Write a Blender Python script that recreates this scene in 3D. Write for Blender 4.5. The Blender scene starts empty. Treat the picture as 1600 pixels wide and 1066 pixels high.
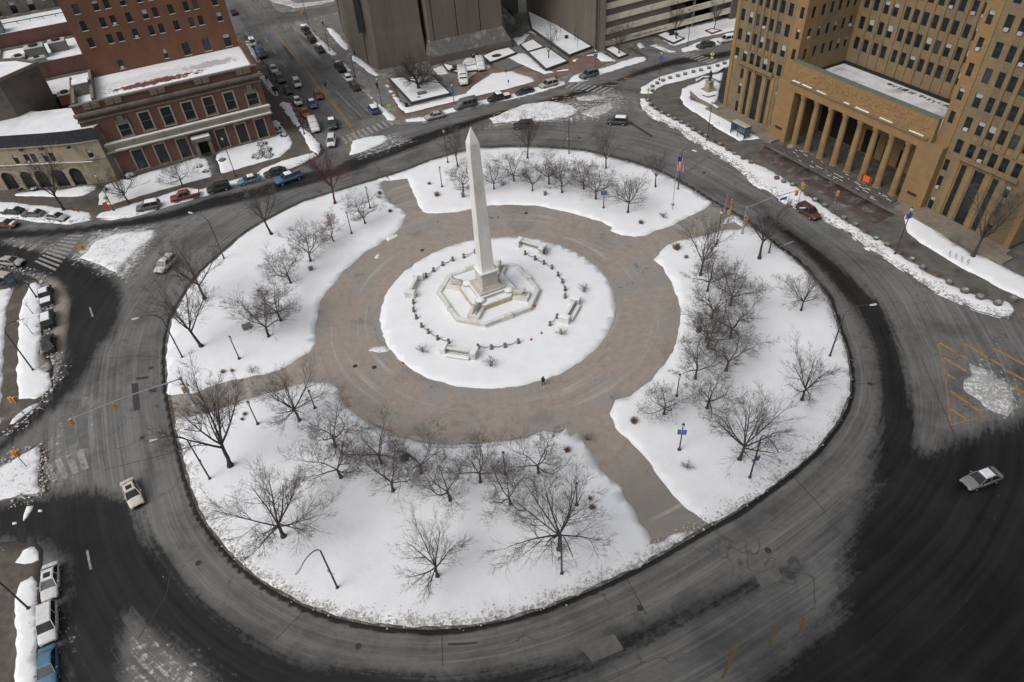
import bpy, bmesh, math, random
import numpy as np
from mathutils import Vector, Matrix, noise
from mathutils.geometry import delaunay_2d_cdt
random.seed(7)
SC = bpy.context.scene
COL = SC.collection
# ---------------------------------------------------------------- camera, sky, sun, exposure
FPX, PITCH, ROLL, CAMH = 1086.0, math.radians(42.45), math.radians(-4.6), 70.0
_c, _s = math.cos(PITCH), math.sin(PITCH)
FW = Vector((0, _c, -_s)); _up = Vector((0, _s, _c)); _rt = Vector((1, 0, 0))
RT = _rt*math.cos(ROLL) + _up*math.sin(ROLL)
UP = -_rt*math.sin(ROLL) + _up*math.cos(ROLL)
cam = bpy.data.cameras.new('camera'); camo = bpy.data.objects.new('camera', cam); COL.objects.link(camo)
M = Matrix((RT, UP, -FW)).transposed().to_4x4(); M.translation = Vector((0, 0, CAMH)); camo.matrix_world = M
cam.sensor_width = 36; cam.lens = FPX/1600*36; cam.clip_start = .1; cam.clip_end = 4000
SC.camera = camo
w = bpy.data.worlds.new('World'); SC.world = w; w.use_nodes = True
nt = w.node_tree; bg = nt.nodes['Background']
sky = nt.nodes.new('ShaderNodeTexSky'); sky.sky_type = 'NISHITA'; sky.sun_disc = False
SUN_EL, SUN_ROT = math.radians(48), math.radians(235)
sky.sun_elevation = SUN_EL; sky.sun_rotation = SUN_ROT; sky.air_density = 1.0; sky.dust_density = 5.0; sky.ozone_density = 1.0
hs = nt.nodes.new('ShaderNodeHueSaturation'); hs.inputs['Saturation'].default_value = .22
nt.links.new(sky.outputs[0], hs.inputs['Color']); nt.links.new(hs.outputs[0], bg.inputs[0]); bg.inputs[1].default_value = .15
sl = bpy.data.lights.new('sun', 'SUN'); sl.energy = 1.0; sl.angle = math.radians(45); sl.color = (1, .97, .93)
so = bpy.data.objects.new('sun', sl); COL.objects.link(so)
so.rotation_euler = (math.pi/2 - SUN_EL, 0, -SUN_ROT + math.pi)
SC.view_settings.view_transform = 'Standard'; SC.view_settings.look = 'None'; SC.view_settings.gamma = 1
SC.view_settings.exposure = -0.16

# ---------------------------------------------------------------- helpers
def at(u, v, z=0.0):
    d = FW*FPX + RT*(u-800) - UP*(v-533)
    t = (z-CAMH)/d.z
    return Vector((d.x*t, d.y*t, z))

def tag(o, label=None, cat=None, group=None, kind=None):
    if label: o['label'] = label
    if cat: o['category'] = cat
    if group: o['group'] = group
    if kind: o['kind'] = kind
    return o

def empty(name, loc=(0, 0, 0), rz=0.0, label=None, cat=None, group=None):
    o = bpy.data.objects.new(name, None); COL.objects.link(o)
    o.location = loc; o.rotation_euler = (0, 0, rz); o.empty_display_size = .2
    return tag(o, label, cat, group)

def link(name, me, parent=None, loc=None, rz=None):
    o = bpy.data.objects.new(name, me); COL.objects.link(o)
    if parent: o.parent = parent
    if loc is not None: o.location = loc
    if rz is not None: o.rotation_euler = (0, 0, rz)
    return o

def copy_tree(o, parent=None):
    c = o.copy(); COL.objects.link(c)
    if parent: c.parent = parent
    for ch in o.children: copy_tree(ch, c)
    return c

class MB:
    def __init__(s): s.v = []; s.f = []; s.mi = []; s.m = 0
    def quad(s, *p):
        n = len(s.v); s.v += [tuple(q) for q in p]; s.f.append(tuple(range(n, n+len(p)))); s.mi.append(s.m)
    def box(s, x0, x1, y0, y1, z0, z1, top=True, bot=True):
        n = len(s.v)
        s.v += [(x0,y0,z0),(x1,y0,z0),(x1,y1,z0),(x0,y1,z0),(x0,y0,z1),(x1,y0,z1),(x1,y1,z1),(x0,y1,z1)]
        F = [(0,1,5,4),(1,2,6,5),(2,3,7,6),(3,0,4,7)]
        if top: F.append((4,5,6,7))
        if bot: F.append((3,2,1,0))
        for f in F: s.f.append(tuple(n+i for i in f)); s.mi.append(s.m)
    def frus(s, x0, x1, y0, y1, z0, z1, dx, dy):
        n = len(s.v)
        s.v += [(x0,y0,z0),(x1,y0,z0),(x1,y1,z0),(x0,y1,z0),(x0+dx,y0+dy,z1),(x1-dx,y0+dy,z1),(x1-dx,y1-dy,z1),(x0+dx,y1-dy,z1)]
        for f in [(0,1,5,4),(1,2,6,5),(2,3,7,6),(3,0,4,7),(4,5,6,7),(3,2,1,0)]: s.f.append(tuple(n+i for i in f)); s.mi.append(s.m)
    def prism(s, pts, z0, z1, top=True):
        n = len(s.v); k = len(pts)
        z0f = z0 if callable(z0) else (lambda x, y: z0); z1f = z1 if callable(z1) else (lambda x, y: z1)
        s.v += [(x, y, z0f(x, y)) for x, y in pts] + [(x, y, z1f(x, y)) for x, y in pts]
        for i in range(k):
            j = (i+1) % k; s.f.append((n+i, n+j, n+k+j, n+k+i)); s.mi.append(s.m)
        if top:
            s.f.append(tuple(n+k+i for i in range(k))); s.mi.append(s.m)
    def tube(s, pts, r, n=8, cap=True):
        R = r if hasattr(r, '__len__') else [r]*len(pts)
        base = len(s.v); P = [Vector(p) for p in pts]
        for i, p in enumerate(P):
            d = (P[min(i+1, len(P)-1)] - P[max(i-1, 0)]).normalized()
            a = d.cross(Vector((0, 0, 1)) if abs(d.z) < .9 else Vector((1, 0, 0))).normalized(); b = d.cross(a)
            for k in range(n):
                t = 2*math.pi*k/n; s.v.append(tuple(p + (a*math.cos(t) + b*math.sin(t))*R[i]))
        for i in range(len(P)-1):
            for k in range(n):
                k2 = (k+1) % n; A = base+i*n
                s.f.append((A+k, A+n+k, A+n+k2, A+k2)); s.mi.append(s.m)
        if cap:
            s.f.append(tuple(base+k for k in range(n))); s.mi.append(s.m)
            e = base+(len(P)-1)*n; s.f.append(tuple(e+n-1-k for k in range(n))); s.mi.append(s.m)
    def lathe(s, prof, n=16, c=(0, 0), ang0=0.0):
        base = len(s.v)
        for r, z in prof:
            for k in range(n):
                t = ang0+2*math.pi*k/n; s.v.append((c[0]+r*math.cos(t), c[1]+r*math.sin(t), z))
        for i in range(len(prof)-1):
            for k in range(n):
                k2 = (k+1) % n; A = base+i*n
                s.f.append((A+k, A+k2, A+n+k2, A+n+k)); s.mi.append(s.m)
        s.f.append(tuple(base+(len(prof)-1)*n+k for k in range(n))); s.mi.append(s.m)
    def mesh(s, name, mats, smooth=False):
        me = bpy.data.meshes.new(name); me.from_pydata(s.v, [], s.f)
        if not isinstance(mats, (list, tuple)): mats = [mats]
        for m in mats: me.materials.append(m)
        if len(mats) > 1: me.polygons.foreach_set('material_index', s.mi)
        if smooth: me.polygons.foreach_set('use_smooth', [True]*len(s.f))
        me.update(); return me
    def build(s, name, mats, parent=None, loc=None, rz=None, smooth=False):
        return link(name, s.mesh(name, mats, smooth), parent, loc, rz)

# ---------------------------------------------------------------- materials
class NT:
    def __init__(s, name):
        s.mat = bpy.data.materials.new(name); s.mat.use_nodes = True; s.t = s.mat.node_tree
        s.b = s.t.nodes['Principled BSDF']
    def n(s, typ, **kw):
        nd = s.t.nodes.new(typ)
        for k, v in kw.items(): setattr(nd, k, v)
        return nd
    def l(s, a, b): s.t.links.new(a, b)
    def pos(s):
        return s.n('ShaderNodeNewGeometry').outputs['Position']
    def obj(s):
        return s.n('ShaderNodeTexCoord').outputs['Object']
    def noise(s, co, scale, detail=4, rough=.55, dist=0.0):
        nd = s.n('ShaderNodeTexNoise'); nd.inputs['Scale'].default_value = scale; nd.inputs['Detail'].default_value = detail
        nd.inputs['Roughness'].default_value = rough; nd.inputs['Distortion'].default_value = dist
        s.l(co, nd.inputs['Vector']); return nd.outputs['Fac']
    def scale(s, co, v):
        nd = s.n('ShaderNodeMapping'); nd.inputs['Scale'].default_value = v; s.l(co, nd.inputs['Vector']); return nd.outputs[0]
    def ramp(s, fac, a, b, lo=0.0, hi=1.0):
        nd = s.n('ShaderNodeMapRange'); nd.inputs['From Min'].default_value = a; nd.inputs['From Max'].default_value = b
        nd.inputs['To Min'].default_value = lo; nd.inputs['To Max'].default_value = hi; s.l(fac, nd.inputs['Value']); return nd.outputs[0]
    def math(s, op, a, b=None):
        nd = s.n('ShaderNodeMath', operation=op)
        for i, x in enumerate((a, b)):
            if x is None: continue
            if isinstance(x, (int, float)): nd.inputs[i].default_value = x
            else: s.l(x, nd.inputs[i])
        return nd.outputs[0]
    def mix(s, fac, a, b):
        nd = s.n('ShaderNodeMix', data_type='RGBA')
        if isinstance(fac, (int, float)): nd.inputs[0].default_value = fac
        else: s.l(fac, nd.inputs[0])
        for i, x in ((6, a), (7, b)):
            if isinstance(x, (tuple, list)): nd.inputs[i].default_value = (*x, 1)
            else: s.l(x, nd.inputs[i])
        return nd.outputs[2]
    def attr(s, name):
        nd = s.n('ShaderNodeAttribute', attribute_name=name); return nd
    def bump(s, h, strength=.3, dist=.05):
        nd = s.n('ShaderNodeBump'); nd.inputs['Strength'].default_value = strength; nd.inputs['Distance'].default_value = dist
        s.l(h, nd.inputs['Height']); s.l(nd.outputs[0], s.b.inputs['Normal'])
    def out(s, col=None, rough=.8, spec=.3, metal=0.0):
        if col is not None:
            if isinstance(col, (tuple, list)): s.b.inputs['Base Color'].default_value = (*col, 1)
            else: s.l(col, s.b.inputs['Base Color'])
        if isinstance(rough, (int, float)): s.b.inputs['Roughness'].default_value = rough
        else: s.l(rough, s.b.inputs['Roughness'])
        s.b.inputs['Specular IOR Level'].default_value = spec; s.b.inputs['Metallic'].default_value = metal
        return s.mat

def mottled(name, c1, c2, scale=1.0, rough=.85, spec=.25, c3=None, s3=.15, obj=False, metal=0.0, bump=0.0, sv=(1, 1, 1)):
    t = NT(name); p = t.obj() if obj else t.pos(); p = t.scale(p, sv)
    f = t.ramp(t.noise(p, scale, 6, .6), .32, .68)
    c = t.mix(f, c1, c2)
    if c3: c = t.mix(t.ramp(t.noise(p, s3, 5, .65), .52, .7), c, c3)
    if bump: t.bump(t.noise(p, scale*4, 4), .5, bump)
    return t.out(c, rough, spec, metal)

def parts(name, mat, parent, boxes, kind=None):
    out = []
    for b in boxes:
        m = MB(); (m.box if len(b) in (6, 8) else m.frus)(*b); out.append(m.build(name, mat, parent))
    return out
def brick(name, c1, c2, mortar, scale=1.0, bw=.6, bh=.2, ms=.02, ang=0.0, stain=(.03, .02, .02)):
    t = NT(name); co = t.obj()
    # brick texture works in XY: use (x+y, z)
    sp = t.n('ShaderNodeSeparateXYZ'); t.l(co, sp.inputs[0]); cb = t.n('ShaderNodeCombineXYZ')
    t.l(t.math('ADD', sp.outputs[0], sp.outputs[1]), cb.inputs[0]); t.l(sp.outputs[2], cb.inputs[1])
    b = t.n('ShaderNodeTexBrick'); t.l(cb.outputs[0], b.inputs['Vector'])
    b.inputs['Color1'].default_value = (*c1, 1); b.inputs['Color2'].default_value = (*c2, 1); b.inputs['Mortar'].default_value = (*mortar, 1)
    b.inputs['Scale'].default_value = scale; b.inputs['Brick Width'].default_value = bw; b.inputs['Row Height'].default_value = bh
    b.inputs['Mortar Size'].default_value = ms; b.inputs['Bias'].default_value = 0
    f = t.ramp(t.noise(t.scale(co, (.5, .5, .12)), 1.0, 6, .65), .5, .8, 0, .55)
    c = t.mix(f, b.outputs['Color'], stain)
    f2 = t.ramp(t.noise(t.scale(co, (1, 1, .6)), .35, 4, .6), .35, .7, 0, .35)
    c = t.mix(f2, c, tuple(min(1, x*1.5) for x in c1))
    return t.out(c, .88, .2)

MT = {}
def snow_mat(name, dirty=False, base=(.775, .785, .81)):
    t = NT(name); p = t.pos()
    c = t.mix(t.ramp(t.noise(p, .35, 5), .3, .75), base, tuple(x*.93 for x in base))
    a = t.attr('dirt').outputs['Fac']
    n1 = t.noise(p, 2.6, 8, .75); n2 = t.noise(p, .5, 5, .6)
    th = t.math('ADD', t.math('MULTIPLY', n1, .75), t.math('MULTIPLY', n2, .25))
    f = t.ramp(t.math('SUBTRACT', t.math('ADD', th, t.math('MULTIPLY', a, .15)), .5), .12, .2, 0, .75)
    c = t.mix(f, c, (.17, .155, .135))
    g = t.math('MULTIPLY', a, t.ramp(n2, .35, .65, .0, .22))
    c = t.mix(g, c, (.38, .355, .325))
    h = t.math('ADD', t.noise(p, .5, 5, .55), t.math('MULTIPLY', t.noise(p, 4, 3), .16))
    t.bump(h, .32, .3)
    return t.out(c, .7, .25)
MT['snow'] = snow_mat('snow')
MT['roofsnow'] = mottled('roof snow', (.8, .81, .83), (.7, .715, .74), .3, .7, bump=.05, c3=(.6, .61, .63), s3=.25)
MT['carsnow'] = mottled('car snow', (.8, .81, .83), (.68, .69, .71), 2, .7, bump=.04)

def road_mat():
    t = NT('asphalt'); p = t.pos()
    fl = t.attr('flow').outputs['Vector']
    st = t.noise(t.scale(fl, (1, 1, 1)), 1.0, 8, .7, .6)      # streaks along the traffic
    st2 = t.noise(t.scale(fl, (3.2, 1.3, 1.3)), 1.0, 6, .65)
    n1 = t.noise(p, .12, 6, .6, .4); n2 = t.noise(p, 1.3, 8, .7)
    v = t.math('ADD', t.math('MULTIPLY', st, .5), t.math('ADD', t.math('MULTIPLY', n1, .28), t.math('MULTIPLY', n2, .22)))
    v = t.math('ADD', v, t.math('MULTIPLY', t.math('SUBTRACT', st2, .5), .22))
    dry = t.mix(t.ramp(v, .36, .62), (.068, .067, .066), (.18, .177, .172)); dry = t.mix(t.ramp(st2, .52, .66, 0, .65), dry, (.2, .197, .19)); dry = t.mix(t.ramp(n1, .5, .35, 0, .45), dry, (.05, .049, .048))
    # dark cracks and joints
    vo = t.n('ShaderNodeTexVoronoi', feature='DISTANCE_TO_EDGE'); vo.inputs['Scale'].default_value = .09
    dn = t.n('ShaderNodeTexNoise'); dn.inputs['Scale'].default_value = .35; t.l(p, dn.inputs['Vector'])
    mx = t.n('ShaderNodeMix', data_type='VECTOR'); mx.inputs[0].default_value = .55
    sc = t.n('ShaderNodeVectorMath', operation='SCALE'); sc.inputs['Scale'].default_value = 4; t.l(dn.outputs['Color'], sc.inputs[0])
    ad = t.n('ShaderNodeVectorMath', operation='ADD'); t.l(p, ad.inputs[0]); t.l(sc.outputs[0], ad.inputs[1]); t.l(ad.outputs[0], vo.inputs['Vector'])
    cr = t.math('MULTIPLY', t.ramp(vo.outputs['Distance'], .002, .01, .5, 0), t.ramp(n1, .45, .6))
    dry = t.mix(cr, dry, (.03, .03, .03))
    wet = t.attr('wet').outputs['Fac']
    nw = t.math('ADD', t.math('MULTIPLY', st, .45), t.math('ADD', t.math('MULTIPLY', n2, .3), t.math('MULTIPLY', st2, .25)))
    wf = t.ramp(t.math('ADD', wet, t.math('MULTIPLY', t.math('SUBTRACT', nw, .5), 1.7)), .36, .62)
    c = t.mix(wf, dry, t.mix(t.ramp(t.math('ADD', t.math('MULTIPLY', st, .6), t.math('MULTIPLY', n1, .4)), .4, .62), (.007, .007, .0075), (.024, .024, .024)))
    du = t.attr('dust').outputs['Fac']
    df = t.ramp(t.math('ADD', du, t.math('MULTIPLY', t.math('SUBTRACT', nw, .5), 1.1)), .4, .85, 0, .9)
    c = t.mix(df, c, t.mix(n2, (.21, .185, .155), (.34, .315, .285)))
    sl_ = t.attr('slush').outputs['Fac']
    sf = t.ramp(t.math('ADD', sl_, t.math('MULTIPLY', t.math('SUBTRACT', t.math('ADD', t.math('MULTIPLY', n2, .6), t.math('MULTIPLY', st2, .4)), .5), 3.6)), .5, .95, 0, .95)
    c = t.mix(sf, c, t.mix(t.ramp(n2, .35, .65), (.24, .23, .215), (.62, .62, .62)))
    t.bump(n2, .25, .04)
    r = t.ramp(wf, 0, 1, .85, .5)
    return t.out(c, r, .22)
MT['road'] = road_mat()

def plaza_mat():
    t = NT('plaza paving'); p = t.pos()
    sp = t.n('ShaderNodeVectorMath', operation='DISTANCE'); t.l(p, sp.inputs[0]); sp.inputs[1].default_value = (-2, 85.5, 0)
    gray = t.ramp(sp.outputs['Value'], 33.5, 39, 0, .7)
    n1 = t.noise(p, .14, 6, .65, .5); n2 = t.noise(p, .9, 8, .7); n3 = t.noise(p, .06, 4)
    c = t.mix(t.ramp(n2, .3, .7), (.245, .205, .175), (.335, .288, .25))
    c = t.mix(t.ramp(n1, .47, .62, 0, .85), c, (.25, .245, .235)); c = t.mix(t.ramp(t.noise(p, .07, 8, .7, 1.0), .54, .62, 0, .6), c, (.17, .16, .145))
    c = t.mix(gray, c, (.225, .212, .19))
    c = t.mix(t.ramp(t.math('ADD', t.math('MULTIPLY', n1, .5), t.math('MULTIPLY', n2, .5)), .58, .64, 0, .9), c, (.11, .104, .095))
    fl = t.attr('flow').outputs['Vector']
    st = t.noise(t.scale(fl, (1.8, .6, .6)), 1.0, 5, .6)
    c = t.mix(t.math('MULTIPLY', t.ramp(st, .57, .65, 0, .5), t.ramp(n1, .38, .55)), c, (.44, .42, .4))
    c = t.mix(t.ramp(st, .4, .34, 0, .3), c, (.2, .175, .15))
    b = t.n('ShaderNodeTexBrick'); t.l(p, b.inputs['Vector']); b.inputs['Color1'].default_value = (1, 1, 1, 1); b.inputs['Color2'].default_value = (.86, .86, .87, 1); b.inputs['Mortar'].default_value = (.55, .55, .55, 1)
    b.inputs['Scale'].default_value = 1; b.inputs['Brick Width'].default_value = 3.2; b.inputs['Row Height'].default_value = 3.2; b.inputs['Mortar Size'].default_value = .035; b.offset = 0
    mu = t.n('ShaderNodeMix', data_type='RGBA', blend_type='MULTIPLY'); mu.inputs[0].default_value = .22; t.l(c, mu.inputs[6]); t.l(b.outputs['Color'], mu.inputs[7]); c = mu.outputs[2]
    t.bump(n2, .2, .03)
    return t.out(c, t.ramp(n1, .45, .62, .85, .5), .25)
MT['plaza'] = plaza_mat()
MT['concrete'] = mottled('pavement concrete', (.19, .185, .175), (.115, .113, .105), .9, .85, c3=(.27, .265, .25), s3=.3)
MT['brickwalk'] = mottled('brick walk', (.13, .088, .075), (.19, .125, .105), 1.5, .85, c3=(.2, .185, .175), s3=.35)
MT['brownwalk'] = mottled('brown walk', (.115, .098, .085), (.075, .065, .056), 1.1, .85, c3=(.16, .14, .12), s3=.3)
MT['darkpave'] = mottled('dark plaza paving', (.085, .08, .074), (.14, .134, .122), .5, .8, c3=(.05, .048, .045), s3=.18)
MT['gravelly'] = mottled('gritty verge', (.2, .18, .15), (.11, .1, .085), 1.4, .9, c3=(.5, .49, .47), s3=.5)
MT['white_paint'] = mottled('white road paint', (.36, .35, .33), (.17, .165, .158), 1.6, .8, c3=(.11, .11, .105), s3=.9)
MT['yellow_paint'] = mottled('yellow road paint', (.36, .19, .045), (.22, .13, .045), 2.2, .8, c3=(.09, .08, .07), s3=1.0)
MT['bark'] = mottled('bark', (.04, .035, .03), (.07, .062, .055), 5, .95, obj=True)
MT['twig_fine'] = mottled('fine twigs', (.1, .088, .08), (.15, .132, .12), 3, .95, obj=True)
MT['twig'] = mottled('twigs', (.05, .042, .037), (.075, .065, .058), 3, .95, obj=True)
MT['twig_reflection'] = mottled('twigs with red reflection tint', (.13, .05, .048), (.09, .05, .045), 3, .95, obj=True)  # red window reflection painted into the twig colour
MT['bark_reflection'] = mottled('bark with red reflection tint', (.12, .045, .04), (.08, .04, .036), 4, .95, obj=True)  # bark colour carries the same painted reflection tint
MT['bark_green'] = mottled('mossy bark', (.085, .09, .045), (.06, .06, .04), 4, .95, obj=True)
MT['steel'] = mottled('dark painted steel', (.035, .038, .042), (.055, .058, .06), 6, .5, .4, obj=True)
MT['galv'] = mottled('galvanised steel', (.27, .29, .32), (.34, .36, .39), 4, .5, .5, obj=True, metal=.3)
MT['lamphead'] = mottled('lamp head grey', (.55, .58, .6), (.45, .48, .5), 6, .4, .5, obj=True)
MT['black'] = NT('black').out((.012, .012, .013), .5, .4)
MT['rubber'] = NT('rubber').out((.014, .014, .014), .85, .2)
def glassy(name, c, r=.12, spec=.6):
    t = NT(name); t.out(t.mix(t.ramp(t.noise(t.obj(), .9, 2), .35, .7), c, tuple(x*2.2+.004 for x in c)), r, spec); return t.mat
MT['pane'] = glassy('window pane', (.008, .01, .012), .3, .35)
MT['pane2'] = glassy('window pane pale', (.03, .034, .038), .3, .35)
MT['carglass'] = glassy('car glass', (.012, .014, .016), .15, .5)
def paint(name, c, grime=.35):
    t = NT(name); p = t.obj()
    f = t.ramp(t.noise(p, 2.2, 6, .65), .45, .75, 0, grime)
    sp = t.n('ShaderNodeSeparateXYZ'); t.l(p, sp.inputs[0])
    lowf = t.ramp(sp.outputs[2], .75, .25, 0, .6)
    cc = t.mix(f, c, (.2, .19, .175)); cc = t.mix(t.math('MULTIPLY', lowf, t.ramp(t.noise(p, 3, 4), .3, .6)), cc, (.17, .16, .145))
    return t.out(cc, .45, .4)

# ---------------------------------------------------------------- geometry of polygons
def sdf(P, poly):
    P = np.asarray(P, float); V = np.asarray(poly, float); n = len(V)
    d = np.full(len(P), 1e18); ins = np.zeros(len(P), bool)
    for i in range(n):
        a = V[i]; b = V[(i+1) % n]; e = b-a; wv = P-a
        t = np.clip((wv@e)/max(e@e, 1e-9), 0, 1); q = wv-np.outer(t, e); d = np.minimum(d, (q**2).sum(1))
        c = ((a[1] <= P[:, 1]) & (b[1] > P[:, 1])) | ((b[1] <= P[:, 1]) & (a[1] > P[:, 1]))
        with np.errstate(divide='ignore', invalid='ignore'):
            xi = a[0]+(P[:, 1]-a[1])/(b[1]-a[1])*(b[0]-a[0])
        ins ^= c & (P[:, 0] < xi)
    d = np.sqrt(d); return np.where(ins, -d, d)
def dline(P, line):
    P = np.asarray(P, float); V = np.asarray(line, float); d = np.full(len(P), 1e18)
    for i in range(len(V)-1):
        a = V[i]; e = V[i+1]-a; wv = P-a; t = np.clip((wv@e)/max(e@e, 1e-9), 0, 1)
        d = np.minimum(d, ((wv-np.outer(t, e))**2).sum(1))
    return np.sqrt(d)
def W2(px): return [tuple(at(u, v)[:2]) for u, v in px]
def flowvec(P):
    c = np.array([-2.0, 85.5]); q = P-c; r = np.hypot(q[:, 0], q[:, 1])+1e-6
    return np.stack([r*.55, q[:, 0]/r*1.6, q[:, 1]/r*1.6], 1)
def setattrs(me, P, dct):
    for k, a in dct.items():
        if a.ndim == 2:
            at_ = me.attributes.new(k, 'FLOAT_VECTOR', 'POINT'); at_.data.foreach_set('vector', np.ascontiguousarray(a, np.float32).ravel())
        else:
            at_ = me.attributes.new(k, 'FLOAT', 'POINT'); at_.data.foreach_set('value', np.ascontiguousarray(a, np.float32))
def densify(poly, step, jit, seed=0.0):
    out = []; n = len(poly)
    for i in range(n):
        a = Vector((*poly[i], 0)); b = Vector((*poly[(i+1) % n], 0)); L = (b-a).length; k = max(1, int(L/step))
        for j in range(k): out.append(a.lerp(b, j/k))
    if jit:
        o2 = []
        for p in out:
            q = Vector((p.x*.55, p.y*.55, seed)); q2 = Vector((p.x*2.1, p.y*2.1, seed+9))
            o2.append(Vector((p.x+jit*(noise.noise(q)+.5*noise.noise(q2)), p.y+jit*(noise.noise(q+Vector((31, 7, 3)))+.5*noise.noise(q2+Vector((5, 17, 3)))), 0)))
        out = o2
    return [(p.x, p.y) for p in out]
def patch(name, poly, z0, h, mat, jit=.25, step=.6, res=1.2, lump=.05, skirt=None, edge=.6, dirt=None, flow=False, kind='structure', label=None, cat=None, group=None, dirtall=0.0):
    """a raised ground sheet: outline in metres, base z0, thickness h, soft edge"""
    D = densify(poly, step, jit, z0*17+len(poly))
    xs = [p[0] for p in D]; ys = [p[1] for p in D]; inner = []
    if res:
        gx = np.arange(min(xs), max(xs), res); gy = np.arange(min(ys), max(ys), res); G = np.stack(np.meshgrid(gx, gy), -1).reshape(-1, 2)
        G = G+np.random.RandomState(3).uniform(-.3, .3, G.shape)*res
        s = sdf(G, D); G = G[s < -.35*min(res, .8)]; inner = [tuple(g) for g in G]
        if edge:
            pass
    n = len(D); co = [Vector(p) for p in D]+[Vector(p) for p in inner]
    r = delaunay_2d_cdt(co, [(i, (i+1) % n) for i in range(n)], [], 1, 1e-4)
    P = np.array([tuple(v) for v in r[0]]); d = np.maximum(0, -sdf(P, D))
    z = z0+h*(1-np.exp(-(d+.02)/max(edge, 1e-3))) if edge else np.full(len(P), z0+h)
    if lump: z = z+lump*np.array([noise.noise(Vector((p[0]*.35, p[1]*.35, 2.0)))*1.4+noise.noise(Vector((p[0]*1.1, p[1]*1.1, 5.0)))*.5 for p in P])*np.minimum(1, d/1.5)
    bm = bmesh.new(); vs = [bm.verts.new((p[0], p[1], zz)) for p, zz in zip(P, z)]
    for f in r[2]:
        try: bm.faces.new([vs[i] for i in f])
        except Exception: pass
    bmesh.ops.recalc_face_normals(bm, faces=bm.faces)
    for f in bm.faces:
        if f.normal.z < 0: f.normal_flip()
        f.smooth = True
    be = [e for e in bm.edges if e.is_boundary]
    ex = bmesh.ops.extrude_edge_only(bm, edges=be)
    for v in [g for g in ex['geom'] if isinstance(g, bmesh.types.BMVert)]: v.co.z = (z0 if skirt is None else skirt)-.03
    loose = [v for v in bm.verts if not v.link_faces]
    bmesh.ops.delete(bm, geom=loose, context='VERTS')
    me = bpy.data.meshes.new(name); bm.to_mesh(me); bm.free(); me.materials.append(mat)
    Q = np.array([v.co[:2] for v in me.vertices]); dd = {}
    a = np.full(len(Q), float(dirtall))
    if dirt:
        for line, wd, amt in dirt: a = np.maximum(a, amt*np.clip(1-dline(Q, line)/wd, 0, 1))
    dd['dirt'] = a
    if flow: dd['flow'] = flowvec(Q)
    setattrs(me, Q, dd)
    return tag(link(name, me), label, cat, group, kind)
# ---------------------------------------------------------------- the ground: outlines traced in photo pixels, laid on z = 0
ISL = W2([(258,560),(260,532),(267,500),(280,475),(295,450),(312,427),(350,392),(375,370),(400,353),(437,333),(475,314),(525,299),(575,284),(625,269),(675,250),(725,236),(750,231),(800,229),(850,230),(912,235),(975,250),(1025,265),(1062,284),(1087,299),(1115,317),(1150,336),(1170,349),(1199,374),(1212,384),(1237,401),(1260,422),(1275,439),(1295,467),(1305,492),(1317,530),(1325,550),(1330,590),(1329,615),(1322,639),(1307,666),(1275,706),(1237,739),(1200,766),(1150,802),(1100,829),(1075,844),(1037,866),(1000,886),(950,911),(925,922),(900,932),(850,952),(800,966),(775,973),(725,981),(675,984),(625,982),(575,976),(525,965),(475,947),(425,920),(400,903),(375,884),(350,857),(325,825),(310,800),(304,784),(291,746),(282,709),(272,669),(260,604)])
WETP = [W2(p) for p in [
 [(107,400),(125,405),(160,425),(185,447),(190,467),(185,505),(172,534),(160,534),(140,571),(120,604),(82,639),(40,674),(0,709),(-90,740),(-90,705),(0,690),(20,670),(70,630),(97,590),(105,554),(92,500),(105,480),(100,450),(85,435),(60,428),(0,412),(-80,405),(-80,380),(0,376),(60,385),(90,400)],
 [(-90,372),(0,358),(60,357),(130,352),(200,342),(260,330),(330,308),(400,292),(470,270),(520,262),(560,240),(640,215),(700,195),(760,178),(850,155),(920,135),(960,125),(1000,108),(1050,92),(1140,78),(1260,55),(1260,66),(1140,90),(1050,104),(985,124),(960,134),(850,168),(760,188),(700,212),(640,236),(560,266),(480,292),(400,312),(330,328),(260,347),(200,357),(130,366),(60,372),(0,377),(-90,390)],
 [(-90,790),(0,788),(75,777),(140,763),(200,785),(225,837),(262,875),(300,925),(350,962),(400,1000),(475,1030),(550,1040),(700,1062),(900,1030),(950,1000),(1050,955),(1150,915),(1250,880),(1250,892),(1100,955),(1000,1010),(900,1060),(750,1100),(360,1100),(300,1032),(275,1012),(225,975),(200,955),(190,1000),(188,1120),(105,1120),(100,1000),(98,880),(70,850),(0,845),(-90,845)],
 [(1200,335),(1225,350),(1275,387),(1312,417),(1350,452),(1375,480),(1390,517),(1400,559),(1405,609),(1410,650),(1430,700),(1450,705),(1600,650),(1800,600),(1900,1200),(1150,1120),(1200,1050),(1300,970),(1320,900),(1315,880),(1350,760),(1375,680),(1375,609),(1370,559),(1355,517),(1335,480),(1315,452),(1285,417),(1250,387),(1210,358),(1190,345)],
 [(375,50),(389,55),(400,80),(425,112),(435,130),(470,180),(505,228),(525,215),(548,200),(480,110),(430,52),(380,0),(352,0)],
 [(440,58),(548,194),(575,190),(603,190),(560,140),(510,95),(455,50)],
 [(380,20),(522,4),(522,20),(465,36),(380,48)],
 [(1200,335),(1225,350),(1275,387),(1312,417),(1350,452),(1378,480),(1394,517),(1408,559),(1420,609),(1430,660),(1435,720),(1360,740),(1378,680),(1376,609),(1370,559),(1355,517),(1335,480),(1310,452),(1280,417),(1250,387),(1210,358),(1190,345)],
]]
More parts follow.
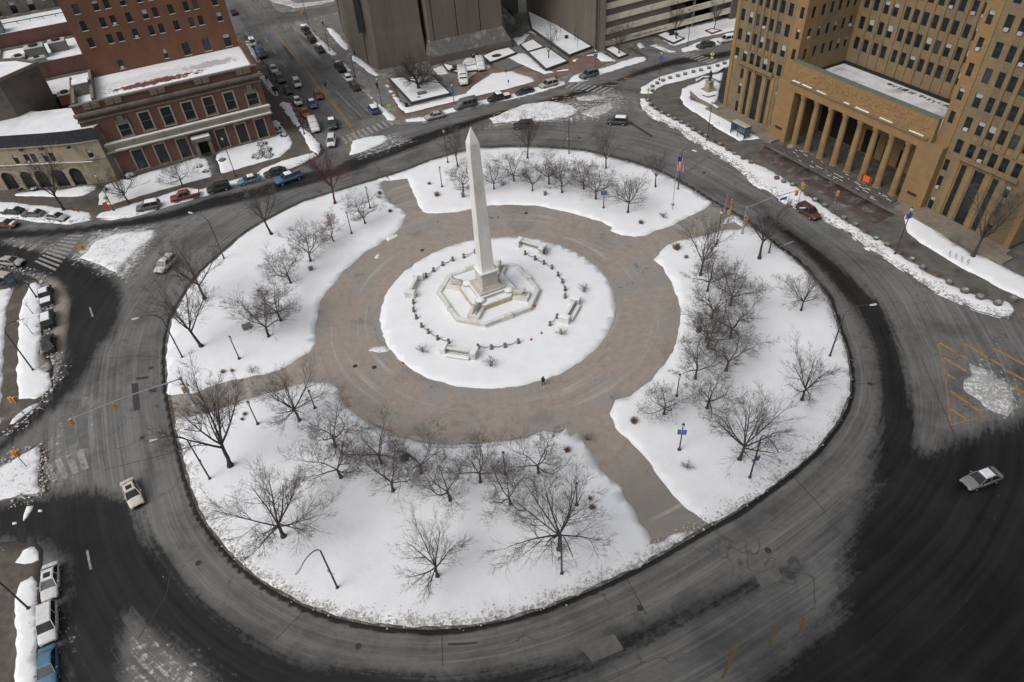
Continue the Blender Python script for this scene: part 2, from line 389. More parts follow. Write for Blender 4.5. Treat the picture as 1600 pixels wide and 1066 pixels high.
SLP = [(W2(p), a) for p, a in [
 ([(100,405),(125,385),(145,360),(250,350),(235,390),(205,440),(185,440),(150,425)], 1.0),
 ([(0,372),(60,378),(95,385),(85,396),(40,390),(0,380)], .9),
 ([(-50,362),(-50,372),(0,372),(0,366)], .5),
 ([(740,205),(770,185),(850,160),(960,140),(985,150),(975,172),(935,190),(860,195),(790,200)], .75),
 ([(545,245),(548,218),(620,208),(655,220),(600,240),(560,252)], .8),
 ([(1495,590),(1510,560),(1545,560),(1600,600),(1610,640),(1590,660),(1530,645)], .75),
 ([(192,960),(230,975),(300,1020),(380,1080),(350,1120),(185,1120)], .62),
 ([(60,690),(90,640),(145,600),(150,690),(140,755),(70,770)], .42),
 ([(108,960),(112,940),(122,960),(120,1030),(112,1020)], .7),
 ([(905,175),(960,150),(975,165),(960,185),(920,190)], .6),
]]
DUP = [(W2(p), a) for p, a in [
 ([(60,425),(95,440),(112,470),(108,510),(100,560),(80,610),(60,640),(45,640),(80,560),(66,470),(40,430)], .85),
 ([(0,365),(82,380),(110,400),(60,400),(0,385)], .55),
 ([(463,28),(475,36),(466,52),(535,120),(520,100),(545,125),(500,95),(470,70),(455,45)], .8),
 ([(150,425),(180,440),(200,450),(230,395),(260,360),(300,335),(330,330),(300,350),(240,420),(200,470)], .5),
 ([(120,370),(170,372),(150,400),(120,402)], .6),
 ([(62,860),(75,880),(70,1060),(62,1060)], .6),
 ([(1200,850),(1320,900),(1300,960),(1250,990),(1170,1040),(1140,1066),(1050,1066),(1050,1000),(1130,930)], .3),
 ([(60,700),(145,600),(165,620),(140,760),(70,770)], .55),
 ([(1000,150),(980,150),(985,180),(1020,200),(1100,250),(1150,290),(1120,285),(1050,225)], .5),
]]
def build_road():
    xs = np.concatenate([[-1800, -900, -500, -300, -220], np.arange(-175, 150.1, .75), [190, 280, 500, 900, 1800]])
    ys = np.concatenate([[-1500, -600, -200, -60, -10, 10], np.arange(24, 262, .75), [285, 350, 500, 900, 2500]])
    X, Y = np.meshgrid(xs, ys); P = np.stack([X.ravel(), Y.ravel()], 1); nx, ny = len(xs), len(ys)
    idx = np.arange(nx*ny).reshape(ny, nx); F = np.stack([idx[:-1, :-1], idx[:-1, 1:], idx[1:, 1:], idx[1:, :-1]], -1).reshape(-1, 4)
    me = bpy.data.meshes.new('road'); me.from_pydata(np.c_[P, np.zeros(len(P))].tolist(), [], F.tolist()); me.materials.append(MT['road'])
    soft = lambda d, k: np.clip(.5-d/k, 0, 1)
    di = sdf(P, ISL)
    wet = np.zeros(len(P))
    for k, p in enumerate(WETP): wet = np.maximum(wet, soft(sdf(P, p), 9.0 if k == 3 else (6.5 if k in (0, 2) else 4.0))*(.8 if k == 1 else (1.0 if k not in (4, 5, 6) else .42)))
    wet = np.maximum(wet, np.where(di > -1, np.clip(1.25-di/.75, 0, 1), 0))
    slush = np.zeros(len(P)); dust = np.zeros(len(P))
    for p, a in SLP: slush = np.maximum(slush, .8*a*soft(sdf(P, p), 4))
    for p, a in DUP: dust = np.maximum(dust, a*soft(sdf(P, p), 2.5))
    dust = np.maximum(dust, .33*np.clip(1-np.abs(di-2.0)/1.2, 0, 1))
    fl = np.stack([di*.8, *(flowvec(P)[:, 1:].T)], 1)
    # streaks run along the side streets too
    for p, ang in ((W2([(350,-60),(375,50),(505,235),(610,190),(470,30),(430,-60)]), 113),):
        a = math.radians(ang); al = P@np.array([math.cos(a), math.sin(a)]); ac = P@np.array([-math.sin(a), math.cos(a)])
        ins = sdf(P, p) < 0; fl[ins] = np.stack([ac*.9, al*.04, al*0], 1)[ins]
    setattrs(me, P, {'wet': wet, 'slush': slush, 'dust': dust, 'flow': fl})
    tag(link('road', me), kind='structure')
build_road()
JD = dict(jit=.12, step=1.2, res=2.5, lump=0, edge=0)
def slab(name, px, mat, h=.13, z0=0.0, world=False, flow=False):
    return patch(name, px if world else W2(px), z0, h, MT[mat], skirt=-.05, flow=flow, **JD)
slab('island_paving', ISL, 'plaza', .12, world=True, flow=True)
def kerb(line, wd, h, mat, name='kerb'):
    n = len(line); P = [Vector((*q, 0)) for q in line]; mb = MB(); I = []
    for i in range(n):
        d = (P[(i+1) % n]-P[i-1]).normalized(); I.append(P[i]+Vector((d.y, -d.x, 0))*wd)
    for i in range(n):
        j = (i+1) % n; mb.quad((P[i].x, P[i].y, -.02), (P[j].x, P[j].y, -.02), (P[j].x, P[j].y, h), (P[i].x, P[i].y, h)); mb.quad((P[i].x, P[i].y, h), (P[j].x, P[j].y, h), (I[j].x, I[j].y, h), (I[i].x, I[i].y, h))
    tag(mb.build(name, MT[mat]), kind='structure')
MT['kerbstone'] = mottled('wet kerb stone', (.06, .057, .053), (.1, .095, .088), 1.5, .8, c3=(.3, .29, .28), s3=.8)
kerb([(-1.85+(x+1.85)*1.001, 85.5+(y-85.5)*1.001) for x, y in ISL], .42, .137, 'kerbstone')
OUT = ISL+[ISL[0]]
DL = [(OUT, 2.9, 1.25)]
def snow(px, z0=.12, h=.16, jit=.28, dirt=None, name='snow_lawn', res=1.2, dirtall=0.0, edge=.6, lump=.05, step=.6):
    if name != 'snow_lawn': dirtall *= 2.6
    return patch(name, W2(px), z0, h, MT['snow'], jit=jit, step=step, res=res, skirt=-.05 if z0 < .1 else None, dirt=dirt, dirtall=dirtall, edge=edge, lump=lump)
i_ = lambda a, b: [(x, y) for x, y in a][b]
# upper, left, lower and right quadrants of the island, and the inner disc
snow([(640,290),(648,305),(653,320),(660,332),(682,335),(715,332),(737,327),(767,322),(800,321),(837,322),(862,327),(895,334),(920,342),(940,348),(956,356),(952,362),(972,368),(990,372),(1012,368),(1025,361),(1050,353),(1075,340),(1100,328),(1112,318),(1087,301),(1062,286),(1025,267),(975,252),(912,237),(850,232),(800,231),(750,233),(725,238),(675,252),(625,271),(604,277),(610,283),(637,280)], dirt=[(OUT, 1.3, .5)])
snow([(592,290),(597,293),(603,310),(615,322),(630,328),(635,335),(632,345),(628,355),(615,367),(600,377),(575,393),(558,407),(540,422),(527,440),(510,457),(500,475),(496,495),(493,520),(494,534),(487,549),(462,564),(437,579),(412,585),(399,587),(362,596),(325,606),(300,616),(264,619),(262,604),(260,566),(262,532),(269,500),(282,475),(297,450),(314,427),(352,393),(377,371),(402,354),(437,335),(475,316),(525,301),(575,286),(606,276),(612,284),(600,283)], dirt=[(OUT, 1.6, .55)])
snow([(272,657),(325,647),(370,632),(382,626),(400,622),(437,612),(462,603),(495,597),(520,601),(532,609),(530,622),(540,634),(560,652),(590,669),(625,684),(662,693),(700,696),(750,695),(800,689),(825,684),(850,675),(875,678),(887,669),(890,684),(900,677),(920,702),(937,734),(952,749),(972,764),(977,779),(992,799),(997,817),(1012,830),(1016,842),(1014,852),(1037,846),(1055,834),(1076,832),(1092,826),(1098,829),(1073,843),(1037,864),(1000,884),(950,909),(925,920),(900,930),(850,950),(800,964),(775,971),(725,979),(675,982),(625,980),(575,974),(525,963),(475,945),(425,918),(402,902),(377,883),(352,856),(327,824),(312,800),(306,784),(293,746),(284,709),(274,669)], dirt=DL)
snow([(1110,822),(1082,802),(1075,798),(1050,774),(1025,741),(1000,706),(980,689),(960,669),(952,646),(962,628),(985,619),(1012,599),(1037,571),(1050,551),(1057,534),(1060,517),(1064,492),(1060,472),(1050,442),(1035,419),(1021,407),(1030,397),(1042,383),(1075,374),(1112,367),(1125,362),(1157,358),(1172,353),(1197,374),(1210,384),(1235,401),(1258,422),(1273,439),(1293,467),(1303,492),(1315,530),(1323,550),(1328,590),(1327,615),(1320,639),(1305,666),(1273,706),(1235,739),(1198,766),(1150,800)], dirt=[(OUT[40:54], 5.0, .95), (OUT, 1.8, .6)])
snow([(1133,345),(1143,336),(1152,339),(1165,349),(1158,355),(1148,347),(1138,350),(1130,352)], jit=.3, res=.7, name='snow_bank', dirtall=.3)
cs = []
for k in range(60):
    a = 2*math.pi*k/60; cs.append((-1.85+18.6*math.cos(a), 85.5+18.6*math.sin(a)))
patch('snow_lawn', cs, .12, .16, MT['snow'], jit=.3, res=1.2, dirt=None)
for px in [[(528,415),(541,404),(549,408),(538,421),(529,436),(520,441)], [(545,398),(556,395),(552,401)], [(568,378),(577,376),(574,382),(566,384)], [(575,549),(584,543),(603,541),(612,548),(604,550),(590,552)], [(585,404),(592,396),(596,398),(589,406)],[(602,372),(620,366),(622,370),(606,378)]]:
    snow(px, .12, .05, .15, res=.6, name='snow_patch', edge=.4, lump=0, dirtall=.25)
# --- block with the red brick building
P1 = W2([(-110,330),(0,326),(60,331),(105,339),(142,343),(175,343),(212,335),(262,320),(325,303),(362,292),(400,283),(440,272),(475,259),(503,243),(507,235),(503,228),(492,215),(484,204),(473,183),(463,169),(452,153),(443,141),(434,130),(425,112),(408,92),(400,79),(391,66),(387,57),(374,53)])+[(-96,226),(-230,170),(-230,120)]
slab('pavement', P1, 'brownwalk', world=True)
CURB1 = W2([(0,345),(110,350),(142,343),(212,338),(325,304),(400,284),(500,245),(505,232),(452,153),(425,112)])
snow([(22,306),(30,301),(60,299),(100,297),(140,290),(152,291),(150,298),(130,307),(100,309),(60,308),(30,308)], res=.9)
snow([(-100,312),(0,315),(20,316),(60,320),(100,325),(115,328),(140,331),(145,338),(142,344),(110,351),(60,347),(0,340),(-60,340),(-110,340)], .02, .32, dirt=[(CURB1, 2.5, .9)], res=.9, name='snow_bank')
snow([(155,321),(156,304),(165,290),(180,285),(218,274),(260,262),(300,250),(320,243),(324,252),(330,266),(334,276),(320,280),(275,292),(225,306),(205,312),(195,314),(175,321)], res=1.0)
snow([(334,238),(371,227),(430,208),(427,200),(424,180),(427,181),(438,194),(452,213),(457,223),(454,233),(438,246),(403,256),(370,266),(345,273),(341,262)], res=1.0)
snow([(147,343),(152,334),(175,328),(205,319),(250,307),(275,298),(290,292),(312,296),(350,285),(400,272),(405,266),(438,252),(460,246),(490,238),(500,243),(470,259),(440,272),(400,284),(362,292),(325,305),(267,322),(212,338),(175,344)], .02, .34, dirt=[(CURB1, 1.8, .7)], res=.9, name='snow_bank')
snow([(435,165),(439,157),(456,162),(465,183),(473,199),(484,207),(502,225),(504,234),(495,246),(481,234),(473,215),(452,187)], .02, .34, dirt=[(CURB1, 1.6, .9)], res=.9, name='snow_bank')
snow([(400,112),(404,109),(416,122),(428,134),(437,152),(432,154),(418,142)], .12, .12, dirtall=.4, res=.9, name='snow_bank')
snow([(382,66),(388,62),(400,82),(408,98),(401,98),(392,84)], .12, .1, dirtall=.6, res=.9, name='snow_bank')
patch('path', W2([(324,246),(338,242),(343,256),(345,272),(330,276),(326,262)]), .12, .03, MT['darkpave'], jit=.1, res=1.5, lump=0, edge=0)
# --- block with the concrete court tower
P2 = W2([(524,21),(467,35),(460,42),(470,55),(490,70),(510,84),(525,95),(547,120),(562,135),(590,165),(605,187),(610,192),(625,195),(665,191),(700,180),(755,166),(800,157),(850,145),(887,133),(935,121),(975,108),(1012,96),(1013,89),(985,75)])+[(45,196),(60,230),(40,262),(-48,240)]
slab('pavement', P2, 'concrete', world=True)
CURB2 = W2([(460,42),(525,95),(605,187),(625,195),(700,180),(850,145),(1012,96)])
snow([(469,38),(481,38),(494,56),(514,73),(527,86),(519,89),(503,76),(484,62)], .12, .2, dirt=[(CURB2, 2, .8)], res=.9)
snow([(523,97),(531,94),(549,110),(547,115)], .12, .15, res=.8)
snow([(549,128),(556,132),(575,145),(595,165),(619,184),(617,190),(605,188),(590,166),(570,144)], .12, .2, dirt=[(CURB2, 1.5, .7)], res=.9)
snow([(510,44),(520,45),(532,56),(546,74),(542,82),(528,68),(514,52)], .12, .15, res=.8)
snow([(549,86),(556,88),(575,101),(588,113),(598,124),(590,121),(575,114),(560,101),(551,95)], .12, .15, res=.8)
snow([(601,134),(606,133),(635,168),(645,167),(706,152),(728,147),(740,134),(770,115),(800,112),(832,122),(836,128),(800,138),(720,157),(660,172),(634,179),(624,170)], .12, .13, res=1.0)
patch('brick_walk', W2([(600,124),(612,122),(634,178),(660,172),(725,156),(800,138),(838,128),(835,118),(800,112),(765,113),(735,140),(708,142),(700,130),(745,108),(790,96),(860,104),(889,92),(925,82),(950,84),(960,96),(930,108),(880,120),(860,130),(800,146),(725,164),(660,180),(632,186),(622,182)]), .12, .02, MT['brickwalk'], jit=.25, step=.8, res=2, lump=0, edge=0)
snow([(630,192),(632,187),(665,182),(700,170),(755,156),(800,147),(850,133),(872,126),(886,128),(884,133),(850,144),(800,157),(755,165),(700,180),(665,191)], .04, .3, dirt=[(CURB2, 1.0, .6)], res=.9, name='snow_bank')
snow([(884,131),(895,118),(915,113),(950,104),(990,90),(1008,88),(1013,93),(1008,97),(975,107),(935,120),(905,129)], .04, .28, dirt=[(CURB2, 1.2, .7)], res=.9, name='snow_bank')
snow([(893,95),(920,86),(940,82),(960,94),(965,97),(940,97),(925,88),(905,92),(900,97),(893,98)], .12, .1, res=.8, name='snow_bank')
snow([(812,74),(800,60),(815,58),(826,50),(838,46),(825,20),(832,26),(850,48),(880,60),(900,66),(925,78),(900,80),(830,52)], .12, .1, res=.9)
snow([(790,92),(810,84),(822,84),(850,108),(865,113),(890,106),(892,110),(850,117)], .12, .1, res=.8, name='snow_bank')
snow([(722,98),(730,90),(745,92),(756,100),(770,104),(762,110),(748,112),(738,120),(728,130),(722,112)], .12, .08, res=.8, dirtall=.35, name='snow_patch')
snow([(675,108),(700,100),(706,104),(700,116),(685,118)], .12, .08, res=.8, dirtall=.3, name='snow_patch')
P3 = W2([(418,-2),(430,14),(440,20),(462,18),(522,9),(640,-14),(600,-70),(380,-60)])
slab('pavement', P3, 'concrete', world=True)
snow([(420,-2),(426,4),(450,10),(462,14),(500,8),(522,3),(640,-18),(640,-21),(500,2),(465,6),(452,-2),(445,-12)], .12, .15, dirtall=.5, res=1.2, name='snow_bank')
# --- garage side
P4 = W2([(1018,62),(1028,73),(1042,83),(1055,85),(1073,84),(1089,79),(1142,68),(1260,42),(1230,0),(1136,28),(1016,60)])
slab('pavement', P4, 'concrete', world=True)
CURB4 = W2([(1042,84),(1089,80),(1142,69),(1260,43)])
snow([(1030,53),(1060,46),(1150,16),(1230,0),(1250,24),(1150,48),(1095,60),(1066,69),(1052,73),(1030,60)], .12, .14, res=1.1)
snow([(1062,77),(1090,66),(1145,54),(1250,30),(1256,42),(1142,67),(1089,79),(1073,83),(1064,82)], .04, .26, dirt=[(CURB4, 1.0, .5)], res=.9, name='snow_bank')
snow([(1015,72),(1025,69),(1045,78),(1060,80),(1056,84),(1042,83),(1028,76)], .04, .24, dirtall=.35, res=.8, name='snow_bank')
snow([(990,66),(998,62),(1008,74),(1000,76)], .005, .1, res=.8, dirtall=.3, name='snow_bank')
# --- courthouse plaza
P5 = W2([(1260,70),(1200,82),(1138,95),(1108,103),(1069,111),(1030,122),(1008,135),(998,144),(996,155),(1000,170),(1015,182),(1050,200),(1092,227),(1150,262),(1180,290),(1215,312),(1245,327),(1282,342),(1325,364),(1350,387),(1387,407),(1425,434),(1450,454),(1487,469),(1525,487),(1570,499),(1582,498),(1585,488),(1620,505),(1720,560)])+[(130,70),(140,130),(100,190)]
slab('pavement', P5, 'darkpave', world=True)
CURB5 = W2([(1138,96),(1069,112),(1030,123),(998,145),(996,156),(1000,171),(1050,201),(1092,228),(1150,263),(1215,313),(1282,343),(1325,365),(1387,408),(1450,455),(1525,488),(1578,500)])
snow([(1001,138),(1008,134),(1030,121),(1069,110),(1108,102),(1138,94),(1200,80),(1200,90),(1138,105),(1124,110),(1077,124),(1036,134),(1026,140),(1020,147),(1001,148)], .12, .2, res=.9, dirt=[(CURB5, .9, .4)])
snow([(998,154),(1002,154),(1017,158),(1017,166),(1040,180),(1075,197),(1100,215),(1137,234),(1175,254),(1200,265),(1220,277),(1247,294),(1275,314),(1325,349),(1375,376),(1415,404),(1460,431),(1500,451),(1537,466),(1560,472),(1575,466),(1582,482),(1578,498),(1560,497),(1525,487),(1487,469),(1450,454),(1425,434),(1387,407),(1350,387),(1325,364),(1282,342),(1245,327),(1215,312),(1180,290),(1150,262),(1092,227),(1050,200),(1015,182),(1000,170)], .06, .34, jit=.45, res=.8, lump=.16, dirt=[(CURB5, 2.2, 1.0)], name='snow_bank')
snow([(1065,140),(1077,134),(1088,131),(1087,124),(1130,112),(1121,155),(1118,162),(1098,158),(1079,150),(1079,156),(1110,167),(1140,182),(1160,196),(1180,207),(1198,215),(1180,219),(1155,221),(1142,214),(1120,202),(1100,186),(1070,167),(1063,155)], .12, .15, res=.9)
snow([(1412,344),(1414,337),(1428,337),(1450,352),(1465,362),(1517,397),(1532,399),(1600,434),(1720,500),(1720,525),(1600,468),(1562,452),(1537,437),(1500,419),(1475,404),(1435,379),(1417,364)], .12, .15, res=1.0)
# --- left blocks
P6 = W2([(-110,410),(0,418),(25,426),(57,437),(66,450),(67,480),(67,548),(76,560),(83,575),(81,600),(66,628),(40,652),(20,666),(0,682),(-110,740)])
slab('pavement', P6, 'brownwalk', world=True)
CURB6 = W2([(0,418),(57,437),(67,455),(67,548),(84,575),(81,602),(40,653),(0,683)])
snow([(50,441),(66,444),(65,467),(66,517),(62,556),(62,576),(69,581),(79,576),(80,604),(62,626),(46,624),(30,625),(27,584),(29,534),(30,492),(40,462)], .12, .16, dirt=[(CURB6, 2.4, .75)], res=.9)
snow([(-110,440),(0,454),(24,449),(20,458),(11,480),(9,530),(5,600),(2,636),(-110,680)], .12, .16, res=1.1)
snow([(15,664),(20,655),(48,634),(60,631),(62,634),(40,650),(22,663)], .12, .14, dirtall=.3, res=.8, name='snow_patch')
snow([(-60,668),(0,653),(8,655),(2,664),(-60,690)], .12, .14, dirtall=.3, res=.8, name='snow_patch')
patch('slush_verge', W2([(60,560),(66,540),(72,560),(84,574),(72,583),(64,580)]), .12, .03, MT['gravelly'], jit=.2, res=1, lump=0, edge=0)
P7 = W2([(-110,760),(0,727),(45,704),(57,695),(65,698),(67,714),(63,759),(76,768),(60,774),(25,779),(0,784),(-110,795)])
slab('traffic_island', P7, 'gravelly', world=True, h=.13)
snow([(-100,758),(0,730),(45,707),(57,698),(63,700),(64,716),(60,759),(70,768),(25,777),(0,782),(-100,792)], .12, .14, dirtall=.62, res=.8)
for px in [[(36,806),(42,791),(53,790),(50,797),(42,808),(36,815)], [(19,817),(26,815),(26,819),(20,820)], [(60,797),(66,796),(66,800),(60,800)]]:
    snow(px, .005, .1, .1, res=.5, name='snow_patch', dirtall=.25)
P8 = W2([(-110,845),(0,848),(25,847),(57,851),(64,860),(66,877),(63,895),(62,1000),(61,1180),(-110,1180)])
slab('pavement', P8, 'brownwalk', world=True)
CURB8 = W2([(57,850),(65,862),(63,895),(61,1100)])
snow([(12,856),(25,850),(56,855),(63,863),(62,876),(40,883),(23,882),(35,862),(25,856)], .12, .12, dirtall=.3, res=.6)
snow([(50,900),(58,912),(60,950),(61,1000),(60,1100),(24,1100),(24,1066),(27,1000),(24,935),(32,912)], .12, .16, dirt=[(CURB8, 1.6, .9)], res=.7)
# --- snow left on the traffic islands and hatched areas
snow([(125,403),(145,384),(150,377),(187,364),(245,359),(240,369),(220,387),(187,417),(184,428),(155,414)], .005, .22, .5, dirtall=.26, res=.8, name='snow_bank', lump=.1)
snow([(545,243),(550,221),(570,214),(600,211),(609,217),(590,228),(556,241)], .005, .28, .3, dirtall=.12, res=.8, name='snow_bank')
snow([(765,186),(800,170),(825,162),(857,158),(887,162),(905,172),(890,182),(860,187),(800,190),(770,193)], .005, .3, .45, dirtall=.3, res=.8, name='snow_bank', lump=.1)
snow([(908,178),(925,168),(955,158),(962,166),(945,178),(925,184)], .005, .2, .5, dirtall=.5, res=.8, name='snow_bank', lump=.1)
snow([(1517,569),(1532,571),(1555,588),(1572,596),(1582,620),(1588,640),(1570,650),(1545,640),(1520,622),(1502,604),(1506,596),(1517,584)], .005, .2, .6, dirtall=.5, res=.7, name='snow_bank', lump=.1)
for px in [[(900,152),(930,148),(950,152),(935,156),(905,158)], [(850,170),(880,170),(900,168),(880,176)]]:
    snow(px, .005, .08, .3, res=.7, name='snow_patch', dirtall=.5)
# dirty kerb-side stones of snow round the lower rim of the island
MT['yellow_mid'] = mottled('salted yellow paint', (.42, .22, .045), (.24, .15, .05), 2.2, .8, c3=(.08, .07, .06), s3=1.0)
MT['yellow_faded'] = mottled('worn yellow paint', (.14, .095, .045), (.1, .075, .045), 2.2, .8, c3=(.06, .055, .05), s3=1.0)
def bars(a0, a1, b0, b1, n, duty=.5, mat='white_paint', name='crosswalk'):
    A0, A1, B0, B1 = (at(*p) for p in (a0, a1, b0, b1)); mb = MB()
    for k in range(n):
        t0 = (k+.5-duty/2)/n; t1 = (k+.5+duty/2)/n
        p = [A0.lerp(A1, t0), A0.lerp(A1, t1), B0.lerp(B1, t1), B0.lerp(B1, t0)]
        mb.quad(*[(q.x, q.y, .006) for q in p])
    tag(mb.build(name, MT[mat]), kind='structure')
bars((530,215),(608,186),(538,226),(618,194), 10)
bars((893,129),(962,138),(880,137),(945,147), 8)
bars((1075,82),(1125,94),(1062,87),(1108,100), 7)
bars((108,366),(52,410),(131,366),(85,425), 10)
bars((64,728),(132,700),(78,755),(142,730), 4, .6)
def strips(mat, name, L, wd=.16, z=.006):
    mb = MB()
    for seg in L:
        P = [at(*p) for p in seg]
        for a, b in zip(P, P[1:]):
            d = (b-a).normalized(); n = Vector((-d.y, d.x, 0))*wd/2
            mb.quad(*[(q.x, q.y, z) for q in (a-n, b-n, b+n, a+n)])
    tag(mb.build(name, MT[mat]), kind='structure')
strips('yellow_paint', 'lane_marking', [[(429,51),(464,94),(498,138),(522,166),(547,198),(556,210)],[(431,50.5),(466,93.5),(500,137.5),(524,165.5),(549,197.5)],[(388,8),(402,22)],[(548,222),(545,240)]], .2)
strips('white_paint', 'lane_marking', [[(430,50),(458,44)],[(413,58),(418,66)],[(426,77),(432,84)],[(441,98),(446,105)],[(457,118),(462,125)],[(470,135),(476,143)],[(510,125),(516,133)],[(524,142),(550,168),(565,182)],[(550,150),(576,175)],[(503,206),(513,202)],[(528,199),(544,194)],[(486,71),(492,79)]], .18)
strips('yellow_paint', 'lane_marking', [[(937,133),(963,134)],[(955,128),(973,128.5)],[(975,123),(984,123)],[(897,144),(908,143)],[(880,149),(888,149)],[(895,151),(904,150)],[(862,154),(872,153)],[(833,172),(842,170)],[(792,171),(800,169)],[(776,178),(782,176)]], .45)
strips('yellow_mid', 'lane_marking', [[(1465,534),(1512,561)],[(1475,559),(1510,580)],[(1502,534),(1566,572)],[(1573,579),(1640,615)],[(1548,542),(1640,590)],[(1485,611),(1535,646)],[(1485,639),(1510,655)],[(1577,601),(1640,636)],[(1480,585),(1492,592)]], .4)
strips('yellow_mid', 'lane_marking', [[(1465,534),(1478,590),(1485,664),(1540,650)]], .15)
strips('yellow_faded', 'lane_marking', [[(1152,1010),(1128,1060)],[(1256,965),(1250,990)],[(1212,975),(1200,1010)]], .3)
strips('yellow_paint', 'lane_marking', [[(120,383),(130,390)],[(126,380),(132,388)],[(148,386),(155,389)]], .6)
strips('white_paint', 'lane_marking', [[(1218,386),(1240,377)],[(136,860),(142,890)],[(140,480),(145,495)]], .25)

# clods of ploughed snow along the kerbs
def clods(name, line, n, spread, size, mat, seed, z=.1, inside=0.0):
    r = random.Random(seed); P = [Vector((*q, 0)) for q in line]; Ls = [(b-a).length for a, b in zip(P, P[1:])]; T = sum(Ls); mb = MB()
    ico = [(0,0,1),(.9,0,.3),(.28,.85,.3),(-.72,.53,.3),(-.72,-.53,.3),(.28,-.85,.3),(.5,.4,-.6),(-.5,.4,-.6),(0,-.7,-.6)]
    fc = [(0,1,2),(0,2,3),(0,3,4),(0,4,5),(0,5,1),(1,6,2),(2,7,3),(3,7,4),(4,8,5),(5,8,1),(1,8,6),(2,6,7),(4,7,8)]
    for k in range(n):
        t = r.random()*T; i = 0
        while t > Ls[i] and i < len(Ls)-1: t -= Ls[i]; i += 1
        d = (P[i+1]-P[i]).normalized(); nn = Vector((-d.y, d.x, 0)); p = P[i]+d*t+nn*(abs(r.gauss(0, spread))*(1 if r.random() < .93 else -.35)+inside); s = size*(.35+r.random()**2.2*1.4); a = r.random()*6.28; b = len(mb.v)
        for v in ico:
            x = v[0]*s*(.7+.6*r.random()); y = v[1]*s*(.7+.6*r.random()); mb.v.append((p.x+x*math.cos(a)-y*math.sin(a), p.y+x*math.sin(a)+y*math.cos(a), z+v[2]*s*.6))
        for f in fc: mb.f.append(tuple(b+q for q in f)); mb.mi.append(0)
    tag(mb.build(name, MT[mat]), kind='stuff')
MT['clod'] = mottled('dirty snow clods', (.62, .61, .6), (.3, .28, .25), 3.5, .8, c3=(.12, .105, .09), s3=1.2)
clods('snow_clods', ISL[38:66][::-1], 1500, .9, .09, 'clod', 1, .22, .3)
clods('snow_clods', ISL[20:40][::-1], 600, .8, .09, 'clod', 2, .22, .3)
clods('snow_clods', CURB5[5:], 1500, .9, .15, 'clod', 3, .34, .3)
clods('snow_clods', CURB1, 500, .5, .12, 'clod', 4, .3, .3)
clods('snow_clods', CURB6, 500, .8, .16, 'clod', 5, .25, .2)
0 and clods('snow_clods', [tuple(q) for q in W2([(125,403),(187,364),(245,360),(187,425),(125,403)])], 420, 1.6, .17, 'clod', 6, .1)
clods('snow_clods', W2([(770,190),(860,186),(960,165),(900,150),(800,168),(770,190)]), 260, 1.8, .13, 'clod', 7, .1)
0 and clods('snow_clods', W2([(1505,600),(1545,640),(1590,650),(1585,605),(1535,572),(1505,600)]), 420, 1.2, .14, 'clod', 8, .08)
clods('snow_clods', W2([(0,730),(57,698),(66,716),(62,760),(70,770),(20,780)]), 300, .8, .12, 'clod', 9, .22)

# repaired strips, patches and covers in the road
MT['patch_dark'] = mottled('tar patch', (.035, .034, .033), (.055, .053, .051), 1.2, .8); MT['patch_pale'] = mottled('worn concrete patch', (.15, .145, .14), (.1, .098, .094), .8, .85)
for px, m_ in [([(118,640),(136,634),(139,700),(124,702)], 'patch_pale'), ([(96,650),(112,646),(120,690),(104,700)], 'patch_pale'), ([(205,600),(216,598),(219,640),(209,642)], 'patch_dark'), ([(232,607),(244,606),(245,613),(233,614)], 'patch_dark'), ([(212,590),(232,588),(232,592),(213,594)], 'patch_dark'),
              ([(700,1005),(745,1003),(746,1006),(701,1009)], 'patch_dark'), ([(1330,470),(1345,490),(1342,492),(1327,472)], 'patch_dark'), ([(985,190),(1020,212),(1018,215),(983,193)], 'patch_dark'), ([(1180,900),(1215,885),(1222,905),(1190,918)], 'patch_pale'), ([(905,1010),(960,990),(975,1015),(925,1035)], 'patch_pale'), ([(1440,585),(1452,583),(1455,625),(1442,628)], 'patch_pale'), ([(440,72),(447,71),(462,92),(455,94)], 'patch_dark')]:
    mb = MB(); mb.prism(densify(W2(px), .5, .06, 2), -.02, .005); tag(mb.build('road_patch', MT[m_]), kind='structure')
MT['cover'] = mottled('iron cover', (.03, .03, .03), (.05, .05, .05), 5, .6)
for u, v in [(222,684),(236,575),(310,880),(560,1010),(1000,950),(1360,600),(1100,270),(905,215),(500,300),(700,222),(455,110),(530,165),(1200,860),(180,520)]:
    p = at(u, v); mb = MB(); mb.lathe([(.36, -.01), (.36, .008), (.3, .01)], 16); tag(mb.build('manhole_cover', MT['cover'], None, (p.x, p.y, 0)), kind='structure')
strips('patch_dark', 'tar_seal', [[(215,1000),(260,930),(270,870)],[(470,960),(430,1000)],[(690,990),(692,1040)],[(980,905),(1010,960)],[(1240,745),(1290,800)],[(1330,600),(1370,600)],[(272,560),(215,556),(170,560)],[(300,700),(240,715),(160,735)],[(255,500),(210,480)],[(1060,280),(1100,250)],[(880,230),(885,205)],[(1290,440),(1330,425)],[(600,278),(585,255)],[(1440,560),(1500,700)]], .09, .004)
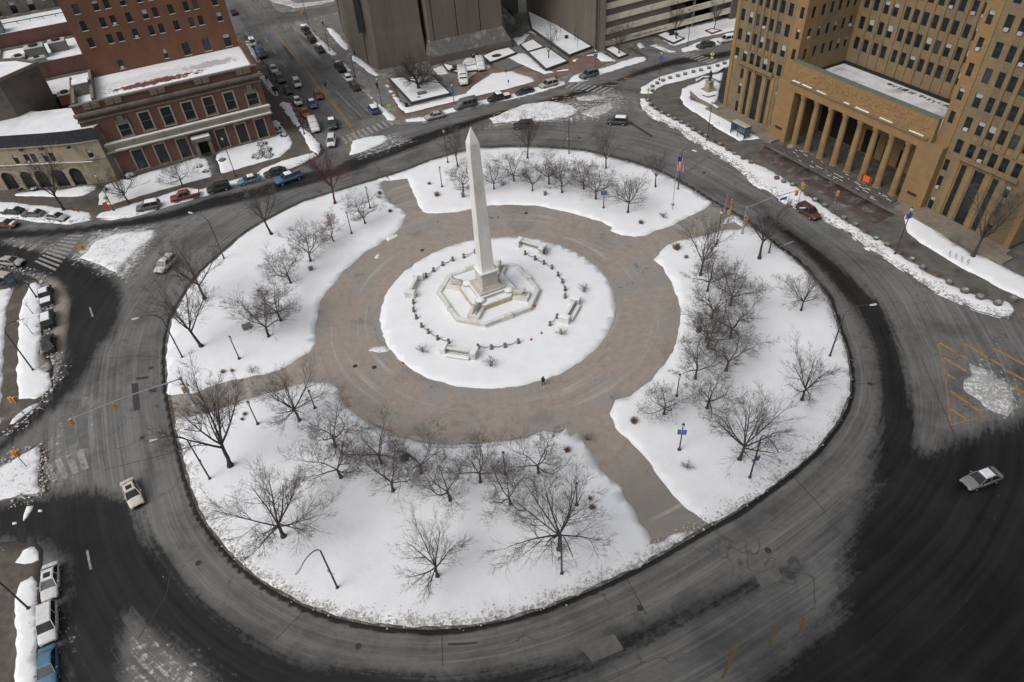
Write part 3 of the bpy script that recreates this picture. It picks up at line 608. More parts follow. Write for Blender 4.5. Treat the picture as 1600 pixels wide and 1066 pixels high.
# ---------------------------------------------------------------- bare trees
def segs_mesh(name, S, mat, fine=None):
    """S: list of (p0, p1, r0, r1, sides)"""
    V = []; F = []; base = 0
    for sides in sorted({s[4] for s in S}):
        T = [s for s in S if s[4] == sides]
        A = np.array([s[0] for s in T]); B = np.array([s[1] for s in T]); ra = np.array([s[2] for s in T]); rb = np.array([s[3] for s in T])
        d = B-A; d /= np.maximum(np.linalg.norm(d, axis=1, keepdims=True), 1e-9)
        ref = np.where(np.abs(d[:, 2:3]) < .9, np.array([[0, 0, 1.]]), np.array([[1., 0, 0]])); a = np.cross(d, ref); a /= np.linalg.norm(a, axis=1, keepdims=True); b = np.cross(d, a)
        n = len(T); th = 2*np.pi*np.arange(sides)/sides
        ring = a[:, None]*np.cos(th)[None, :, None]+b[:, None]*np.sin(th)[None, :, None]
        v = np.concatenate([A[:, None]+ring*ra[:, None, None], B[:, None]+ring*rb[:, None, None]], 1).reshape(-1, 3)
        o = base+np.arange(n)[:, None]*2*sides; k = np.arange(sides); k2 = (k+1) % sides
        f = np.stack([o+k, o+sides+k, o+sides+k2, o+k2], -1).reshape(-1, 4)
        V.append(v); F.append(f); base += len(v)
    V = np.concatenate(V); F = np.concatenate(F)
    me = bpy.data.meshes.new(name); me.vertices.add(len(V)); me.vertices.foreach_set('co', V.ravel())
    me.loops.add(len(F)*4); me.loops.foreach_set('vertex_index', F.ravel())
    me.polygons.add(len(F)); me.polygons.foreach_set('loop_start', np.arange(len(F))*4)
    me.materials.append(mat)
    if fine: me.materials.append(fine); me.polygons.foreach_set('material_index', np.concatenate([np.repeat([1 if s[2] < .013 else 0 for s in S if s[4] == k], k) for k in sorted({s[4] for s in S})]).astype(np.int32))
    me.update(calc_edges=True); me.polygons.foreach_set('use_smooth', [True]*len(F)); return me
def rv(r): return Vector((r.gauss(0, 1), r.gauss(0, 1), r.gauss(0, 1)))
def grow(S, r, p, d, L, rad, lev, P):
    n = max(2, int(L/P['seg'][lev])); q = p.copy(); dd = d.copy(); pts = [(q.copy(), dd.copy(), rad)]
    for i in range(n):
        dd = (dd+rv(r)*P['crook'][lev]+Vector((0, 0, P['up'][lev]))).normalized()
        q2 = q+dd*(L/n); r1 = rad*(1-.75*(i+1)/n) if lev < 3 else rad*(1-.5*(i+1)/n)
        r0 = pts[-1][2]; r1 = max(r1, P['rmin'])
        S.append((tuple(q), tuple(q2), r0, r1, P['sides'][lev])); q = q2; pts.append((q.copy(), dd.copy(), r1))
    if lev < len(P['kids']):
        k = P['kids'][lev]; k = max(1, int(k*(.8+.4*r.random())))
        for j in range(k):
            t = P['from'][lev]+(1-P['from'][lev])*(j+.6*r.random())/k; idx = min(n, max(1, int(round(t*n)))); bp, bd, br = pts[idx]
            ax = bd.cross(rv(r)).normalized(); ang = math.radians(P['ang'][lev]*(.6+.8*r.random()))
            nd = Matrix.Rotation(ang, 3, ax) @ bd
            if nd.z < -.25: nd.z *= -.4
            nd.normalize()
            grow(S, r, bp, nd, L*P['ratio'][lev]*(.65+.6*r.random())*(1.15-.45*t), max(P['rmin'], br*.55), lev+1, P)
STY = {
 'spread': dict(h=1.6, r=.16, limbs=(4, 5), la=(38, 66), L=3.9, P=dict(seg=[.5, .4, .35, .4, .4], crook=[.17, .16, .14, .12, .2], up=[.05, .03, .03, .02, 0], rmin=.0075, sides=[6, 4, 3, 3, 3], kids=[9, 8, 7], ang=[55, 50, 46, 48], ratio=[.58, .56, .56, .6], **{'from': [.22, .15, .1, .1]})),
 'gnarled': dict(h=1.4, r=.42, limbs=(6, 7), la=(45, 74), L=6.2, P=dict(seg=[.6, .45, .4, .4], crook=[.2, .2, .18, .15], up=[.02, .02, .02, .02], rmin=.013, sides=[6, 5, 4, 3], kids=[10, 8, 7], ang=[55, 52, 50], ratio=[.55, .55, .5], **{'from': [.2, .1, .1]})),
 'straight': dict(h=2.9, r=.21, limbs=(7, 9), la=(28, 74), L=6.0, P=dict(seg=[.9, .7, .6, .6, .5], crook=[.05, .06, .06, .05, .1], up=[.04, .02, .02, .01, 0], rmin=.0078, sides=[6, 4, 3, 3, 3], kids=[10, 8, 5], ang=[36, 34, 32, 35], ratio=[.52, .55, .6, .6], **{'from': [.2, .15, .1, .1]})),
 'tall': dict(h=3.2, r=.19, limbs=(6, 7), la=(16, 46), L=5.4, P=dict(seg=[.9, .7, .6, .6, .5], crook=[.05, .06, .06, .05, .1], up=[.07, .05, .03, .01, 0], rmin=.008, sides=[6, 4, 3, 3, 3], kids=[9, 7, 6], ang=[34, 34, 32, 35], ratio=[.5, .54, .6, .6], **{'from': [.25, .2, .1, .1]})),
 'sapling': dict(h=2.2, r=.06, limbs=(4, 5), la=(12, 35), L=2.2, P=dict(seg=[.6, .5, .4, .4], crook=[.06, .08, .1, .1], up=[.06, .05, .03, .02], rmin=.01, sides=[4, 3, 3, 3], kids=[4, 3], ang=[32, 34, 35], ratio=[.5, .5, .55], **{'from': [.25, .2, .1]})),
 'shrub': dict(h=.15, r=.05, limbs=(12, 14), la=(8, 60), L=1.15, P=dict(seg=[.3, .3, .3], crook=[.1, .12, .15], up=[.03, .03, .02], rmin=.008, sides=[3, 3, 3], kids=[6, 4], ang=[35, 38, 35], ratio=[.5, .5], **{'from': [.25, .2]})),
}
TREES = {}
def tree_meshes(sty, seed):
    if (sty, seed) in TREES: return TREES[sty, seed]
    c = STY[sty]; r = random.Random(seed*13+len(sty)); trunk = []; S = []
    h = c['h']*(.9+.2*r.random()); lean = Vector((r.uniform(-.12, .12), r.uniform(-.12, .12), 1)).normalized()
    p = Vector((0, 0, -.1)); n = 5; R = c['r']
    for i in range(n):
        q = p+(lean+rv(r)*.03)*(h/n); t0, t1 = i/n, (i+1)/n
        f = lambda t: R*(1-.3*t)*(1+.9*math.exp(-t*12))
        trunk.append((tuple(p), tuple(q), f(t0), f(t1), 8)); p = q
    k = r.randint(*c['limbs']); a0 = r.random()*6.28
    for j in range(k):
        az = a0+j*2*math.pi/k+r.uniform(-.35, .35); el = math.radians(r.uniform(*c['la']))
        if j == 0 and sty != 'spread': el = math.radians(6)
        d = Vector((math.cos(az)*math.sin(el), math.sin(az)*math.sin(el), math.cos(el)))
        b = p-lean*h*r.uniform(0, .22 if sty != 'spread' else .12)
        grow(S, r, b, d, c['L']*r.uniform(.8, 1.15), R*r.uniform(.42, .56), 0, c['P'])
    TREES[sty, seed] = (segs_mesh('trunk', trunk, MT['bark']), segs_mesh('crown', S, MT['twig'], MT['twig_fine'])); return TREES[sty, seed]
SPAN = {}
def place_tree(u, v, sty, seed, scale, label, cat='tree', name='bare_tree', group=None, z=.25, red=None):
    tm, cm = tree_meshes(sty, seed); p = at(u, v)
    o = empty(name, (p.x, p.y, z), random.uniform(0, 6.28), label, cat, group); sc_ = scale*(1.1 if sty in ('spread', 'tall') else 1.0); o.scale = (sc_*random.uniform(.95, 1.05), sc_*random.uniform(.95, 1.05), sc_*random.uniform(.93, 1.1))
    t = link('trunk', tm, o); c = link('crown', cm, o)
    if red and red[1]: c.material_slots[1].link = 'OBJECT'; c.material_slots[1].material = MT[red[1]]
    if red:
        for ob, m in ((t, red[0]), (c, red[1])):
            if m: ob.material_slots[0].link = 'OBJECT'; ob.material_slots[0].material = MT[m]
    return o
G_UP, G_LE, G_LO, G_RI = 'trees on the upper snow lawn', 'trees on the left snow lawn', 'trees on the lower snow lawn', 'trees on the right snow lawn'
TL = [
 # u, v, style, seed, scale, label, group
 (425,368,'tall',1,1.0,'slender straight tree on the left lawn rim beside the curved lamp nearest the parked cars',G_LE),
 (524,320,'tall',2,1.0,'tall tree, reddish by painted reflection, on the left lawn at the upper road rim',G_LE),
 (321,469,'tall',3,1.15,'tall open tree on the left lawn rim opposite the white car driving past',G_LE),
 (316,543,'tall',1,1.15,'tall tree at the left rim of the left lawn, just above the kerbside lamp arm',G_LE),
 (571,351,'spread',1,.9,'low spreading tree at the upper tip of the left lawn beside the cleared path',G_LE),
 (522,379,'spread',2,.85,'small spreading tree red-twigged by painted reflection on the left lawn below the tall reddish one',G_LE),
 (486,410,'spread',3,1.1,'spreading tree with a mossy green trunk on the left lawn above a small stone',G_LE),
 (455,444,'spread',4,1.05,'spreading tree on the left lawn between the mossy one and two lower crowns',G_LE),
 (440,503,'spread',1,1.1,'spreading tree leaning to the plaza, second from the bottom of the left lawn row',G_LE),
 (421,528,'spread',2,1.2,'wide crooked tree at the bottom of the left lawn row beside a dark stone block',G_LE),
 (469,659,'straight',1,.86,'upright thick-trunked tree on the path corner of the lower lawn',G_LO),
 (361,730,'tall',2,1.3,'tall lone tree by the mast of the left traffic signal',G_LO),
 (444,840,'straight',2,1.1,'large leaning tree at the left end of the lower lawn',G_LO),
 (684,902,'straight',3,.8,'lone fan-shaped tree nearest the bottom kerb of the lower lawn',G_LO),
 (874,860,'straight',1,1.05,'large spreading tree standing right over the bottom curved lamp',G_LO),
 (534,748,'spread',3,1.12,'wide dark tree, front one of the pair at the left of the lower lawn row',G_LO),
 (525,700,'spread',4,1.05,'dense tree behind the front left one, touching the plaza edge of the lower lawn',G_LO),
 (597,726,'spread',1,1.0,'spreading tree on the lower lawn edge between the dense pair and the brown cone',G_LO),
 (615,769,'spread',2,1.0,'spreading tree with limbs to the left in the front row of the lower lawn',G_LO),
 (659,741,'spread',3,.98,'spreading tree right of the round brown pit on the lower lawn',G_LO),
 (704,784,'spread',4,1.05,'pale fine-twigged tree, third in the front row of the lower lawn',G_LO),
 (751,755,'spread',1,.95,'narrow-trunked tree at the middle of the lower lawn plaza edge',G_LO),
 (798,790,'spread',2,1.0,'crooked tree beside the short black park lamp of the lower lawn',G_LO),
 (842,741,'spread',3,1.02,'spreading tree at the right corner of the lower lawn by the notch in the snow',G_LO),
 (1037,649,'spread',4,.85,'small spreading tree at the lower tip of the right lawn by the plaza',G_RI),
 (1086,594,'spread',1,.98,'spreading tree on the right lawn edge above the short black lamp',G_RI),
 (1105,546,'spread',2,.95,'tree with a forked trunk in the middle of the right lawn plaza row',G_RI),
 (1134,581,'spread',3,1.05,'spreading tree in the outer row of the right lawn above the big lone one',G_RI),
 (1104,640,'spread',4,1.0,'low spreading tree on the right lawn touching the big tall crown',G_RI),
 (1155,720,'straight',2,.9,'big upright tree near the lower kerb of the right lawn left of the curved lamp',G_RI),
 (1252,627,'straight',3,.78,'lone fan-shaped tree on the right lawn rim left of the lamp base',G_RI),
 (1251,487,'straight',1,.7,'small lone tree near the road on the upper rim of the right lawn',G_RI),
 (1094,432,'tall',3,1.0,'tall straight tree beside the brown grass clump at the top of the right lawn',G_RI),
 (1105,457,'spread',1,.98,'spreading tree just below the tall straight one at the top of the right lawn',G_RI),
 (1141,479,'spread',2,1.1,'spreading tree in the outer row of the right lawn, the uppermost there',G_RI),
 (1111,500,'spread',3,.95,'tree with a curved trunk near the plaza edge of the right lawn',G_RI),
 (1103,533,'spread',4,.9,'low tree on the right lawn beside the small dark electrical box',G_RI),
 (1141,530,'spread',1,1.08,'wide spreading tree in the outer row at the middle of the right lawn',G_RI),
 (1186,406,'tall',1,1.0,'tall tree behind the big signal mast at the top of the right lawn',G_RI),
 (724,301,'spread',4,.95,'spreading tree left of the obelisk at the left end of the upper lawn row',G_UP),
 (772,298,'spread',1,.85,'small tree just right of the obelisk shaft on the upper lawn',G_UP),
 (803,285,'spread',2,.95,'spreading tree behind the small one right of the obelisk on the upper lawn',G_UP),
 (832,300,'spread',3,.8,'small round-headed tree on the upper lawn left of the stone marker',G_UP),
 (858,290,'spread',4,1.0,'dense tree behind the stone marker on the upper lawn',G_UP),
 (878,303,'spread',1,.92,'spreading tree right of the stone marker on the upper lawn',G_UP),
 (912,297,'spread',2,.92,'tree behind the short lamp with a blue banner on the upper lawn',G_UP),
 (931,313,'spread',3,.98,'spreading tree directly left of the short lamp with a blue banner',G_UP),
 (981,334,'straight',1,.78,'broad lone tree at the right end of the upper lawn row',G_UP),
 (824,249,'tall',2,.78,'slim tall tree on the top rim of the island before the dark car',G_UP),
 (947,265,'tall',3,.72,'slim tree on the upper rim of the upper lawn, right of the tall curved lamp',G_UP),
 (1024,294,'tall',1,.6,'small thin tree left of the flagpole on the upper lawn',G_UP),
 (716,262,'tall',3,.75,'slim tall tree on the upper rim left of the obelisk tip',G_UP),
 (202,319,'straight',2,.8,'dark many-limbed tree on the pavement corner in front of the cream building',None),
 (286,292,'spread',4,.95,'bare crooked tree on the pavement in front of the red brick building entrance',None),
 (101,330,'tall',2,1.1,'street tree on the snowy verge in front of the arched cream facade',None),
 (655,142,'gnarled',3,1.0,'large dark wide-spreading tree in the raised planter below the concrete tower',None),
 (857,95,'tall',3,.72,'thin upright tree in the square raised planter before the ribbed stair',None),
 (967,86,'straight',3,.85,'leafless tree in the small planter at the left end of the parking garage',None),
 (1056,63,'tall',1,.85,'tall thin tree in the corner planter before the middle of the parking garage',None),
 (1115,48,'tall',2,.7,'small tree in the low brick planter at the right end of the parking garage',None),
 (1519,402,'tall',3,1.1,'dark slim tree in front of the right wing of the sandstone courthouse',None),
 (150,268,'gnarled',1,.62,'dark dense tree growing against the corner where the cream and brick buildings meet',None),
]
for (u, v, sty, sd, sc, lab, grp) in TL:
    red = None
    if 'reddish' in lab: red = ('bark_reflection', 'twig_reflection')
    if 'red-twigged' in lab: red = ('bark_reflection', 'twig_reflection')
    if 'mossy green' in lab: red = ('bark_green', None)
    place_tree(u, v, sty, sd, sc, lab, group=grp, red=red)
for k, (u, v, sc, w_) in enumerate([(870,67,.9,'nearest the square planter'),(876,55,.8,'farthest back along the slab wall'),(898,67,.95,'in the middle of the raised bed'),(902,78,.8,'nearest the kerb end of the raised bed'),(861,60,.85,'at the upper left of the raised bed')]):
    place_tree(u, v, 'sapling', 1+k % 2, sc*1.3, f'thin sapling by the brown slab, {w_}', name='sapling', group='saplings beside the brown slab')
for u, v, w_ in [(53,492,'upper'), (52,523,'lower')]:
    place_tree(u, v, 'sapling', 2, .8, f'{w_} of two thin saplings on the left pavement snow', name='sapling')
for k, (u, v, sc, w_) in enumerate([(851,400,1,'below the upper right chain, nearest the top balustrade'),(912,458,1,'right of the right-hand balustrade bench'),(878,525,.8,'below the right-hand balustrade bench'),(767,574,1.15,'right of the bottom balustrade bench'),(661,552,1,'left of the bottom balustrade bench')]):
    place_tree(u, v, 'shrub', 1+k % 2, sc, f'small leafless shrub on the snow disc {w_}', 'shrub', 'bare_shrub', 'shrubs on the central snow disc')
for k, (u, v, w_) in enumerate([(1036,342,'left of the flowerbed of the flagpole'),(917,689,'dark, on the notch edge of the lower lawn'),(787,292,'behind the small tree right of the obelisk'),(395,584,'on the left lawn above the path'),(1072,733,'low, on the right lawn below the blue-bannered lamp'),(593,312,'at the upper path corner of the left lawn')]):
    place_tree(u, v, 'shrub', 1+k % 2, .8, f'leafless shrub {w_}', 'shrub', 'bare_shrub')
# dry ornamental grass clumps
MT['drygrass'] = mottled('dry grass', (.3, .19, .12), (.2, .12, .08), 8, .95, obj=True)
def grass_mesh(seed):
    r = random.Random(seed); S = []
    for k in range(170):
        a = r.random()*6.28; e = r.uniform(.05, .6); d = Vector((math.cos(a)*math.sin(e), math.sin(a)*math.sin(e), math.cos(e))); b = Vector((r.gauss(0, .16), r.gauss(0, .16), 0)); L = r.uniform(.5, 1.0)
        m = b+d*L*.6; q = m+(d+Vector((0, 0, -.5)))*L*.35
        S += [(tuple(b), tuple(m), .014, .011, 3), (tuple(m), tuple(q), .011, .006, 3)]
    return segs_mesh('grass_clump', S, MT['drygrass'])
GM = [grass_mesh(k) for k in range(3)]
for k, (u, v, s_, w_) in enumerate([(683,308,1.3,'by the upper path corner left of the obelisk'),(610,333,.9,'at the tip of the left lawn by the upper path'),(1001,351,1.0,'below the flagpole lawn tip'),(1051,323,.6,'at the foot of the flagpole'),(1057,391,1.6,'tall and broad, at the top corner of the right lawn'),(350,584,.8,'left one of two above the left path'),(364,582,.6,'right one of two above the left path'),(990,662,1.2,'at the lower tip of the right lawn'),(886,707,1.0,'under the corner tree of the lower lawn'),(922,782,.7,'upper of two at the right edge of the lower lawn'),(925,796,.9,'lower of two at the right edge of the lower lawn'),(384,650,.7,'upper of two below the left path'),(380,658,.6,'lower of two below the left path'),(594,305,1.0,'beside the shrub at the upper end of the left lawn'),(1072,405,.8,'behind the tall clump on the right lawn'),(671,290,.8,'pale, near the upper rim left of the obelisk')]):
    o = link('grass_clump', GM[k % 3], None, (*at(u, v)[:2], .24), k*1.3); o.scale = (s_,)*3
    tag(o, f'tan dry ornamental grass clump {w_}', 'grass clump', 'dry grass clumps on the snow')
MT['mulch'] = mottled('mulch', (.09, .06, .045), (.05, .035, .03), 3, .95)
for u, v, r_, w_ in [(633,718,.62,'round mulch pit between two trees on the lower lawn')]:
    mb = MB(); mb.lathe([(r_, 0), (r_*.9, .22), (r_*.5, .32), (.05, .35)], 14); o = mb.build('tree_pit', MT['mulch'], None, (*at(u, v)[:2], .22)); tag(o, w_, 'tree pit')
MT['stonebox'] = mottled('grey granite', (.13, .13, .13), (.2, .2, .195), 4, .8, obj=True)
for u, v, a, b, h, w_, n_ in [(387,514,1.3,1.1,.5,'dark grey stone block tilted beside the wide crooked tree','stone_block'),(487,424,.7,.5,.6,'small stone marker at the foot of the mossy tree','stone_marker'),(852,307,.6,.4,.8,'upright rounded stone marker on the upper lawn','stone_marker'),(1091,521,.7,.5,.9,'dark electrical cabinet among the trees of the right lawn','electrical_cabinet'),(724,310,.6,.5,.9,'wooden crate-like box at the foot of the tree left of the obelisk','wooden_box')]:
    mb = MB(); mb.frus(-a/2, a/2, -b/2, b/2, 0, h, .06, .05); mb.frus(-a/2-.06, a/2+.06, -b/2-.06, b/2+.06, h, h+.08, .05, .05)
    o = mb.build(n_, MT['stonebox'], None, (*at(u, v)[:2], .2), .4); tag(o, w_, n_.replace('_', ' '))
# ---------------------------------------------------------------- buildings
class Frame:
    def __init__(s, o, deg): s.o = Vector((*o, 0)); s.a = math.radians(deg)
    def root(s, name, label, cat): return empty(name, s.o, s.a, label, cat)
def wall_holes(mb, org, ang, x0, x1, z0, z1, rects, depth=.25):
    """vertical wall; local x along ang from org, local y into the building; rectangular openings with reveals"""
    ca, sa = math.cos(ang), math.sin(ang)
    T = lambda x, y, z: (org[0]+x*ca-y*sa, org[1]+x*sa+y*ca, z)
    xs = sorted({round(v, 3) for v in [x0, x1]+[a for r in rects for a in (r[0], r[1])]}); zs = sorted({round(v, 3) for v in [z0, z1]+[a for r in rects for a in (r[2], r[3])]})
    # merge cells column-wise to keep the face count small
    for i in range(len(xs)-1):
        xm = (xs[i]+xs[i+1])/2; start = None
        cols = [r for r in rects if r[0] < xm < r[1]]
        for j in range(len(zs)-1):
            zm = (zs[j]+zs[j+1])/2; hole = any(r[2] < zm < r[3] for r in cols)
            if hole and start is not None: mb.quad(T(xs[i], 0, start), T(xs[i+1], 0, start), T(xs[i+1], 0, zs[j]), T(xs[i], 0, zs[j])); start = None
            if not hole and start is None: start = zs[j]
        if start is not None: mb.quad(T(xs[i], 0, start), T(xs[i+1], 0, start), T(xs[i+1], 0, z1), T(xs[i], 0, z1))
    for a, b, c, d in [tuple(r[:4]) for r in rects]:
        mb.quad(T(a, 0, c), T(a, depth, c), T(a, depth, d), T(a, 0, d)); mb.quad(T(b, 0, d), T(b, depth, d), T(b, depth, c), T(b, 0, c))
        mb.quad(T(a, 0, c), T(b, 0, c), T(b, depth, c), T(a, depth, c)); mb.quad(T(a, depth, d), T(b, depth, d), T(b, 0, d), T(a, 0, d))
MT['frame_dark'] = mottled('dark window frame', (.03, .035, .032), (.05, .055, .05), 5, .6, obj=True)
MT['frame_pale'] = mottled('pale window frame', (.3, .28, .24), (.22, .2, .175), 5, .7, obj=True)
MT['blind'] = mottled('window blind', (.42, .42, .4), (.3, .3, .29), 3, .8, obj=True)
MT['sillstone'] = mottled('stone sill with snow', (.72, .72, .74), (.5, .49, .47), 4, .8, obj=True)
MT['acunit'] = mottled('window air conditioner', (.5, .5, .48), (.35, .35, .34), 8, .6, obj=True)
WC = {}
def win_meshes(w_, h, sty, var):
    k = (round(w_, 2), round(h, 2), sty, var)
    if k in WC: return WC[k]
    d0 = .18; fm = 'frame_pale' if sty in ('arch', 'stone') else 'frame_dark'
    f = MB(); b = .07
    f.box(0, b, d0-.05, d0, 0, h); f.box(w_-b, w_, d0-.05, d0, 0, h); f.box(b, w_-b, d0-.05, d0, 0, b); f.box(b, w_-b, d0-.05, d0, h-b, h)
    if sty == 'sash' or sty == 'stone': f.box(b, w_-b, d0-.06, d0-.01, h*.5-.03, h*.5+.03)
    if sty == 'grid':
        for i in range(1, 4): f.box(w_*i/4-.03, w_*i/4+.03, d0-.06, d0-.01, b, h-b)
        for i in range(1, 5): f.box(b, w_-b, d0-.055, d0-.012, h*i/5-.03, h*i/5+.03)
    if sty == 'tall':
        for i in range(1, 3): f.box(w_*i/3-.03, w_*i/3+.03, d0-.06, d0-.01, b, h-b)
        for i in range(1, 7): f.box(b, w_-b, d0-.055, d0-.012, h*i/7-.03, h*i/7+.03)
    p = MB(); p.quad((b, d0-.015, b), (w_-b, d0-.015, b), (w_-b, d0-.015, h-b), (b, d0-.015, h-b))
    e = None
    if var == 1 or var == 3:
        e = MB(); hb = h*(.45 if var == 1 else .28); e.quad((b, d0-.03, h-b-hb), (w_-b, d0-.03, h-b-hb), (w_-b, d0-.03, h-b), (b, d0-.03, h-b)); e = ('blind', e.mesh('blind', MT['blind']))
    if var == 2:
        e = MB(); e.box(w_*.22, w_*.82, -.22, d0-.02, .07, .5); e = ('air_conditioner', e.mesh('air_conditioner', MT['acunit']))
    s_ = MB(); s_.box(-.08, w_+.08, -.1, .12, -.1, -.004)
    WC[k] = (f.mesh('window', MT[fm]), p.mesh('pane', MT['pane2' if var == 4 else 'pane']), e, s_.mesh('sill', MT['sillstone'])); return WC[k]
RW = random.Random(5)
def windows(root, org, ang, rects, sty='sash', sill=True, vis=True, bulk=None):
    ca, sa = math.cos(ang), math.sin(ang)
    for r in rects:
        a, b, c, d = r[:4]; var = RW.choice([0, 0, 0, 1, 2, 3, 4, 0]) if sty == 'sash' else 0
        fm, pm, ex, sm = win_meshes(b-a, d-c, sty, var)
        loc = (org[0]+a*ca, org[1]+a*sa, c)
        if bulk is not None:
            Mx = Matrix.Translation(loc) @ Matrix.Rotation(ang, 4, 'Z')
            for m_ in (fm, pm)+((ex[1],) if ex else ()):
                n = len(bulk.v); bulk.v += [tuple(Mx @ v.co) for v in m_.vertices]
                mi = {'window': 0, 'pane': 1, 'blind': 2, 'air_conditioner': 2}[m_.name.split('.')[0]]
                for p in m_.polygons: bulk.f.append(tuple(n+i for i in p.vertices)); bulk.mi.append(mi)
            continue
        o = link('window', fm, root, loc, ang); link('pane', pm, o)
        if ex: link(ex[0], ex[1], o)
        if sill: link('sill', sm, o)
# -------- sandstone courthouse
def sandstone(name, warm, stain):
    t = NT(name); p = t.obj(); sp = t.n('ShaderNodeSeparateXYZ'); t.l(p, sp.inputs[0]); cb = t.n('ShaderNodeCombineXYZ')
    t.l(t.math('ADD', sp.outputs[0], sp.outputs[1]), cb.inputs[0]); t.l(sp.outputs[2], cb.inputs[1])
    b = t.n('ShaderNodeTexBrick'); t.l(cb.outputs[0], b.inputs['Vector']); b.inputs['Color1'].default_value = (*warm[0], 1); b.inputs['Color2'].default_value = (*warm[1], 1)
    b.inputs['Mortar'].default_value = (*[x*.6 for x in warm[1]], 1); b.inputs['Brick Width'].default_value = 1.1; b.inputs['Row Height'].default_value = .62; b.inputs['Mortar Size'].default_value = .012; b.inputs['Scale'].default_value = 1
    n = t.noise(t.scale(p, (.6, .6, .16)), .9, 6, .65); c = t.mix(t.ramp(n, .42, .68, 0, stain), b.outputs['Color'], (.14, .115, .08))
    c = t.mix(t.ramp(t.noise(p, .22, 5, .6), .4, .65, 0, .6), c, warm[2])
    t.bump(t.noise(p, 3, 5), .25, .05)
    return t.out(c, .9, .15)
MT['sand'] = sandstone('sandstone', ((.29, .193, .093), (.24, .163, .085), (.27, .165, .075)), .65)
MT['sand_grey'] = sandstone('weathered sandstone', ((.215, .165, .098), (.17, .136, .085), (.25, .16, .078)), .8)
MT['sand_orange'] = sandstone('orange sandstone', ((.31, .182, .08), (.255, .158, .078), (.22, .15, .08)), .3)
MT['spandrel'] = mottled('carved spandrel', (.2, .15, .09), (.13, .1, .065), 3, .9, obj=True, bump=.1)
MT['copper'] = mottled('weathered copper', (.085, .115, .095), (.14, .165, .14), 1.5, .7, obj=True)
MT['plinth'] = mottled('brown stone plinth', (.17, .14, .11), (.23, .2, .16), 1.2, .9, c3=(.12, .1, .085), s3=.3)
MT['terrace'] = mottled('dark red terrace paving', (.085, .062, .055), (.06, .048, .044), 1.5, .85, c3=(.2, .19, .185), s3=.5)
MT['roofslush2'] = mottled('grey roof slush', (.4, .4, .4), (.25, .25, .25), 1.2, .8, c3=(.62, .62, .62), s3=.8, obj=True)
MT['slate'] = mottled('dark slate', (.02, .022, .025), (.04, .042, .045), 1.5, .7, obj=True)
MT['porch_dark'] = mottled('dark bronze doors and porch shade', (.012, .011, .01), (.022, .02, .017), 2, .6, obj=True)  # doors, and the shade painted behind the left columns
MT['stepstone'] = mottled('dark damp step stone', (.065, .058, .052), (.1, .09, .08), 1.2, .8, c3=(.16, .15, .14), s3=.6)
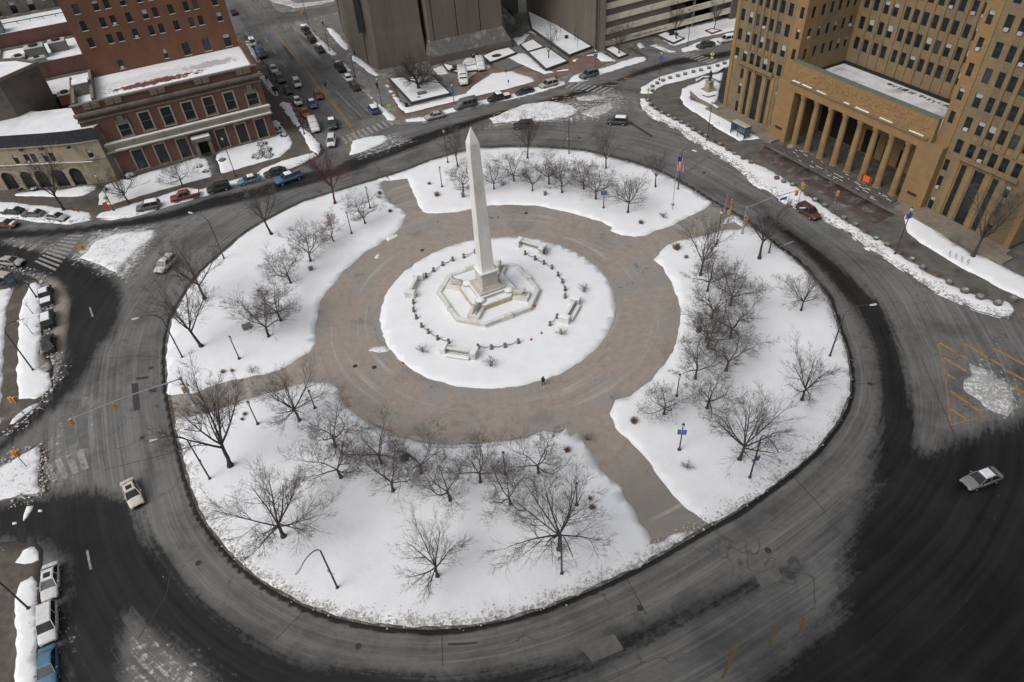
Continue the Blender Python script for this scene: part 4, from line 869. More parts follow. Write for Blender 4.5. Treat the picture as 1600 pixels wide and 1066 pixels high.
def courthouse():
    FR = Frame((66, 118), -64.2); R = FR.root('courthouse', 'huge tan sandstone courthouse with eight columns and rows of dark windows', 'courthouse')
    TOP = 40.0; rows = [14.1+3.82*k for k in range(7)]
    bulk = MB()
    seven = [-31.7, -29.4, -27.35, -25.5, -23.65, -21.8, -19.7]
    for sgn in (-1, 1):
        cols = [c if sgn < 0 else -c for c in seven]
        rects = []; near = []
        for k, t in enumerate(rows):
            for c in cols:
                r = (c-.57, c+.57, t-2.3, t); rects.append(r)
                near.append((k, r))
        ent = [(-27.2, .45, 1.0, 10.5), (-24.5, .85, .9, 10.5), (-21.8, .45, 1.0, 10.5)]
        tall = [((c-hw) if sgn < 0 else (-c-hw), (c+hw) if sgn < 0 else (-c+hw), a, b) for c, hw, a, b in ent]
        small = [((c-.42) if sgn < 0 else (-c-.42), (c+.42) if sgn < 0 else (-c+.42), a, b) for c, a, b in [(-29.4, 8.3, 10.3), (-29.4, 4.9, 7.3), (-29.4, 1.0, 3.3), (-18.9, 8.3, 10.3), (-18.9, 4.9, 7.3), (-18.9, 1.0, 3.3)]]
        pier = [(sgn*16.9-.45, sgn*16.9+.45, t-2.0, t) for t in rows[1:]]
        mb = MB(); x0, x1 = (-33.4, -18.2) if sgn < 0 else (18.2, 33.4)
        wall_holes(mb, (0, 0), 0, x0, x1, 1.0, TOP, rects+tall+small, .3)
        # side and back of the wing
        xo = x0 if sgn < 0 else x1
        mb.box(min(xo, xo-sgn*.01), max(xo, xo-sgn*.01), 0.0, 30, 1.0, TOP, False, False)
        mb.box(min(x0, x1), max(x0, x1), 29.9, 30, 1.0, TOP, False, False)
        mb.build('wing_wall', MT['sand_grey'] if sgn < 0 else MT['sand_grey'], R)
        q = MB(); ends = [x0, x0+.95] if sgn < 0 else [x1-.95, x1]
        q.box(ends[0], ends[1], -.16, 0, .9, TOP-6, True, False)
        q2a, q2b = (-18.2, -15.8) if sgn < 0 else (15.8, 18.2)
        q2 = MB(); wall_holes(q2, (0, -.14), 0, q2a, q2b, 12.2, TOP, pier, .3); xs_ = q2a if sgn < 0 else q2b
        q2.box(min(xs_, xs_+.01*sgn), max(xs_, xs_+.01*sgn), -.14, 0, 12.2, TOP, False, False)
        q2.build('corner_pier', MT['sand_orange'], R); q.build('edge_pier', MT['sand_orange'], R)
        windows(R, (0, 0), 0, [r for k, r in near if k < (3 if sgn < 0 else 5)], 'sash', False)
        windows(R, (0, 0), 0, [r for k, r in near if k >= (3 if sgn < 0 else 5)], 'sash', False, bulk=bulk)
        windows(R, (0, 0), 0, tall, 'tall', False); windows(R, (0, 0), 0, small, 'sash', False)
        windows(R, (0, -.14), 0, pier[:4], 'sash', False); windows(R, (0, -.14), 0, pier[4:], 'sash', False, bulk=bulk)
        # ribs between the middle windows, brown spandrels under them
        rb = MB(); mids = cols[1:6]
        for i in range(4):
            m_ = (mids[i]+mids[i+1])/2; parts('rib', MT['sand_grey'], R, [(m_-.33, m_+.33, -.22, 0, 14.6, TOP-1)]); lx = (-28.35, -26.05, -22.95, -20.6)[i]*(1 if sgn < 0 else -1); parts('lower_rib', MT['sand'], R, [(lx-.42, lx+.42, -.14, 0, 1.0, 11.3)])
        sd = MB()
        for c in mids:
            parts('spandrel', MT['spandrel'], R, [(c-.5, c+.5, -.05, 0, t+.03, t+1.49) for t in rows[1:5]])
        bl = MB(); bl.box(mids[0 if sgn < 0 else 4]-1.1, mids[4 if sgn < 0 else 0]+1.1, -.65, 0, 11.35, 11.6); bl.box(mids[0 if sgn < 0 else 4]-1.0, mids[4 if sgn < 0 else 0]+1.0, -.6, -.5, 11.6, 12.1)
        bl.build('balcony', MT['sand_grey'], R)
        for c in mids:
            md = MB()
            pts = [(c+.42*math.cos(a*math.pi/6), 15.05+.42*math.sin(a*math.pi/6)) for a in range(12)]
            n = len(md.v); md.v += [(x, -.12, z) for x, z in pts]+[(x, 0, z) for x, z in pts]; md.f.append(tuple(range(n, n+12))[::-1]); md.mi.append(0)
            for i in range(12): md.f.append((n+i, n+(i+1) % 12, n+12+(i+1) % 12, n+12+i)); md.mi.append(0)
            md.build('medallion', MT['sand'], R)
        # inner side wall of the court, facing the centre
        cs_ = [1.7, 4.25, 6.5, 8.6, 10.7, 12.7]; rc = [(c-.45, c+.45, t-2.0, t) for c in cs_ for t in rows if t > 16]
        for part, lo, hi, m_ in (('court_side_pier', -.14, 3.0, 'sand_orange'), ('court_side_wall', 3.0, 14.0, 'sand_grey')):
            s1 = MB(); sub = [r for r in rc if lo < (r[0]+r[1])/2 < hi]
            if sgn < 0:
                wall_holes(s1, (-15.8, 0), math.pi/2, lo, hi, 12.2, TOP, sub, .3)
                windows(R, (-15.8, 0), math.pi/2, [r for r in sub if r[3] < 27 and hi > 5], 'sash', False, bulk=bulk)
                windows(R, (-15.8, 0), math.pi/2, [r for r in sub if not (r[3] < 27 and hi > 5)], 'sash', False, bulk=bulk)
            else:
                sub = [(-r[1], -r[0], r[2], r[3]) for r in sub]
                wall_holes(s1, (15.8, 0), -math.pi/2, -hi, -lo, 12.2, TOP, sub, .3); windows(R, (15.8, 0), -math.pi/2, sub, 'sash', False, bulk=bulk)
            s1.build(part, MT[m_], R)
        pl = MB(); a, b = (-33.9, -15) if sgn < 0 else (15, 33.9)
        pl.box(a, b, -1.1, -.002, -.05, .95); pl.box(a-(0 if sgn > 0 else 1.2), b+(1.2 if sgn > 0 else 0), -3.6, -1.102, -.05, .62); pl.build('plinth', MT['plinth'], R)
    # back wall of the court
    cols = [-14.3, -12.2, -9.95, -8.0, -5.5, -3.65, -1.8, .2, 2.1, 4.0, 6.2, 8.1, 10.1, 12.2, 14.3]; rc = [(c-.56, c+.56, t-2.3, t) for c in cols for t in [r-.05 for r in rows] if t > 16]
    bw = MB(); wall_holes(bw, (0, 14), 0, -15.8, 15.8, 12.2, TOP, rc, .3); bw.build('court_back_wall', MT['sand_grey'], R)
    near = [r for r in rc if r[3] < 23]; windows(R, (0, 14), 0, near[:max(0, 100-82)], 'sash', False); windows(R, (0, 14), 0, near[max(0, 100-82):]+[r for r in rc if r[3] >= 23], 'sash', False, bulk=bulk)
    rb = MB()
    for i in range(len(cols)-1):
        m_ = (cols[i]+cols[i+1])/2; parts('court_rib', MT['sand_grey'], R, [(m_-.33, m_+.33, 13.82, 14, 12.5, TOP-1)])
    tag(bulk.build('window', [MT['frame_dark'], MT['pane'], MT['blind']], R), kind='stuff')
    # roofs
    parts('roof', MT['roofsnow'], R, [(-33.4, -15.81, 0.1, 29.9, TOP-.6, TOP-.2), (15.81, 33.4, .1, 29.9, TOP-.6, TOP-.2), (-15.8, 15.8, 14.3, 29.9, TOP-.6, TOP-.2)])
    # portico
    parts('portico_pier', MT['sand_orange'], R, [(-18.1, -13.7, -1.25, 8.0, 0.2, 12.19), (13.7, 18.1, -1.25, 8.0, .2, 12.19)])
    en = MB(); en.box(-15.79, 15.79, -1.25, -.35, 12.2, 16.4); en.box(-13.69, 13.69, -1.25, .6, 10.9, 12.19); en.build('entablature', MT['sand_orange'], R)
    fr = MB(); random.seed(3)
    for k in range(170):
        x = random.uniform(-14.8, 14.8); z = random.uniform(13.5, 15.9); s_ = random.uniform(.2, .5); fr.frus(x-s_, x+s_, -1.36, -1.24, z-s_*.5, z+s_*.6, .15, .03)
    tag(fr.build('relief_frieze', MT['sand_orange'], R), kind='stuff')
    cn = MB(); cn.box(-15.2, 15.2, -1.6, -1.251, 12.6, 12.95); cn.build('cornice', MT['sand_grey'], R)
    sn = MB()
    for a, b in ((-14.6, -12.8), (-12.2, -9.9), (-8.6, -6.4), (-2.2, -1.0), (.4, 3.3), (5.6, 8.2), (11.6, 14.3)): parts('cornice_snow', MT['roofsnow'], R, [(a, b, -1.58, -1.28, 12.951, 13.04)])
    cp = MB(); cp.box(-15.9, 15.9, -1.33, -.3, 16.4, 16.55); cp.build('parapet_cap', MT['copper'], R)
    pr = MB(); pr.box(-15.79, 15.79, .601, 13.99, 12.0, 12.5); pr.build('portico_roof', mottled('patchy roof snow', (.62, .63, .65), (.5, .505, .52), .5, .8, c3=(.3, .295, .29), s3=.35), R)
    gt = MB(); gt.box(-15.7, 15.7, 13.4, 13.8, 12.5, 13.0); gt.box(-15.75, -15.45, 2, 13.4, 12.5, 12.9)
    gt.build('gutter', MT['black'], R)
    hb = MB(); hb.frus(1.2, 3.6, 3.6, 5.6, 12.5, 12.9, .2, .2); hb.box(2.3, 2.45, 3.5, 5.7, 12.9, 13.0); hb.build('roof_hatch', MT['slate'], R)
    for k in range(3):
        v = MB(); v.lathe([(.35, 12.5), (.35, 12.95), (.1, 13.1)], 10, (-11.5+1.3*k, 6.2)); v.build('roof_vent', MT['stonebox'], R)
    wp = MB(); wp.box(-9.5, -5.5, 4.2, 7.8, 12.503, 12.54); wp.build('bare_roof_patch', MT['roofslush2'], R)
    gr = MB()
    for k in range(60): x = random.uniform(-4, 13); gr.box(x, x+random.uniform(.1, .5), 11.4+random.uniform(0, .8), 12.3+random.uniform(0, .5), 12.503, 12.56)
    tag(gr.build('roof_walkway_marks', MT['stonebox'], R), kind='stuff')
    # porch interior
    pi = MB(); pi.m = 0
    rc = [(c-.55, c+.55, z, z+h) for c in (3.3, 6.7, 10, 12.6) for z, h in ((8.2, 2.0), (5.2, 2.2))]+[(c-.8, c+.8, .5, 4.3) for c in (3.3, 6.7, 10)]+[(-2.3, .9, .5, 5.3)]+[(c-1.35, c+1.35, .5, 10.3) for c in (-12.1, -8.8, -5.5)]  # the three full-height left openings paint deep porch shade as dark panels
    wall_holes(pi, (0, 7.59), 0, -13.7, 13.7, .4, 10.9, rc, .3); pi.build('porch_wall', MT['sand'], R)
    for r in rc: dd = MB(); dd.quad((r[0], 7.88, r[2]), (r[1], 7.88, r[2]), (r[1], 7.88, r[3]), (r[0], 7.88, r[3])); dd.build('porch_door_and_shade' if r[2] < 1 else 'porch_window', MT['porch_dark'], R)
    ce = MB(); ce.box(-13.69, 13.69, .6, 7.58, 10.9, 11.2); ce.build('porch_ceiling', MT['spandrel'], R)
    cm = MB(); cm.lathe([(.8, .15), (.8, .5), (.66, .6), (.66, .61), (.63, 4), (.58, 8), (.54, 9.9), (.7, 10.15), (.78, 10.6), (.78, 10.9)], 20); cme = cm.mesh('column', MT['sand'], True)
    for k in range(8): link('column', cme, R, (-11.85+k*3.385, -.35, 0), 0)
    st = MB()
    for k in range(9): st.box(-13.68, 13.68, -1.3-.42*(9-k)+.42*0, -1.3-.42*(8-k)+(8.9 if k == 8 else 0), -.05, .05+k*.05)
    st.build('steps', MT['stepstone'], R)
    ss = MB()
    for k in range(9):
        for j in range(5): x = RW.uniform(-13.5, 12.2); ss.box(x, x+RW.uniform(.3, 1.4), -1.3-.42*(9-k)+.3, -1.3-.42*(9-k)+.39, .051+k*.05, .075+k*.05)
    tag(ss.build('snow_on_steps', MT['roofsnow'], R), kind='stuff')
    # name plates low on the portico piers
    for s_ in (-1, 1):
        p = MB(); p.box(s_*15.8-.9, s_*15.8+.9, -1.3, -1.251, 2.5, 3.0); p.build('name_plate', MT['slate'], R)
    return R
CH = courthouse()
# terrace in front of the portico, railings
FRC = Frame((66, 118), -64.2)
def cw(x, y, z=0): c, s_ = math.cos(FRC.a), math.sin(FRC.a); return Vector((66+x*c-y*s_, 118+x*s_+y*c, z))
patch('terrace', [tuple(cw(x, y)[:2]) for x, y in ((-15, -5.1), (-13, -9.3), (16.5, -10.4), (16.4, -5.1))], .13, .05, MT['terrace'], jit=.05, res=2, lump=0, edge=0)
def railing(p0, p1, label, n=5):
    r = empty('stair_railing', p0, 0, label, 'railing', 'snowy stair railings'); d = p1-p0; mb = MB()
    mb.tube([(0, 0, .95), tuple(d+Vector((0, 0, .95)))], .035, 6); mb.tube([(0, 0, .5), tuple(d+Vector((0, 0, .5)))], .025, 6); mb.build('rail', MT['galv'], r)
    for k in range(n):
        q = d*(k/(n-1)); b = MB(); b.tube([(0, 0, 0), (0, 0, .95)], .035, 6); b.build('post', MT['steel'], r, tuple(q))
for k, x in enumerate((-9.5, -3.2, 4.0, 10.6)):
    railing(cw(x, -5.3, .18), cw(x+.3, -8.6, .18), f'stair railing on the dark red terrace, {["leftmost","second from the left","third from the left","rightmost"][k]} of four')
sb = MB(); random.seed(12)
for k in range(4):
    x = (-9.5, -3.2, 4.0, 10.6)[k]
# orange barrier and snow-covered ramp by the columns
ob = empty('barrier', cw(5.6, -1.0, .35), FRC.a, 'bright orange barrier board between two courthouse columns', 'barrier'); mb = MB(); mb.box(-.1, 1.9, 0, .08, .2, 1.5); MT['orange'] = paint('orange plastic', (.75, .12, .02), .1); mb.build('board', MT['orange'], ob)
parts('leg', MT['steel'], ob, [(0, .08, -.25, .3, 0, 1.6), (1.7, 1.78, -.25, .3, 0, 1.6)])

MT['roofslush'] = mottled('thin slushy snow', (.5, .49, .49), (.34, .32, .32), 1.5, .8, obj=True)
MT['brickA'] = brick('dark red brick', (.13, .064, .049), (.1, .052, .042), (.13, .09, .075), 1, .5, .17, .018)
MT['brickB'] = brick('orange red brick', (.16, .074, .045), (.125, .062, .04), (.12, .078, .06), 1, .5, .17, .018, stain=(.07, .035, .025))
MT['stoneA'] = mottled('grey limestone', (.2, .185, .155), (.13, .12, .105), 1.2, .9, c3=(.09, .085, .075), s3=.5, obj=True)
MT['stoneB'] = mottled('buff limestone', (.34, .3, .235), (.27, .24, .19), 1.2, .9, c3=(.2, .18, .15), s3=.4, obj=True)
def surround(mb, a, b, c, d, w_=.28, y=-.12):
    mb.box(a-w_, a, y, 0, c-.1, d+w_); mb.box(b, b+w_, y, 0, c-.1, d+w_); mb.box(a, b, y, 0, d, d+w_); mb.box(a-w_-.1, b+w_+.1, y-.12, 0, c-.3, c-.1)
def melt_mat():
    t = NT('partly melted roof snow'); p = t.obj(); n = t.noise(p, 1.1, 7, .7); n2 = t.noise(p, .4, 4)
    def ell(cx, cy, rx, ry, k=1.0):
        m = t.n('ShaderNodeMapping'); m.inputs['Location'].default_value = (-cx/rx, -cy/ry, 0); m.inputs['Scale'].default_value = (1/rx, 1/ry, 0); t.l(p, m.inputs['Vector'])
        l = t.n('ShaderNodeVectorMath', operation='LENGTH'); t.l(m.outputs[0], l.inputs[0]); return t.ramp(t.math('ADD', l.outputs['Value'], t.math('MULTIPLY', t.math('SUBTRACT', n, .5), 3.0*k)), 1.05, .8)
    c = t.mix(t.ramp(n2, .3, .7), (.8, .81, .83), (.72, .73, .76))
    c = t.mix(t.math('MULTIPLY', ell(-18, 10.8, 15, 2.8, 1.2), .4), c, (.42, .4, .4)); c = t.mix(t.math('MULTIPLY', ell(-7.5, 10.5, 6, 2.0), .7), c, (.34, .31, .31))
    c = t.mix(ell(-20, 7.2, 9.5, 1.7), c, t.mix(n, (.12, .045, .04), (.17, .07, .06))); return t.out(c, .8, .2)
MT['melt'] = melt_mat()
def red_building():
    R = Frame((-50.4, 151.9), 23.7).root('brick_club_building', 'red brick building with a snowy terrace roof and a tall plain brick block', 'building')
    up = [(x, x+2.0, 8.5, 12.2) for x in (-25.1, -20.8, -16.45, -12.1, -7.75)]+[(-29.6, -27.5, 8.3, 10.8), (-3.2, -.95, 8.3, 10.8), (-34.6, -33.2, 8.3, 9.9)]
    lo = [(x, x+2.05, .8, 5.0) for x in (-29.4, -24.8, -20.2, -12.0, -7.55, -3.3)]+[(-16.2, -14.2, .2, 3.6), (-35.1, -33.0, .2, 4.2)]
    w = MB(); wall_holes(w, (0, 0), 0, -36, .45, 0, 16.3, up+lo, .3)
    w.quad((.45, 0, 0), (.45, 18, 0), (.45, 18, 16.3), (.45, 0, 16.3)); w.quad((-36, 18, 0), (-36, 0, 0), (-36, 0, 16.3), (-36, 18, 16.3))
    w.quad((.45, .45, 16.3), (-36, .45, 16.3), (-36, .45, 15), (.45, .45, 15)); w.box(-.0, .45, .45, 18, 15.25, 16.3, True, False); w.box(-36, -35.6, .45, 18, 15.25, 16.3, True, False)
    w.build('wall', MT['brickA'], R)
    rf = MB(); rf.box(-35.6, 0, .45, 18, 14.9, 15.2); rf.build('roof', MT['melt'], R)
    parts('parapet_wall', MT['stoneA'], R, [(-32.0, -31.5, .46, 17.9, 15.2, 17.0), (-35.59, -35.1, .46, 11, 15.2, 16.8)])
    bt = MB(); bt.box(-35.1, -32.0, 8.5, 11.5, 15.2, 17.6); bt.build('stair_hood', MT['stoneA'], R); bt = MB(); bt.box(-35.1, -32.0, 8.4, 11.5, 17.6, 17.75); bt.build('hood_snow', MT['roofsnow'], R)
    c = MB(); c.box(-36.3, .75, -.35, .5, 16.3, 16.55); c.box(-36.3, .75, -.75, -.002, 14.3, 14.75); c.box(-36.2, .65, -.45, -.002, 13.95, 14.298); c.box(-36.2, .6, -.22, -.002, 12.95, 13.25); c.build('cornice', MT['stoneA'], R)
    for x in (-34.0, -29.8, -21.3, -12.4, -3.8):
        for k in range(2):
            b = MB(); xx = x+k*1.6
            b.box(xx, xx+1.35, -.38, -.352, 15.35, 15.45); b.box(xx, xx+1.35, -.38, -.352, 16.15, 16.25)
            for j in range(6): b.box(xx+.03+j*.24, xx+.13+j*.24, -.4, -.352, 15.45, 16.15)
            b.build('balustrade_panel', MT['stoneB'], R)
    l = MB(); l.box(-36.4, 1.0, -.9, -.002, 7.3, 7.75); l.box(-36.2, .8, -.55, -.002, 6.2, 7.298); l.box(-36.3, .9, -1.1, -.002, 5.9, 6.198); l.build('belt_course', MT['stoneB'], R)
    l = MB(); l.frus(-36.3, .9, -.86, -.04, 7.751, 7.87, .2, .05); l.frus(-32, .8, -1.08, -.56, 6.199, 6.3, .2, .05); l.build('belt_snow', MT['roofsnow'], R)
    for r in up+lo: s_ = MB(); surround(s_, *r); s_.build('stone_surround', MT['stoneB'], R)
    for x in (-28.55, -2.1):
        ca = MB(); ca.frus(x-1.2, x+1.2, -.35, 0, 11.1, 11.5, -.15, 0); ca.frus(x-.75, x+.75, -.4, 0, 11.5, 12.8, .3, 0); ca.frus(x-1.25, x-.8, -.3, 0, 11.5, 12.1, .12, 0); ca.frus(x+.8, x+1.25, -.3, 0, 11.5, 12.1, .12, 0); ca.build('cartouche', MT['stoneA'], R)
    windows(R, (0, 0), 0, up[:7], 'stone', False); windows(R, (0, 0), 0, up[7:], 'sash', False); windows(R, (0, 0), 0, lo[:6], 'grid', False)
    d = MB(); d.quad((-16.2, .28, .2), (-14.2, .28, .2), (-14.2, .28, 3.6), (-16.2, .28, 3.6)); d.build('door', MT['porch_dark'], R)
    d = MB(); d.quad((-35.1, .28, .2), (-33, .28, .2), (-33, .28, 4.2), (-35.1, .28, 4.2)); d.build('door', MT['porch_dark'], R)
    p = MB(); p.box(-17.0, -16.3, -1.5, -.002, 0, 3.9); p.box(-14.1, -13.4, -1.5, -.002, 0, 3.9); p.box(-17.2, -13.2, -1.8, -.002, 3.9, 4.8); p.build('porch', MT['stoneA'], R)
    p = MB(); p.frus(-17.1, -13.3, -1.75, -.02, 4.801, 4.93, .1, .1); p.build('porch_snow', MT['roofsnow'], R)
    st = MB(); st.box(-35.99, .44, -.3, -.004, -.05, .6); st.build('base_course', MT['stoneA'], R)
    # tall block
    rows = [28.9+3.35*k for k in range(-2, 3)]; cols = [-29.0, -25.2, -23.1, -20.0, -16.7, -14.6, -11.4, -8.2, -6.2, -2.1]
    rc = [(c-.55, c+.55, z-.95, z+.95) for c in cols for z in rows]+[(c-.75, c+.75, 15.7, 18.4) for c in (-11.2, -6.7, -2.1)]+[(-16.1, -15.3, 16.0, 18.0), (-25.8, -24.7, 15.8, 17.6)]
    w = MB(); wall_holes(w, (0, 18), 0, -31.6, .05, 0, 41, rc, .25); w.quad((.05, 18, 0), (.05, 46, 0), (.05, 46, 41), (.05, 18, 41)); w.quad((-31.6, 46, 0), (-31.6, 18, 0), (-31.6, 18, 41), (-31.6, 46, 41)); w.quad((.05, 46, 0), (-31.6, 46, 0), (-31.6, 46, 41), (.05, 46, 41)); w.build('tall_wall', MT['brickB'], R)
    rf = MB(); rf.box(-31.6, .05, 18, 46, 40.6, 41.05); rf.build('tall_roof', MT['roofsnow'], R)
    windows(R, (0, 18), 0, rc, 'sash', True)
    rows2 = [z for z in rows]; 
    return R

red_building()
# foundation shrubs with snow
MT['evergreen'] = mottled('dark evergreen', (.02, .025, .018), (.04, .05, .035), 6, .9, obj=True)
def bush(u, v, r_, label, z=.2, sn=True, mat='evergreen'):
    rr = random.Random(int(u*7+v)); mb = MB()
    for k in range(int(160*r_)):
        a = rr.random()*6.28; e = math.acos(rr.random()); q = Vector((math.cos(a)*math.sin(e), math.sin(a)*math.sin(e), .7*math.cos(e)))*r_*rr.uniform(.65, 1)
        d = rv(rr).normalized()*.16; d2 = rv(rr).normalized()*.16; mb.m = 1 if sn and q.z > .3*r_ and rr.random() < .75 else 0; mb.quad(q-d, q+d2, q+d, q-d2)
    o = mb.build('shrub', [MT[mat], MT['roofsnow']], None, (*at(u, v)[:2], z)); tag(o, label, 'shrub', 'snowy evergreen shrubs')
for u, v, r_, l in [(410,228,1.3,'snow-capped round shrub in the clump at the corner of the brick building'),(415,238,1.7,'largest snow-capped shrub beside the corner of the brick building'),(404,246,1.5,'low dark shrub in front of the snowy clump by the brick building'),(420,246,1.2,'snow-capped shrub nearest the street corner by the brick building'),(435,203,.8,'small shrub at the side wall of the brick building'),(444,214,.9,'small snowy shrub on the narrow lawn beside the brick building'),(438,210,.8,'snowy shrub between two others at the side of the brick building'),(348,252,.8,'small dark shrub right of the brick building doorway'),(313,262,.7,'small dark shrub left of the doorway path'),(322,270,.7,'small dark shrub at the kerb end of the doorway path'),(205,278,1.3,'twiggy snowy hedge piece by the left end of the brick building'),(55,298,.8,'dark clipped bush at the second arch of the cream building'),(33,297,.6,'dark clipped bush at the first arch of the cream building')]:
    bush(u, v, r_, l)

# -------- cream arcaded building with curved front
MT['cream'] = mottled('cream stone', (.33, .28, .2), (.27, .23, .165), .8, .9, c3=(.2, .17, .13), s3=.4, obj=True)
MT['taupe'] = mottled('taupe render', (.125, .115, .095), (.1, .093, .08), .6, .9, c3=(.075, .07, .062), s3=.3, obj=True)
def cream_building():
    R = Frame((-95, 136), -3.9).root('cream_corner_building', 'cream stone corner building with arched ground floor and dark slate mansard', 'building')
    path = [(-30, -1.2), (-19.5, -.9), (-10, 0), (-2.7, .05), (4.6, .35), (9.5, .8), (13.9, 1.9)]
    arches = [[], [(-5.5, 0)], [(3.9, 1), ], [(2.8, 1)], [], []]
    def seg(i): a = Vector((*path[i], 0)); b = Vector((*path[i+1], 0)); return a, math.atan2(b.y-a.y, b.x-a.x), (b-a).length
    wl = MB(); gl = MB(); td = MB()
    AR = {0: [3.5], 1: [2.5], 2: [2.1, 6.2], 3: [2.0, 5.8], 4: [2.0], 5: []}
    for i in range(6):
        a, an, L = seg(i); ca, sa = math.cos(an), math.sin(an); T = lambda x, y, z: (a.x+x*ca-y*sa, a.y+x*sa+y*ca, z)
        ups = []; hw = 1.35
        for c in AR[i] if i != 4 else []: ups += [(c-1.2, c-.2, 5.9, 7.9), (c+.2, c+1.2, 5.9, 7.9)]
        if i == 5: ups = [(1.4, 2.4, 5.9, 7.9)]
        if i == 2: ups = [(3.4, 4.4, 5.9, 7.9), (4.9, 5.9, 5.9, 7.9)]; ups = [(1.0, 2.0, 5.9, 7.9)]+ups[0:0]+[(6.2-.5, 6.2+.5, 5.9, 7.9)]
        wall_holes(wl, a, an, 0, L, 5.0, 9.6, ups, .25); windows(R, a, an, ups, 'sash', True)
        # arcade storey: arch openings cut in a strip
        xs = [0]; n = 12
        for c in AR[i]:
            wl.quad(T(xs[-1], 0, 0), T(c-hw, 0, 0), T(c-hw, 0, 5), T(xs[-1], 0, 5)); xs.append(c+hw)
            P = [(c-hw*math.cos(math.pi*k/n), 2.8+hw*math.sin(math.pi*k/n)) for k in range(n+1)]
            for k in range(n):
                wl.quad(T(P[k][0], 0, P[k][1]), T(P[k+1][0], 0, P[k+1][1]), T(P[k+1][0], 0, 5), T(P[k][0], 0, 5))
                wl.quad(T(P[k][0], 0, P[k][1]), T(P[k][0], .5, P[k][1]), T(P[k+1][0], .5, P[k+1][1]), T(P[k+1][0], 0, P[k+1][1]))
            for x in (c-hw, c+hw): wl.quad(T(x, 0, 0), T(x, .5, 0), T(x, .5, 2.8), T(x, 0, 2.8))
            g = MB(); g.quad(*([T(c-hw, .49, 0), T(c+hw, .49, 0)]+[T(x, .49, z) for x, z in P[::-1]])); aw = g.build('arched_window', MT['pane'], R)
            f = MB()
            for x in (-.45, .45): f.box(c+x-.04, c+x+.04, .4, .48, 0, 3.9)
            f.box(c-hw, c+hw, .4, .47, 2.75, 2.87); f.v = [T(*q) for q in f.v]; f.build('frame', MT['frame_dark'], aw)
        wl.quad(T(xs[-1], 0, 0), T(L, 0, 0), T(L, 0, 5), T(xs[-1], 0, 5))
        # string courses, cornice, mansard, roof
        for z0, z1, y in ((4.95, 5.2, -.14), (5.55, 5.8, -.22), (9.35, 9.62, -.3)):
            td.m = 0; td.quad(T(0, y, z0), T(L, y, z0), T(L, y, z1), T(0, y, z1)); td.quad(T(0, y, z1), T(L, y, z1), T(L, .02, z1), T(0, .02, z1)); td.quad(T(0, .02, z0), T(L, .02, z0), T(L, y, z0), T(0, y, z0))
        gl.quad(T(0, -.25, 9.63), T(L, -.25, 9.63), T(L, .05, 11.95), T(0, .05, 11.95))
        gl.quad(T(0, .05, 11.95), T(L, .05, 11.95), T(L, .05, 12.1), T(0, .05, 12.1))
    wl.build('facade', MT['cream'], R); td.build('string_course', MT['stoneB'], R); gl.build('mansard', MT['slate'], R)
    back = [(15.5, 9.5), (5.5, 12.8), (-2.5, 11.5), (-18, 15), (-30, 15)]
    pts = path+[(17.0, 1.6)]+back; rf = MB(); rf.prism([(x, y+.06) for x, y in path]+back, 11.6, 12.0); rf.build('roof', MT['roofsnow'], R)
    b = MB()
    for (x0, y0), (x1, y1) in zip([path[-1]]+back, back): b.quad((x0, y0, 0), (x1, y1, 0), (x1, y1, 11.9), (x0, y0, 11.9))
    b.build('rear_wall', MT['taupe'], R)
    parts('soffit_lamp', MT['slate'], R, [(x, x+.55, -.42, .2, 8.85, 9.3) for x in (-14, -8, -1.8, 2.4, 8.3)])
    s_ = MB(); s_.box(-30, 12, -.35, -.16, 5.801, 5.86); s_.build('ledge_snow', MT['roofsnow'], R)
cream_building()
def block(name, label, poly, z, mat, roof='roofsnow', par=.5, rects=None, wins=None):
    """free-standing building block: world outline, parapet, snowy roof; rects = {edge index: [openings]}"""
    c = Vector((sum(p[0] for p in poly)/len(poly), sum(p[1] for p in poly)/len(poly), 0)); R = empty(name, c, 0, label, 'building')
    P = [(p[0]-c.x, p[1]-c.y) for p in poly]; w = MB(); rects = rects or {}
    for i in range(len(P)):
        a = Vector((*P[i], 0)); b = Vector((*P[(i+1) % len(P)], 0)); an = math.atan2(b.y-a.y, b.x-a.x); r = rects.get(i, [])
        wall_holes(w, a, an, 0, (b-a).length, 0, z+par, r, .25)
        if r: windows(R, a, an, r, 'sash', True)
    w.build('wall', MT[mat], R)
    q = MB(); q.prism([(x*.985, y*.985) for x, y in P], z-.3, z); q.build('roof', MT[roof], R)
    k = MB()
    for i in range(len(P)):
        a = Vector((*P[i], 0)); b = Vector((*P[(i+1) % len(P)], 0)); d = (b-a).normalized(); n = Vector((-d.y, d.x, 0))*.35
        k.quad(*[(v.x, v.y, z+par+.01) for v in (a, b, b+n, a+n)]); k.quad(*[(v.x, v.y, zz) for v, zz in ((a+n, z+par+.01), (b+n, z+par+.01), (b+n, z-.1), (a+n, z-.1))])
    k.build('coping', MT['stoneA'], R); return R
A_ = Frame((-50.4, 151.9), 23.7)
def aw_(x, y): c, s_ = math.cos(A_.a), math.sin(A_.a); return (-50.4+x*c-y*s_, 151.9+x*s_+y*c)
block('taupe_building', 'plain taupe building with a small snowy roof behind the cream arcade', [aw_(-40.7, 20.1), aw_(-45, 25.5), aw_(-58, 32), aw_(-62, 14), aw_(-48, 14)][::-1], 19.6, 'taupe', rects={3: [(3.0, 4.3, 13.5, 15.5), (3.0, 4.3, 9, 11)], 0: [(4, 5.2, 12, 14), (8, 9.2, 12, 14)]})
rb = block('low_brick_building', 'low dark red brick building with rooftop cooling units, beside the tall block', [aw_(-52, 38.7), aw_(-31.9, 38.7), aw_(-31.9, 56.0), aw_(-52, 56.0)], 14, 'brickA')
